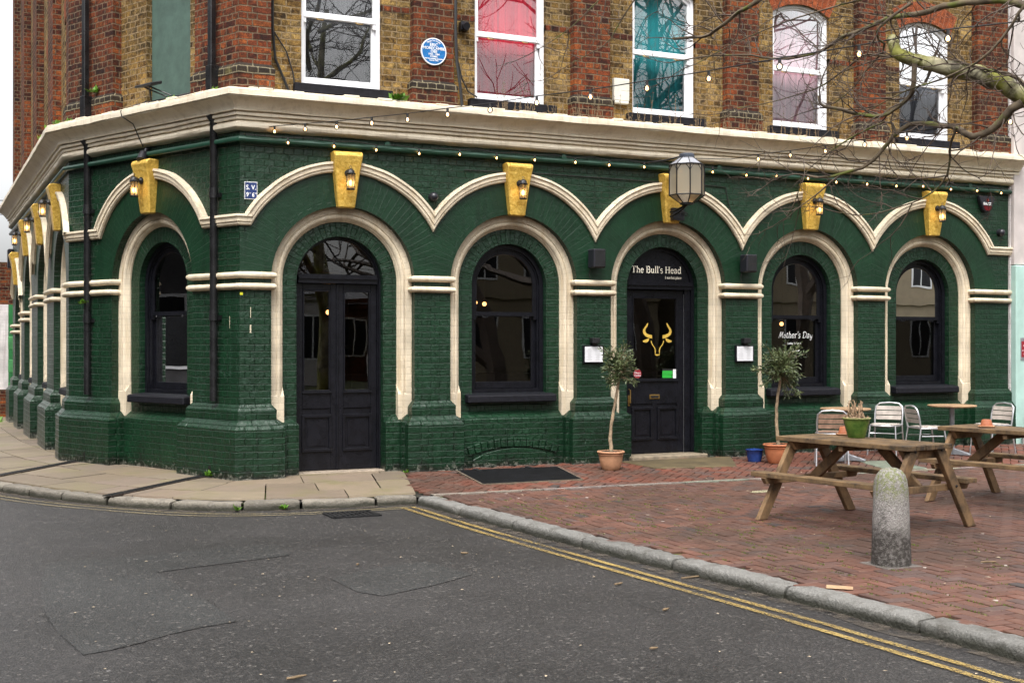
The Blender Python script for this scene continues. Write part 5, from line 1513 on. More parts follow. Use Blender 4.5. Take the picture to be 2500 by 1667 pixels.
strip(m, [(4.575, -2.0), (4.59, -3.0), (4.63, -3.95), (4.77, -6.1), (4.84, -7.1), (4.91, -8.1), (4.95, -9.5), (5.1, -13), (5.2, -20)], .055, ZR + .008, Y1)
strip(m, [(4.46, -2.04), (4.48, -3.0), (4.52, -4.2), (4.66, -6.28), (4.73, -7.26), (4.79, -8.3), (4.82, -9.45), (4.97, -13), (5.07, -20)], .055, ZR + .008, Y1)
strip(m, [(-.6, 16), (-.5, 5.5), (.1, 2.4), (.80, .75), (1.23, -.09), (1.75, -.81), (2.25, -1.42), (2.67, -1.72), (3.2, -1.93), (3.62, -2.0), (4.575, -2.0)], .045, ZR + .008, Y2)
strip(m, [(-.72, 16), (-.62, 5.4), (0, 2.2), (.72, .62), (1.16, -.24), (1.68, -.95), (2.19, -1.57), (2.62, -1.87), (3.2, -2.05), (3.62, -2.12), (4.46, -2.10)], .045, ZR + .008, Y2)
tag(build(m, 'road_marking', M['yline'], recalc=False), None, None, None, 'structure')

# hatch, gully, drain channels, covers
m = MB()
hz = [(x, y, zg(x, y) + .012) for x, y in HATCH]; m.prism(hz, (0, 0, -.05)); 
HA = empty('cellar_hatch', (6.4, -.8, .03), 0, 'flat black cellar hatch cover in the brick footway', 'hatch')
build(m, 'lid', plain('black_hatch_paint', (.004, .004, .005), .7, var=.6, scale=9, bump=.5, spec=.15), HA, bevel=.004)
for x in (6.05, 6.75):
    m = MB(); m.bar((x, -.24, .075), (x + .04, -.42, .055), .05, .012); m.tube([(x - .03, -.23, .075), (x + .03, -.23, .075)], .012, 6); build(m, 'hinge', M['iron'], HA)
m = MB()
for i in range(4):
    a = Vector(HATCH[i]); b_ = Vector(HATCH[(i + 1) % 4])
    if i == 0: continue
    m.bar((*a, zg(*a) + .0), (*b_, zg(*b_) + .0), .03, .02)
build(m, 'stone_surround', plain('sandy_stone_surround', (.13, .10, .07), .9, var=.3, bump=.5), HA)
GU = empty('gully_grate', (3.86, -2.33, ZR), 0, 'rusty iron gully grate in the gutter at the kerb corner', 'drain')
m = MB(); gx, gy = 3.83, -2.30
rust = plain('rusty_iron', (.045, .03, .022), .7, .4, var=.5, scale=15, bump=.4)
def gp(u, v): return (gx + u, gy + v)
for v in (-.17, .17): m.bar((gx - .23, gy + v, ZR + .008), (gx + .23, gy + v, ZR + .008), .03, .014)
for u in (-.23, .23): m.bar((gx + u, gy - .185, ZR + .008), (gx + u, gy + .185, ZR + .008), .03, .014)
for k in range(9): u = -.2 + k * .05; m.bar((gx + u, gy - .16, ZR + .008), (gx + u + .02, gy + .16, ZR + .008), .018, .012)
m.bar((gx - .2, gy - .15, ZR + .009), (gx + .2, gy + .15, ZR + .009), .03, .014)
build(m, 'grating', M['iron'], GU)
m = MB(); m.box(gx - .22, gx + .22, gy - .17, gy + .17, ZR + .001, ZR + .003); build(m, 'pit', M['crackmat'], GU)
def channel(a, b_, lab):
    m = MB(); a = Vector(a); b_ = Vector(b_); d = (b_ - a); L = d.length; d.normalize(); nn = Vector((-d.y, d.x)); n = int(L / .05); e = empty('drain_channel', (*a, 0), 0, lab, 'drain channel', 'iron drain channels crossing the pavement')
    for i in range(n):
        p = a + d * (L * i / n); q = a + d * (L * (i + .55) / n); z0 = zg(*p) + .006
        P_ = [p + nn * .06, p - nn * .06 + d * .03, q - nn * .06 + d * .03, q + nn * .06]
        m.prism([(v.x, v.y, z0) for v in P_], (0, 0, .006))
    build(m, 'ribs', M['iron'], e)
    m = MB(); z0 = [zg(*a) + .004, zg(*b_) + .004]
    for s_ in (-1, 1): m.bar((*(a + nn * .065 * s_), z0[0]), (*(b_ + nn * .065 * s_), z0[1]), .012, .012)
    m.add([(*(a + nn * .06), z0[0]), (*(a - nn * .06), z0[0]), (*(b_ - nn * .06), z0[1]), (*(b_ + nn * .06), z0[1])], [(0, 1, 2, 3)])
    build(m, 'trough', rust, e)
channel((1.76, -.56), (3.02, .50), 'iron drain channel running from the kerb to the right corner drainpipe'); channel((.62, 1.75), (1.86, 3.02), 'iron drain channel running from the kerb to the left corner drainpipe')
M['slab'] = plain('mossy_door_slab', (.075, .055, .025), .8, var=.4, scale=4, bump=.4)
m = MB(); m.prism([(x, y, zg(x, y) + .012) for x, y in SLAB], (0, 0, -.05)); tag(build(m, 'door_slab', M['slab'], bevel=.01), None, None, None, 'structure')
m = MB(); m.prism([(11.2, -1.05, .034), (11.7, -1.15, .034), (11.55, -1.95, .012), (11.0, -1.8, .012)], (0, 0, -.03)); thing(m, 'inspection_cover', plain('grey_green_cover', (.14, .16, .12), .6, var=.3), 'square grey green inspection cover in the paving behind the near picnic table', 'cover', bevel=.004)
m = MB(); m.box(8.27, 8.52, -3.3, -3.22, .004, .009)
# ------------------------------------------------------------------ furniture
def woodmat(name, a, b_, wear, axis='X', moss=0.0):
    t = NT(name)
    o = t.obj(); mp = t.n('ShaderNodeMapping', Vector=o)
    mp.inputs['Scale'].default_value = (1.2, 22, 22) if axis == 'X' else ((22, 1.2, 22) if axis == 'Y' else (14, 14, 1.5))
    n1 = t.noise(1.5, mp.outputs[0], detail=6, rough=.6, dist=.6); n2 = t.noise(5, o, detail=6, rough=.7); n3 = t.noise(30, o, detail=3)
    c = t.mix(t.ramp(n1, [(.3, 0), (.7, 1)]), a, b_)
    c = t.mix(t.ramp(n2, [(.42, 0), (.64, .9)]), c, wear)
    v = t.n('ShaderNodeTexVoronoi', Vector=o, Scale=4.5)
    c = t.mix(t.ramp(v.outputs['Distance'], [(.03, .85), (.07, 0)]), c, (.06, .028, .012))
    if moss: c = t.mix(t.ramp(t.noise(6, o, detail=5), [(.6, 0), (.75, moss)]), c, (.10, .11, .02))
    return t.pbr(c, .72, t.bump(t.math('ADD', n1, t.math('MULTIPLY', n3, .4)), .45, .006), spec=.35)
M['plank'] = woodmat('weathered_softwood_top', (.25, .155, .075), (.14, .09, .045), (.03, .023, .018), moss=.35)
M['leg'] = woodmat('weathered_softwood_leg', (.28, .17, .085), (.17, .105, .052), (.06, .04, .025), 'Z')
def picnic(label, mirror=False):
    r = empty('picnic_table'); L, W_, zt, zb = 1.48, .60, .735, .425
    m = MB(); random.seed(4); n = 5; w = W_ / n
    for i in range(n): m.box(-L / 2 + jit(.006), L / 2 + jit(.006), -W_ / 2 + i * w + .005, -W_ / 2 + (i + 1) * w - .005, zt - .042, zt + jit(.0015))
    build(m, 'table_top', M['plank'], r, bevel=.004, local=True)
    for s_ in (-1, 1):
        m = MB(); a, e = sorted((s_ * .46, s_ * .61)); mid = (a + e) / 2
        m.box(-.755, .755, a, mid - .003, zb - .042, zb); m.box(-.755, .755, mid + .003, e, zb - .042, zb)
        build(m, 'bench', M['plank'], r, bevel=.004, local=True)
    for u, si in ((-.63, 1), (.69, -1)):
        for s_ in (-1, 1):
            m = MB(); y0, y1 = s_ * .60, s_ * .17
            d = Vector((0, y1 - y0, zt - .045)).normalized(); t_ = .05
            # parallelogram leg cut flat at the floor and under the top
            hw = .058
            m.hexa([(u - .024, y0 - hw, 0), (u + .024, y0 - hw, 0), (u + .024, y0 + hw, 0), (u - .024, y0 + hw, 0), (u - .024, y1 - hw, zt - .043), (u + .024, y1 - hw, zt - .043), (u + .024, y1 + hw, zt - .043), (u - .024, y1 + hw, zt - .043)])
            lg = build(m, 'leg', M['leg'], r, bevel=.005, local=True)
            m = MB()
            for f in (.14, .93):
                if f > .9: f = .93
                z = zt * f if f > .5 else zb - .06
                y = y0 + (y1 - y0) * z / (zt - .043)
                m.tube([(u - si * .026, y, z), (u - si * .034, y, z)], [.013, .009], 8)
            build(m, 'bolt', M['iron'], lg, local=True)
        m = MB(); ub = u + si * .05
        m.hexa([(ub - .022, -.60, zb - .10), (ub + .022, -.60, zb - .10), (ub + .022, .60, zb - .10), (ub - .022, .60, zb - .10), (ub - .022, -.64, zb - .043), (ub + .022, -.64, zb - .043), (ub + .022, .64, zb - .043), (ub - .022, .64, zb - .043)])
        m2 = m; build(m, 'cross_beam', M['leg'], r, bevel=.004, local=True)
        m = MB(); m.hexa([(ub - .022, -.22, zt - .12), (ub + .022, -.22, zt - .12), (ub + .022, .22, zt - .12), (ub - .022, .22, zt - .12), (ub - .022, -.28, zt - .043), (ub + .022, -.28, zt - .043), (ub + .022, .28, zt - .043), (ub - .022, .28, zt - .043)])
        build(m, 'top_cleat', M['leg'], r, bevel=.004, local=True)
        m = MB(); m.bar((ub + si * .03, 0, zb - .07), (ub + si * .42, 0, zt - .05), .09, .042, (0, 1, 0)); build(m, 'brace', M['leg'], r, bevel=.004, local=True)
    m = MB(); m.box(-.024, .024, -.27, .27, zt - .09, zt - .043); build(m, 'top_cleat', M['leg'], r, local=True)
    return r
pt = picnic('')
pt.location = (7.563, -5.334, .004); pt.rotation_euler = (0, 0, -1.409)
tag(pt, 'wooden picnic table behind the stone bollard, green pot standing on it', 'picnic table', 'wooden picnic tables')
p_ = dup(pt); p_.location = (9.93, -4.93, .004); p_.rotation_euler = (0, 0, -1.36)
tag(p_, 'wooden picnic table at right edge with only an orange ashtray on it', 'picnic table', 'wooden picnic tables')
# bollard
def bollmat():
    t = NT('lichened_granite')
    v = t.n('ShaderNodeTexVoronoi', Vector=t.obj(), Scale=120.0)
    n1 = t.noise(4, t.obj(), detail=7, rough=.7); n2 = t.noise(40, t.obj(), detail=5)
    c = t.mix(t.n('ShaderNodeSeparateColor', Color=v.outputs['Color']).outputs[0], (.30, .28, .265), (.15, .14, .128))
    z = t.n('ShaderNodeSeparateXYZ', Vector=t.obj()).outputs[2]
    mk = t.math('MULTIPLY', t.math('ADD', t.math('MULTIPLY', z, 1.0), t.math('MULTIPLY', n1, .3)), .93)
    c = t.mix(t.math('MULTIPLY', t.ramp(mk, [(.0, 0), (.55, 0), (.68, 1)]), t.ramp(n2, [(.42, .0), (.60, .75)])), c, (.13, .15, .03))
    mk = t.math('ADD', mk, 0)
    lo = t.math('ADD', t.math('MULTIPLY', z, -1.6), t.math('MULTIPLY', n1, 1.3))
    c = t.mix(t.math('MULTIPLY', t.ramp(lo, [(.05, 0), (.30, .95)]), t.ramp(n2, [(.3, .45), (.55, 1)])), c, (.035, .03, .026))
    return t.pbr(c, .85, t.bump(t.math('ADD', n2, v.outputs['Distance']), .6, .01), spec=.3)
m = MB(); bx, by = 6.33, -7.08
pr = [(.140, -.05), (.138, .05), (.132, .25), (.125, .45), (.122, .56), (.115, .61), (.100, .65), (.075, .682), (.04, .698), (.001, .702)]
m.lathe((bx, by, 0), [(r_, z) for r_, z in pr], 32)
for i, p in enumerate(m.v):
    w = .006 * mnoise.noise((p[0] * 9, p[1] * 9, p[2] * 9)); m.v[i] = (p[0] + (p[0] - bx) * w * 8, p[1] + (p[1] - by) * w * 8, p[2])
thing(m, 'bollard', bollmat(), 'round topped granite bollard with green lichen on its head', 'bollard', smooth=60, base=(bx, by, 0))
m = MB(); m.prism([(bx + .22 * cos(k * pi / 2 + .75), by + .22 * sin(k * pi / 2 + .75), .006) for k in range(4)], (0, 0, -.03)); tag(build(m, 'bollard_pad', plain('mortar_pad', (.10, .085, .075), .9, var=.3), bevel=.003), None, None, None, 'structure')

# bistro chairs and tables
M['alu'] = plain('brushed_aluminium', (.60, .60, .62), .32, .85, var=.1, bump=.05)
M['slat'] = plain('weathered_grey_slat', (.40, .35, .31), .6, var=.22, scale=9, bump=.15)
M['slatb'] = plain('weathered_brown_slat', (.26, .16, .11), .6, var=.4, scale=14, bump=.2)
def chair(slat):
    r = empty('bistro_chair'); zs_ = .405
    m = MB(); Rr = .20
    back = []
    bt = [(-.185, .20, .40), (-.19, .225, .55), (-.18, .25, .655), (-.13, .262, .698), (0, .268, .71), (.13, .262, .698), (.18, .25, .655), (.19, .225, .55), (.185, .20, .40)]
    m.tube(bt, .012, 8)
    ring = [(-.185, .19, zs_), (-.195, 0, zs_), (-.17, -.13, zs_), (-.09, -.195, zs_), (.09, -.195, zs_), (.17, -.13, zs_), (.195, 0, zs_), (.185, .19, zs_)]
    m.tube(ring, .011, 8, closed=True)
    m.tube([(-.18, -.13, .30), (0, -.10, .30), (.18, -.13, .30)], .007, 6); m.tube([(-.19, -.12, .30), (-.195, .19, .30)], .007, 6); m.tube([(.19, -.12, .30), (.195, .19, .30)], .007, 6)
    build(m, 'frame', M['alu'], r, smooth=50, local=True)
    for sx in (-1, 1):
        m = MB(); m.tube([(sx * .17, -.14, zs_), (sx * .185, -.175, .2), (sx * .195, -.19, 0)], .011, 8); build(m, 'leg', M['alu'], r, smooth=50, local=True)
        m = MB(); m.tube([(sx * .185, .20, zs_), (sx * .195, .23, .2), (sx * .20, .27, 0)], .011, 8); build(m, 'leg', M['alu'], r, smooth=50, local=True)
    m = MB()
    for i in range(5):
        y0 = -.18 + i * .072; hw = [.11, .165, .178, .178, .172][i]; m.box(-hw, hw, y0, y0 + .062, zs_ + .008, zs_ + .022)
    build(m, 'seat', slat, r, bevel=.004, local=True)
    m = MB()
    for i in range(3):
        z0 = .475 + i * .066; y = .215 + (z0 - .475) * .2; hw = .172
        for k in range(4):
            x0 = -hw + k * hw / 2; x1 = x0 + hw / 2
            cy = lambda x: y + .012 - .03 * (x / hw) ** 2 * .4
            m.hexa([(x0, cy(x0) - .006, z0), (x1, cy(x1) - .006, z0), (x1, cy(x1) + .006, z0), (x0, cy(x0) + .006, z0), (x0, cy(x0) + .004, z0 + .054), (x1, cy(x1) + .004, z0 + .054), (x1, cy(x1) + .016, z0 + .054), (x0, cy(x0) + .016, z0 + .054)])
    build(m, 'backrest', slat, r, local=True)
    return r
def face(o, x, y, tx, ty, lab):   # chair front (-y) turned towards (tx, ty)
    o.location = (x, y, zg(x, y) + .004); o.rotation_euler = (0, 0, atan2(tx - x, -(ty - y)))
    tag(o, lab, 'chair', 'slatted metal bistro chairs')
c1 = chair(M['slatb']); face(c1, 10.62, -1.22, 11.05, -.62, 'brown slatted bistro chair with its back to the street, left of the round table')
c2 = chair(M['slat']); face(c2, 12.05, -.62, 11.3, -1.15, 'pale slatted bistro chair right of the round table, behind the green pot')
c3 = dup(c2); face(c3, 12.42, -1.05, 13.3, -1.30, 'pale slatted bistro chair seen from the side, facing the right hand round table')
c4 = dup(c2); face(c4, 13.62, -1.0, 12.7, -1.02, 'pale slatted bistro chair rightmost of the four, seen above the far picnic table')
def bistro_table(x, y, lab, ang):
    r = empty('bistro_table', (x, y, zg(x, y) + .003), ang, lab, 'table', 'round bistro tables')
    m = MB(); m.lathe((0, 0, 0), [(.0, .662), (.30, .662), (.325, .668), (.33, .68), (.325, .69), (.30, .692), (.0, .692)], 36); build(m, 'table_top', woodtop, r, smooth=30, local=True)
    m = MB(); m.tube([(0, 0, .05), (0, 0, .655)], .033, 14); m.lathe((0, 0, 0), [(.035, .64), (.12, .655), (.12, .662)], 16); build(m, 'column', M['steelgrey'], r, smooth=40, local=True)
    m = MB()
    for k in range(4):
        a = k * pi / 2; m.hexa([(cos(a + s_) * rr, sin(a + s_) * rr, z) for (rr, s_, z) in ((.04, -.8, .0), (.27, -.13, .0), (.27, .13, .0), (.04, .8, .0), (.04, -.8, .09), (.27, -.12, .025), (.27, .12, .025), (.04, .8, .09))])
    build(m, 'pedestal_foot', M['steelgrey'], r, bevel=.006, local=True)
woodtop = woodmat('varnished_round_top', (.42, .28, .16), (.30, .19, .10), (.20, .12, .07))
M['steelgrey'] = plain('grey_cast_iron', (.28, .29, .31), .45, .5, var=.12, bump=.1)
bistro_table(11.10, -.93, 'round wooden bistro table left, behind the green pot', .5); bistro_table(13.02, -.88, 'round wooden bistro table at right, beyond the far picnic table', .3)

# pots
terr = plain('pale_terracotta', (.42, .22, .12), .75, var=.35, scale=7, bump=.25); terr2 = plain('orange_terracotta', (.38, .13, .055), .7, var=.25, scale=7, bump=.2)
soil = plain('potting_soil', (.03, .02, .013), .95, var=.5, scale=30, bump=.8)
bark = plain('olive_bark', (.26, .19, .12), .85, var=.5, scale=18, bump=.6)
def olive(x, y, h, cr, cz, potmat, pr_, lab, lean, seed, leaves):
    random.seed(seed); z0 = zg(x, y) + .003
    r = empty('potted_olive_tree', (x, y, z0), 0, lab, 'olive tree', 'potted olive trees by the main door')
    k = pr_
    m = MB(); m.lathe((x, y, z0), [(.0, .01), (.66 * k, .0), (.70 * k, .01), (.83 * k, .35 * k), (.95 * k, .9 * k), (.985 * k, 1.18 * k), (1.0 * k, 1.2 * k), (1.04 * k, 1.22 * k), (.98 * k, 1.28 * k), (1.03 * k, 1.33 * k), (1.11 * k, 1.37 * k), (1.13 * k, 1.43 * k), (1.09 * k, 1.50 * k), (1.0 * k, 1.50 * k), (.96 * k, 1.40 * k), (.95 * k, 1.33 * k)], 30)
    build(m, 'pot', potmat, r, smooth=40)
    m = MB(); m.disc((x, y, z0), .96 * k, 24, 1.36 * k)
    for i in range(60):
        a = rnd(0, 2 * pi); q = rnd(0, .85 * k); s_ = rnd(.006, .02); m.box(x + q * cos(a) - s_, x + q * cos(a) + s_, y + q * sin(a) - s_, y + q * sin(a) + s_, z0 + 1.34 * k, z0 + 1.36 * k + s_)
    build(m, 'soil', soil, r)
    P_ = []; n = 12
    for i in range(n + 1):
        f = i / n; P_.append((x + lean * f * .9 + .014 * sin(f * 6 + seed) + jit(.004), y + .02 * sin(f * 5) + jit(.006), z0 + 1.3 * k + (cz - 1.3 * k - z0 + .05) * f))
    m = MB(); m.tube(P_, [.023 - .007 * i / n + jit(.0025) for i in range(n + 1)], 9)
    top = Vector(P_[-1])
    tips = []
    for i in range(80):
        d = Vector((jit(1), jit(1), rnd(-.75, 1.1))).normalized(); L = cr * rnd(.4, 1.3) * (1.25 if d.z > .75 and random.random() < .5 else 1)
        Q = [top + Vector((0, 0, rnd(-.08, .1)))]
        for s_ in range(4): Q.append(Q[-1] + d * L / 4 + Vector((jit(.02), jit(.02), jit(.02) + .006)))
        m.tube([tuple(q) for q in Q], [.007, .005, .004, .003, .0015], 4); tips.append((Q, d))
    build(m, 'trunk', bark, r, smooth=60)
    m = MB()
    for i in range(leaves):
        Q, d = random.choice(tips); f = rnd(.25, 1.0) ** .7 * 4; a = int(min(3, f)); p = Q[a].lerp(Q[a + 1], f - a) + Vector((jit(.03), jit(.03), jit(.03)))
        g = (d + Vector((jit(.9), jit(.9), jit(.9)))).normalized(); L = rnd(.04, .07); s_ = g.cross(Vector((jit(1), jit(1), jit(1)))).normalized() * L * .15; u = g.cross(s_).normalized() * L * .06
        m.add([p, p + g * L * .45 + s_ + u, p + g * L, p + g * L * .45 - s_ + u], [(0, 1, 2), (0, 2, 3)])
    build(m, 'crown', M['olive'], r, recalc=False)
olive(7.66, -.70, 1.4, .205, 1.21, terr, .152, 'small olive tree in pale terracotta pot left of the main door', .10, 3, 1900)
olive(10.05, -.85, 1.5, .265, 1.20, terr2, .165, 'larger olive tree in orange pot right of the main door, behind the picnic table', .03, 8, 4200)
def pot(name, x, y, z, k, mat, prof, lab, cat='pot'):
    m = MB(); m.lathe((x, y, z), [(r_ * k, h * k) for r_, h in prof], 28); return thing(m, name, mat, lab, cat, smooth=40, base=(x, y, z))
PF = [(0, .02), (.68, 0), (.74, .03), (.9, .7), (.98, 1.25), (1.03, 1.3), (1.06, 1.38), (1.0, 1.42), (.92, 1.4), (.9, 1.2), (0, 1.15)]
pot('glazed_pot', 9.86, -.62, zg(9.86, -.62), .115, plain('cobalt_glaze', (.012, .035, .15), .15, var=.4, scale=9, bump=.1), PF, 'small cobalt blue glazed pot on the ground by the right olive tree')
# green pot with dead plant on table
gx_, gy_ = 7.66, -5.16
GPT = empty('planter', (gx_, gy_, .74), 0, 'green glazed pot of withered brown plants on the near picnic table', 'potted plant')
m = MB(); k = .118; m.lathe((gx_, gy_, .741), [(0, .01), (.62 * k, 0), (.66 * k, .06 * k), (.80 * k, .6 * k), (.95 * k, 1.15 * k), (.99 * k, 1.36 * k), (1.0 * k, 1.40 * k), (1.08 * k, 1.42 * k), (1.10 * k, 1.5 * k), (1.05 * k, 1.54 * k), (.95 * k, 1.5 * k), (.92 * k, 1.3 * k), (0, 1.25 * k)], 32); 
def gpm():
    t = NT('streaky_green_glaze'); n1 = t.noise(9, t.obj(), detail=5); z = t.n('ShaderNodeSeparateXYZ', Vector=t.obj()).outputs[2]
    c = t.mix(t.ramp(n1, [(.35, 0), (.7, 1)]), (.03, .085, .012), (.14, .21, .04)); c = t.mix(t.ramp(t.math('MULTIPLY', z, 5.0), [(.84, 0), (.9, .8)]), c, (.30, .27, .12))
    return t.pbr(c, .22, t.bump(n1, .15, .005))
o = build(m, 'pot', gpm(), GPT, smooth=40)
random.seed(9); m = MB()
for i in range(46):
    x0 = gx_ + jit(.08); y0 = gy_ + jit(.07); q = [(x0, y0, .89)]; h = rnd(.03, .07) if random.random() < .6 else rnd(.09, .19)
    for s_ in range(4): p = q[-1]; q.append((p[0] + jit(.014), p[1] + jit(.014), p[2] + h / 4))
    m.tube(q, [.006, .005, .006, .008, .003], 5)
    for s_ in range(5):
        p = Vector(random.choice(q[1:])); d = Vector((jit(1), jit(1), jit(.8))).normalized() * rnd(.012, .03); u = Vector((jit(1), jit(1), jit(1))).normalized() * .009
        m.add([p, p + d * .5 + u, p + d, p + d * .5 - u], [(0, 1, 2, 3)])
build(m, 'dead_plant', plain('withered_plant', (.30, .20, .12), .8, var=.45, scale=40), GPT)
m = MB(); m.disc((gx_, gy_, .741), .9 * k, 20, 1.32 * k); build(m, 'soil', soil, GPT)
ora = plain('new_terracotta', (.36, .115, .05), .65, var=.12)
AS = [(0, 0), (1.0, 0), (1.02, .12), (.9, .16), (.74, .17), (.70, .22), (.54, .75), (.52, .78), (.0, .78)]
def ash(x, y, z, lab):
    r = empty('ashtray_pot', (x, y, z), 0, lab, 'flowerpot ashtray', 'upturned flowerpots on the picnic tables')
    m = MB(); m.lathe((x, y, z), [(0, 0), (.075, 0), (.085, .012), (.08, .016), (.0, .014)], 24); build(m, 'saucer', terr, r, smooth=35)
    m = MB(); m.lathe((x, y, z), [(.064, .015), (.064, .022), (.060, .024), (.046, .074), (.042, .078), (0, .078)], 24); build(m, 'flowerpot', ora, r, smooth=35)
ash(7.78, -4.86, .741, 'upturned orange flowerpot on saucer beside the green pot'); ash(9.80, -4.62, .741, 'upturned orange flowerpot on saucer on the right hand picnic table')
pot('urn', 15.33, -.42, .30, .20, plain('grey_stone_urn', (.30, .29, .29), .6, var=.15), [(0, 0), (.5, 0), (.5, .1), (.25, .2), (.25, .3), (.6, .55), (.9, 1.0), (1.0, 1.45), (1.12, 1.5), (1.1, 1.58), (.98, 1.55), (0, 1.4)], 'grey stone urn by the mint green shopfront at right edge', 'urn')
m = MB(); m.box(15.10, 15.56, -.65, -.19, -.05, .30); thing(m, 'plinth_block', plain('pale_stone_block', (.38, .37, .35), .8, var=.2), 'low stone block under the grey urn', 'block', bevel=.015)
# litter
random.seed(2)
for i, (x, y, L, a, z) in enumerate([(5.0, -6.52, .20, .1, ZR), (4.40, -6.51, .08, .3, ZR), (4.25, -7.36, .07, .4, ZR), (3.65, -8.19, .05, .1, ZR), (1.71, -7.94, .11, .25, ZR), (3.93, -4.88, .06, -.5, ZR), (7.0, -7.35, .12, -.3, .0), (3.0, -5.0, .05, .9, ZR)]):
    m = MB(); P_ = [(x + L * (f - .5) * cos(a) + jit(.004), y + L * (f - .5) * sin(a) + jit(.004), z + .014) for f in (0, .3, .6, 1)]; m.tube(P_, [.006, .008, .008, .004], 6)
    ws = ['long dark twig lying in the gutter by the near kerb', 'short orange brown twig between the yellow lines and a crack', 'little brown twig out on the dark asphalt', 'tiny reddish twig on the asphalt, right of centre', 'brown twig at the bottom of the road, left of centre', 'thin curved twig on the asphalt below the gully', 'black twig on the brick paving right of the bollard', 'tiny twig on the asphalt in the middle of the road'][i]
    thing(m, 'twig', M['dry'], ws, 'twig', 'twigs lying about')
m = MB(); m.hexa([(5.31, -7.61, .006), (5.44, -7.72, .006), (5.49, -7.66, .006), (5.36, -7.55, .006), (5.31, -7.61, .018), (5.44, -7.72, .014), (5.49, -7.66, .016), (5.36, -7.55, .020)]); thing(m, 'wood_offcut', plain('fresh_wood', (.36, .23, .13), .7, var=.2, scale=20), 'pale splintered wood offcut lying on the kerb edge', 'offcut', bevel=.004)
m = MB()
for i in range(9): m.tube([(8.05 + i * .032, -3.12, .008), (8.06 + i * .032, -3.05, .008)], .009, 6)
m.box(8.03, 8.34, -3.13, -3.04, .002, .006); thing(m, 'drain_strip', plain('cream_plastic', (.36, .33, .22), .5), 'small cream ribbed strip in the paving left of the picnic table', 'strip')
# fallen leaves and scraps on the paving
m = MB(); random.seed(31)
for i in range(150):
    x = rnd(4.9, 11.5); y = rnd(-9, -.2)
    if x < kx(y): continue
    z = zg(x, y) + .006; a = rnd(0, 6.3); s_ = rnd(.006, .022)
    m.add([(x + s_ * cos(a), y + s_ * sin(a), z), (x - s_ * .5 * sin(a), y + s_ * .5 * cos(a), z + .004), (x - s_ * cos(a), y - s_ * sin(a), z), (x + s_ * .5 * sin(a), y - s_ * .5 * cos(a), z + .002)], [(0, 1, 2, 3)])
for i in range(110):
    x = rnd(.8, 5.0); y = rnd(-9.5, -1.9); z = ZR + .011; a = rnd(0, 6.3); s_ = rnd(.004, .014)
    if x > kx(y) - .2: continue
    m.add([(x + s_ * cos(a), y + s_ * sin(a), z), (x - s_ * .6 * sin(a), y + s_ * .6 * cos(a), z + .003), (x - s_ * cos(a), y - s_ * sin(a), z), (x + s_ * .6 * sin(a), y - s_ * .6 * cos(a), z + .002)], [(0, 1, 2, 3)])
tag(build(m, 'litter', plain('leaf_scraps', (.40, .32, .22), .8, var=.5, scale=3), recalc=False), None, None, None, 'stuff')
m = MB(); random.seed(33)            # moss tufts in the paving joints
for i in range(420):
    u_ = rnd(0, 1); x = 5.1 + 2.6 * rnd(0, 1) ** 1.4; y = rnd(-9.2, -2.4)
    if x < kx(y) + .02: continue
    x = 4.6 + round((x - 4.6) / .103) * .103 + .05
    z = zg(x, y); 
    for k in range(7):
        a = jit(.008); b_ = jit(.06); m.add([(x + a - .007, y + b_, z - .004), (x + a + .006, y + b_, z - .004), (x + a + jit(.004), y + b_ + jit(.008), z + rnd(.006, .014))], [(0, 1, 2)])
M['jmoss'] = plain('joint_moss', (.085, .11, .014), .9, var=.4)
tag(build(m, 'joint_moss', M['jmoss'], recalc=False), None, None, None, 'stuff')

# ------------------------------------------------------------------ street tree
def barkmat():
    t = NT('mossy_plane_bark')
    n1 = t.noise(7, detail=6, rough=.65, dist=.4); n2 = t.noise(30, detail=5); n3 = t.noise(3.2, detail=4)
    c = t.mix(t.ramp(n1, [(.42, 0), (.56, 1)]), (.06, .05, .03), (.34, .31, .20))
    c = t.mix(t.ramp(n3, [(.42, 0), (.56, .9)]), c, (.17, .17, .016))
    return t.pbr(c, .8, t.bump(t.math('ADD', n1, n2), .5, .015))
M['bark'] = barkmat()
def branchmat():
    t = NT('dark_mossy_branch'); n1 = t.noise(12, detail=5); n3 = t.noise(4.5, detail=4)
    c = t.mix(t.ramp(n1, [(.35, 0), (.65, 1)]), (.05, .035, .022), (.14, .105, .065)); c = t.mix(t.ramp(n3, [(.52, 0), (.62, .85)]), c, (.10, .12, .012))
    return t.pbr(c, .85, t.bump(n1, .5, .01))
M['branch'] = branchmat()
M['twig'] = plain('dark_twig_bark', (.06, .04, .027), .75, var=.4, scale=6, bump=.2)
TREE = empty('street_tree', (7.15, -8.85, 0), 0, 'bare street tree with mossy pale limbs reaching in at the upper right', 'tree')
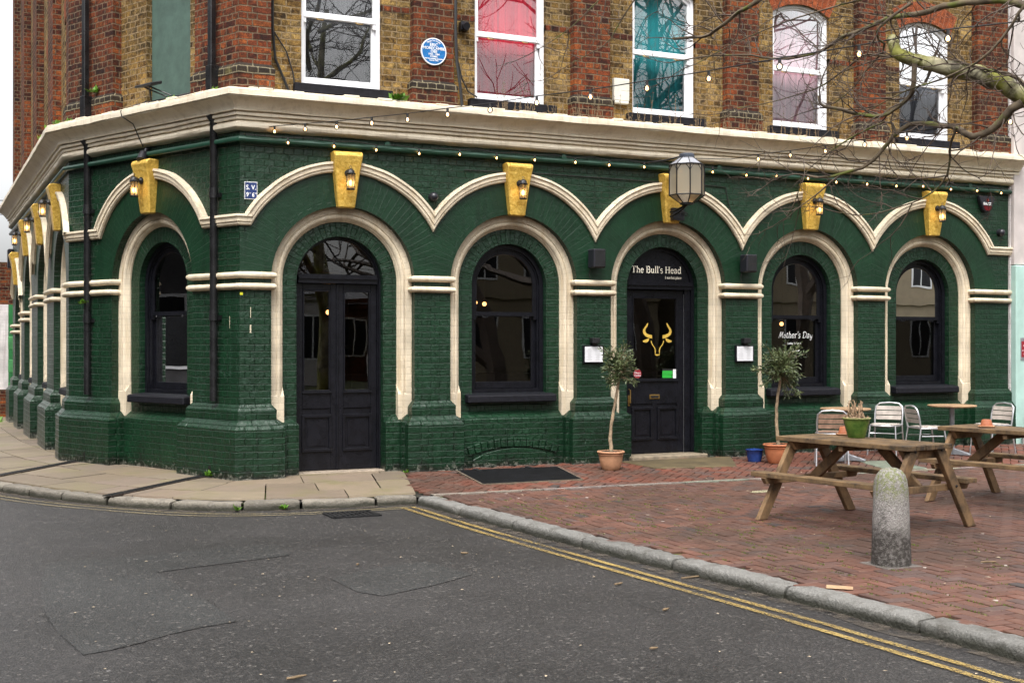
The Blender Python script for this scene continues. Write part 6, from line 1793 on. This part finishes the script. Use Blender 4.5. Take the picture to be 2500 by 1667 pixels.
LIMBS = [
 (.086, .037, [(7.15, -8.8, 1.9), (6.95, -8.55, 2.38), (6.74, -8.37, 2.86), (6.61, -8.25, 3.06), (6.49, -8.14, 3.20), (6.44, -8.05, 3.28), (6.35, -7.95, 3.35), (6.22, -7.83, 3.41), (6.15, -7.74, 3.44), (6.09, -7.64, 3.48), (6.03, -7.56, 3.52), (6.00, -7.48, 3.59), (6.02, -7.43, 3.69)]),
 (.031, .008, [(6.45, -8.16, 3.15), (6.40, -8.09, 3.10), (6.40, -8.01, 3.02), (6.34, -7.90, 2.96), (6.32, -7.82, 2.98), (6.31, -7.74, 3.05), (6.25, -7.63, 3.07), (6.16, -7.51, 3.11), (6.08, -7.40, 3.05), (6.06, -7.31, 2.95), (6.01, -7.21, 2.84), (5.93, -7.10, 2.80), (5.82, -6.97, 2.77), (5.71, -6.84, 2.80)]),
 (.020, .009, [(6.02, -7.65, 3.47), (6.05, -7.61, 3.29), (6.05, -7.54, 3.24), (6.03, -7.47, 3.20), (6.00, -7.40, 3.16), (5.95, -7.31, 3.16), (5.88, -7.22, 3.19), (5.81, -7.12, 3.24), (5.74, -7.03, 3.26), (5.76, -6.98, 3.34)]),
 (.034, .004, [(6.95, -8.75, 3.3), (6.65, -8.61, 3.45), (6.49, -8.42, 3.66), (6.38, -8.24, 3.75), (6.37, -8.11, 3.82), (6.33, -7.97, 3.84), (6.24, -7.81, 3.85), (6.22, -7.67, 3.86), (6.20, -7.54, 3.84), (6.12, -7.38, 3.86), (6.09, -7.24, 3.85), (6.05, -7.10, 3.81), (5.98, -6.94, 3.79), (5.96, -6.81, 3.73), (5.91, -6.67, 3.71), (5.80, -6.49, 3.70), (5.70, -6.32, 3.76), (5.64, -6.17, 3.80), (5.45, -5.96, 3.80), (5.34, -5.78, 3.79)]),
 (.022, .011, [(6.6, -8.3, 5.0), (6.2, -7.7, 4.7), (5.65, -7.03, 4.31), (5.54, -6.89, 4.15), (5.43, -6.73, 4.05), (5.40, -6.62, 4.01), (5.39, -6.52, 4.00), (5.38, -6.41, 3.96), (5.36, -6.31, 3.93), (5.34, -6.20, 3.89), (5.30, -6.08, 3.91), (5.21, -5.94, 3.92)]),
 (.014, .003, [(6.8, -8.75, 4.4), (6.40, -8.61, 3.97), (6.21, -8.39, 3.70), (6.21, -8.27, 3.56), (6.17, -8.12, 3.42), (6.13, -7.98, 3.37), (6.04, -7.81, 3.31), (5.99, -7.67, 3.30), (5.89, -7.49, 3.22), (5.83, -7.34, 3.16)]),
 (.011, .003, [(6.20, -7.85, 3.02), (6.23, -7.75, 2.91), (6.31, -7.68, 2.83), (6.35, -7.59, 2.70), (6.31, -7.46, 2.61), (6.25, -7.32, 2.56), (6.06, -7.12, 2.49), (5.96, -6.96, 2.53)]),
 (.010, .003, [(6.04, -7.55, 3.52), (6.00, -7.38, 3.57), (5.97, -7.21, 3.62), (6.00, -7.08, 3.59), (5.98, -6.91, 3.52), (5.95, -6.75, 3.46), (5.93, -6.59, 3.45), (5.82, -6.38, 3.41), (5.65, -6.15, 3.39)]),
 (.010, .002, [(6.0, -7.4, 5.0), (5.5, -6.6, 4.8), (5.09, -6.00, 4.52), (4.93, -5.81, 4.20), (4.88, -5.68, 4.05), (4.86, -5.56, 3.93), (4.77, -5.40, 3.87), (4.62, -5.22, 3.77)]),
 (.009, .002, [(5.9, -7.2, 5.0), (5.3, -6.4, 4.7), (4.89, -5.90, 4.41), (4.70, -5.68, 4.22), (4.61, -5.49, 4.07), (4.49, -5.30, 3.96), (4.40, -5.17, 3.90)]),
 (.022, .008, [(6.75, -8.4, 2.8), (6.45, -8.38, 2.97), (6.39, -8.27, 3.20), (6.39, -8.16, 3.33), (6.30, -8.00, 3.38), (6.20, -7.85, 3.46)]),
 (.009, .002, [(6.08, -7.40, 3.05), (6.07, -7.37, 3.14), (5.98, -7.25, 3.09), (5.89, -7.12, 3.02), (5.82, -7.01, 2.94), (5.71, -6.87, 2.81), (5.73, -6.80, 2.70), (5.74, -6.72, 2.58), (5.74, -6.63, 2.51)]),
 (.012, .004, [(5.95, -7.7, 3.85), (5.83, -7.56, 3.74), (5.86, -7.44, 3.68), (6.03, -7.39, 3.63), (5.99, -7.24, 3.53), (5.98, -7.10, 3.40), (5.94, -6.95, 3.32)]),
 (.010, .003, [(6.7, -8.5, 4.2), (6.3, -8.0, 4.05), (6.0, -7.5, 3.98), (5.75, -7.0, 3.95), (5.5, -6.5, 3.85), (5.3, -6.1, 3.7)]),
]
random.seed(17)
def bend(P):   # finer, slightly knobbly polyline
    Q = [Vector(p) for p in smoothp3(P)]
    return Q
def smoothp3(P):
    P = [Vector(p) for p in P]; Q = [P[0]]
    for i in range(len(P) - 1): Q += [P[i].lerp(P[i + 1], .3), P[i].lerp(P[i + 1], .7)]
    Q.append(P[-1]); return Q
TW = MB(); LM = MB(); BR = MB()
def twig(p, d, L, r, lev):
    n = 6; Q = [p]; dd = d.copy()
    for i in range(n):
        dd = (dd + Vector((jit(.32), jit(.32), jit(.32) + .02))).normalized(); Q.append(Q[-1] + dd * L / n)
    TW.tube([tuple(q) for q in Q], [r * (1 - .75 * i / n) for i in range(n + 1)], 4 if lev else 5, cap=False)
    if lev < 3:
        for k in range(random.choice((2, 3, 3, 4)) if lev else 5):
            i = random.randint(1, n); t = (Q[i] - Q[i - 1]).normalized(); s_ = Vector((jit(1), jit(1), jit(1)))
            nd = (t * .75 + (s_ - t * s_.dot(t)).normalized() * .8).normalized()
            twig(Q[i], nd, L * rnd(.35, .62), r * .58, lev + 1)
for r0, r1, P in LIMBS:
    Q = bend(P); n = len(Q)
    (LM if r0 > .05 else BR).tube([tuple(q + Vector((jit(r0 * .12), jit(r0 * .12), jit(r0 * .12)))) for q in Q], [(r0 + (r1 - r0) * (i / (n - 1)) ** .8) * (1 + .12 * mnoise.noise(Q[i] * 9)) for i in range(n)], 10 if r0 > .03 else 6)
    i = 2
    while i < n - 1:
        seg = (Q[i + 1] - Q[i])
        t = seg.normalized(); s_ = Vector((jit(1), jit(1), jit(1))); s_ = (s_ - t * s_.dot(t)).normalized()
        rr = r0 + (r1 - r0) * i / n
        if random.random() < (.64 if r0 > .0101 else .18): twig(Q[i], (t * .6 + s_ * .8 + Vector((-.15, .1, 0))).normalized(), rnd(.25, .62), min(.006, rr * .5 + .002), 1)
        i += 1
    twig(Q[-1], (Q[-1] - Q[-2]).normalized(), rnd(.3, .5), .004, 1 if r0 > .0101 else 2)
for k in range(9):
    random.seed(60 + k); a = k * 2.4; p = Vector((6.8 + jit(.1), -8.6 + jit(.1), 4.7 + .35 * k)); d = Vector((cos(a), sin(a), .75)).normalized(); r_ = .075 - .004 * k; Q = [p]
    for s_ in range(8):
        d = (d + Vector((jit(.3), jit(.3), jit(.25) + .03))).normalized(); Q.append(Q[-1] + d * .45)
    if Q[-1].z < 5.2: continue
    LM.tube([tuple(q) for q in Q], [r_ * (1 - .8 * i / 8) for i in range(9)], 7)
    for i in range(1, 9):
        for _ in range(2):
            t = (Q[i] - Q[i - 1]).normalized(); s_ = Vector((jit(1), jit(1), jit(1))); nd = (t * .7 + s_.normalized() * .8).normalized()
            if nd.z < -.2: nd.z = abs(nd.z)
            twig(Q[i], nd, rnd(.7, 1.3), .016 * (1 - i / 14), 0)
LM.tube([(7.15, -8.85, -.1), (7.13, -8.85, .3), (7.12, -8.83, 1.2), (7.15, -8.8, 1.95), (7.05, -8.8, 2.8), (6.95, -8.75, 3.35), (6.85, -8.75, 4.4), (6.6, -8.35, 5.0), (6.9, -8.6, 6.5), (7.1, -8.9, 8.0)], [.24, .19, .165, .15, .13, .12, .10, .09, .07, .04], 14)
build(LM, 'trunk', M['bark'], TREE, smooth=60); build(BR, 'branches', M['branch'], TREE, smooth=60); build(TW, 'twigs', M['twig'], TREE, recalc=False)

# ------------------------------------------------------------------ neighbours
NB = empty('neighbour_building', (18.5, 3, 0), 0, 'pale building right of the pub with mint green shopfront below white brick', 'building')
M['whitebrick'] = painted_brick('white_painted_brick', (.62, .58, .57), (.45, .40, .38), rough=.6, bstr=.5, stain=(.7, .66, .64))
M['mint'] = plain('mint_green_paint', (.36, .52, .47), .5, var=.1, scale=5, bump=.1); M['pinkgrey'] = plain('pale_pinkish_render', (.46, .41, .39), .7, var=.15, scale=4, bump=.2)
m = MB(); m.box(15.03, 24, -.03, 8, -.3, 9.2); build(m, 'wall', M['whitebrick'], NB)
m = MB(); m.box(15.04, 15.33, -.10, -.03, 2.78, 9.0); build(m, 'pilaster', M['pinkgrey'], NB, bevel=.01)
m = MB(); m.box(15.04, 15.36, -.14, -.03, -.2, 2.77); m.box(15.37, 24, -.10, -.03, -.2, 2.6); build(m, 'shopfront', M['mint'], NB, bevel=.012)
m = MB(); m.box(15.37, 24, -.30, -.03, 2.62, 2.74); m.box(15.36, 24, -.26, -.03, 2.60, 2.63); build(m, 'fascia_ledge', M['pinkgrey'], NB, bevel=.01)
for k in range(4):
    m = MB(); m.box(15.8 + k * 2.0, 17.3 + k * 2.0, -.125, -.10, .8, 2.2); build(m, 'window', M['glass_dark'] if 'glass_dark' in M else M['black'], NB, bevel=.01)
m = MB(); m.box(15.14, 15.27, -.152, -.141, 1.38, 1.62); sg = thing(m, 'alarm_sign', M['stred'], 'small red and grey alarm notice on the mint green pilaster', 'sign')
m = MB(); m.box(15.125, 15.285, -.147, -.1405, 1.33, 1.67); o = build(m, 'backing', M['steelgrey'], sg)
for z, s_ in ((1.54, 'Alarm'), (1.47, 'activated'), (1.42, 'area')): text(s_, .032, FW, 15.205, .1535, z, 'chalk', sg)
cable('cable', [FW.p(15.33, .12, 4.6), FW.p(15.42, .1, 4.4), FW.p(15.43, .05, 3.6), FW.p(15.43, .05, 2.75)], .014, 'black cable down the white brick of the neighbouring building')
# far left: yard wall with green boards
YW = empty('yard_wall', (1.2, 17.4, -.1), 0, 'brick yard wall end painted white and green at far left', 'wall')
m = MB(); m.box(1.2, 4.0, 16.2, 16.6, -.3, .55); m.box(1.2, 4.0, 16.2, 16.6, 2.45, 3.4); build(m, 'bare_brick', M['red'], YW)
m = MB(); m.box(1.2, 1.80, 16.2, 16.6, .55, 2.45); build(m, 'white_painted_brick', M['whitebrick'], YW)
M['brightgreen'] = painted_brick('bright_green_paint', (.02, .17, .045), (.05, .22, .07), rough=.5)
m = MB(); m.box(1.803, 4.0, 16.2, 16.6, .55, 2.45); build(m, 'green_painted_brick', M['brightgreen'], YW)
m = MB()
for z in (.0, .55, 1.05, 1.55): m.box(1.74, 2.9, 15.2, 15.26, z - .1, z + .18)
m.box(2.1, 2.18, 15.26, 15.34, -.15, 1.8); thing(m, 'board_fence', plain('green_boards', (.05, .22, .07), .6, var=.3, scale=7), 'gapped green board fence at the far end of the side street', 'fence', bevel=.01)
m = MB(); m.box(-7, 1.9, 44, 50, -.3, 6.9); nb2 = thing(m, 'distant_house', M['whitebrick'], 'distant pale house beyond the side street', 'house')
m = MB(); m.box(-7.3, 2.2, 43.7, 50.3, 6.9, 7.3); build(m, 'eaves', M['white'], nb2)
cable('overhead_wire', [(-14, 24, 5.6), (-3, 24, 5.45), (3.0, 23.8, 5.6)], .012, 'upper overhead wire crossing the sky at far left', 'wire', 4, 'overhead wires'); cable('overhead_wire', [(-14, 24, 5.25), (-3, 24, 5.1), (3.0, 23.8, 5.2)], .012, 'lower overhead wire crossing the sky at far left', 'wire', 4, 'overhead wires')
m = MB(); W = LW; W.box(m, 10.65, 10.9, 0, .12, 3.15, 3.55); thing(m, 'alarm_box', M['plastic'], 'dark alarm box at far end of the side street wall', 'alarm box', bevel=.02)

# ------------------------------------------------------------------ across the square (seen in the window glass)
def house(name, x0, x1, y, h, mat, lab, roofmat, cat='house', nwin=4, storeys=2, rise=2.6, dark=False):
    if dark: mat = darkr
    r = empty(name, ((x0 + x1) / 2, y, 0), 0, lab, cat)
    m = MB(); m.box(x0, x1, y - 8, y, -.2, h); build(m, 'wall', mat, r)
    m = MB(); m.prism([(x0 - .3, y + .3, h), (x0 - .3, y - 8.3, h), (x0 - .3, y - 4, h + rise)], (x1 - x0 + .6, 0, 0)); build(m, 'roof', roofmat, r)
    for s_ in range(storeys):
        for k in range(nwin):
            xc = x0 + (k + .5) * (x1 - x0) / nwin; z0 = 1.0 + s_ * 2.9
            m = MB(); m.box(xc - .55, xc + .55, y - .02, y + .03, z0, z0 + 1.6); f = build(m, 'window', M['white'], r)
            m = MB(); m.box(xc - .48, xc - .03, y + .03, y + .035, z0 + .07, z0 + 1.53); m.box(xc + .03, xc + .48, y + .03, y + .035, z0 + .07, z0 + 1.53); build(m, 'pane', M['black'], f)
    m = MB(); m.box(x0, x1, y, y + .12, 3.2, 3.45); m.box(x0, x1, y, y + .15, h - .2, h); build(m, 'string_course', mat, r)
    return r
darkr = plain('dark_grey_render', (.075, .072, .075), .85, var=.3, scale=1.5); creamr = plain('cream_render', (.26, .21, .14), .8, var=.12, scale=2); slater = plain('slate_roof', (.05, .05, .06), .6, var=.2)
house('cream_house', 17.5, 26, -27, 9.0, creamr, 'cream rendered house across the square, mirrored in the right hand windows', slater)
house('cream_house', 27, 40, -26, 8.8, creamr, 'longer cream house across the square, farther right', slater)
house('cream_house', 40.5, 56, -27, 9.5, creamr, 'tallest cream house across the square, far right', slater)
house('white_cottage', 8.6, 13.9, -30, 3.4, M['whitebrick'], 'white low cottage across the road, mirrored in the double doors', slater, nwin=3, storeys=1, rise=1.3)
house('brick_house', -4, 7.5, -33, 9.5, M['red'], 'red brick house across the road beside the white cottage', slater, nwin=4)
house('brick_house', 14.6, 17.2, -36, 3.2, M['red'], 'small brick house set back between white cottage and cream house', slater, nwin=2, storeys=1, rise=1.2)
house('brick_terrace', -24, -8, -16, 9.5, M['red'], 'brick terrace on the opposite side of the street, left behind the viewer', slater)
ST = empty('street_terrace', (-12, 12, 0), 0, 'dark rendered terrace on the far side of the side street', 'house')
m = MB(); m.box(-16, -8.5, -6, 34, -.2, 9.0); build(m, 'wall', darkr, ST)
m = MB(); m.prism([(-16.3, -6.3, 9.0), (-8.2, -6.3, 9.0), (-12.2, -6.3, 11.4)], (0, 40.6, 0)); build(m, 'roof', slater, ST)
for k in range(9):
    for z0 in (1.0, 4.3):
        m = MB(); m.box(-8.52, -8.46, -4 + k * 4.2, -2.9 + k * 4.2, z0, z0 + 1.7); f = build(m, 'window', M['white'], ST)
        m = MB(); m.box(-8.46, -8.455, -3.93 + k * 4.2, -2.97 + k * 4.2, z0 + .07, z0 + 1.63); build(m, 'pane', M['black'], f)

def baretree(x, y, h, seed, lab, spread=.62):
    random.seed(seed * 3 + 1); r = empty('bare_tree', (x, y, 0), 0, lab, 'tree', 'bare trees across the square'); m = MB()
    def br(p, d, L, rad, lev):
        Q = [p]; dd = d.copy(); n = 4 if lev < 4 else 3
        for i in range(n): dd = (dd + Vector((jit(.22), jit(.22), jit(.15) + .05))).normalized(); Q.append(Q[-1] + dd * L / n)
        m.tube([tuple(q) for q in Q], [rad * (1 - .4 * i / n) for i in range(n + 1)], 6 if lev < 2 else (4 if lev < 4 else 3), cap=False)
        if lev < 6:
            for k in range(3 if lev < 5 else 2):
                s_ = Vector((jit(1), jit(1), jit(1))); s_ = (s_ - dd * s_.dot(dd)).normalized()
                br(Q[-1 if k < 2 else random.randint(1, n)], (dd * .8 + s_ * spread).normalized(), L * rnd(.62, .86), rad * .6, lev + 1)
    br(Vector((x, y, -.1)), Vector((jit(.1), jit(.1), 1)).normalized(), h * .34, h * .022, 0)
    build(m, 'branches', M['twig'], r, recalc=False)
baretree(12.6, -12.6, 13, 2, 'bare tree opposite the red curtained window', .5); baretree(17.0, -13, 13, 5, 'bare tree opposite the teal curtained window', .5); baretree(22.0, -13.5, 12, 6, 'bare tree opposite the pink curtained window', .55)

# lit pendants inside the bar
first = None
for i, (x, y, z) in enumerate([(6.35, 2.2, 2.05), (6.9, 2.6, 1.75), (7.55, 3.2, 2.2), (7.7, 3.2, 2.18), (6.2, 1.6, 1.72), (4.9, 2.0, 2.0), (2.6, 2.9, 2.02), (2.75, 3.0, 2.02), (12.6, 2.4, 1.9)]):
    if first is None:
        o = empty('pendant_lamp'); m = MB(); m.sphere((0, 0, 0), .032, 8); build(m, 'bulb', M['roombulb'], o, local=True, smooth=60)
        m = MB(); m.tube([(0, 0, .03), (0, 0, 1.6)], .006, 4); m.tube([(0, 0, .03), (0, 0, .08)], .02, 8); build(m, 'flex', M['cable'], o, local=True); first = o
    else: o = dup(first)
    o.location = (x, y, z); tag(o, 'small glowing pendant bulb inside the dark bar room', 'pendant lamp', 'pendant bulbs inside the pub')

# ------------------------------------------------------------------ camera, light
cam = bpy.data.cameras.new('camera'); co = bpy.data.objects.new('camera', cam); COL.objects.link(co)
cam.sensor_width = 36; cam.lens = 3066 / 2500 * 36; cam.clip_start = .1; cam.clip_end = 1500
cam.shift_y = 2.5 / 2500
co.location = (0, -14.1, 1.6)
co.rotation_euler = (radians(90), 0, -math.atan(3066 / 6500))
# camera looks along (sin th, cos th): th = atan(f/6500)
sc.camera = co
SUN_EL, SUN_AZ = 58, 212       # azimuth measured clockwise from +y
w = bpy.data.worlds.new('World'); sc.world = w; w.use_nodes = True
nt = w.node_tree; nt.nodes.clear()
sky = nt.nodes.new('ShaderNodeTexSky'); sky.sky_type = 'NISHITA'; sky.sun_disc = False
sky.sun_elevation = radians(SUN_EL); sky.sun_rotation = radians(SUN_AZ); sky.air_density = 1.0; sky.dust_density = 4.0; sky.ozone_density = 1.0
hs = nt.nodes.new('ShaderNodeHueSaturation'); hs.inputs['Saturation'].default_value = .10
bg = nt.nodes.new('ShaderNodeBackground'); bg.inputs['Strength'].default_value = .15
ou = nt.nodes.new('ShaderNodeOutputWorld')
# overcast cloud layer: the zenith is brighter than the horizon
tc = nt.nodes.new('ShaderNodeTexCoord'); sx = nt.nodes.new('ShaderNodeSeparateXYZ'); mr = nt.nodes.new('ShaderNodeMapRange'); vm = nt.nodes.new('ShaderNodeVectorMath'); vm.operation = 'SCALE'
mr.inputs['From Min'].default_value = 0.0; mr.inputs['From Max'].default_value = 1.0; mr.inputs['To Min'].default_value = 1.4; mr.inputs['To Max'].default_value = 3.2
nt.links.new(tc.outputs['Generated'], sx.inputs[0]); nt.links.new(sx.outputs[2], mr.inputs['Value']); nt.links.new(sky.outputs[0], hs.inputs['Color'])
nt.links.new(hs.outputs[0], vm.inputs[0]); nt.links.new(mr.outputs[0], vm.inputs['Scale']); nt.links.new(vm.outputs[0], bg.inputs[0]); nt.links.new(bg.outputs[0], ou.inputs[0])
sl = bpy.data.lights.new('sun', 'SUN'); sl.energy = 1.5; sl.angle = radians(20); sl.color = (1, .96, .9)
so = bpy.data.objects.new('sun', sl); COL.objects.link(so)
az = radians(SUN_AZ); el = radians(SUN_EL)
sd = Vector((sin(az) * cos(el), cos(az) * cos(el), sin(el)))
so.rotation_euler = sd.to_track_quat('Z', 'Y').to_euler(); so.location = sd * 40
sc.view_settings.view_transform = 'Standard'; sc.view_settings.look = 'None'; sc.view_settings.gamma = 1; sc.view_settings.exposure = 0.27
sc.render.engine = 'CYCLES'
try:
    sc.cycles.use_denoising = True; sc.cycles.max_bounces = 8; sc.cycles.transparent_max_bounces = 16; sc.cycles.sample_clamp_indirect = 6; sc.cycles.use_light_tree = True
    sc.cycles.caustics_reflective = False; sc.cycles.caustics_refractive = False
except Exception: pass
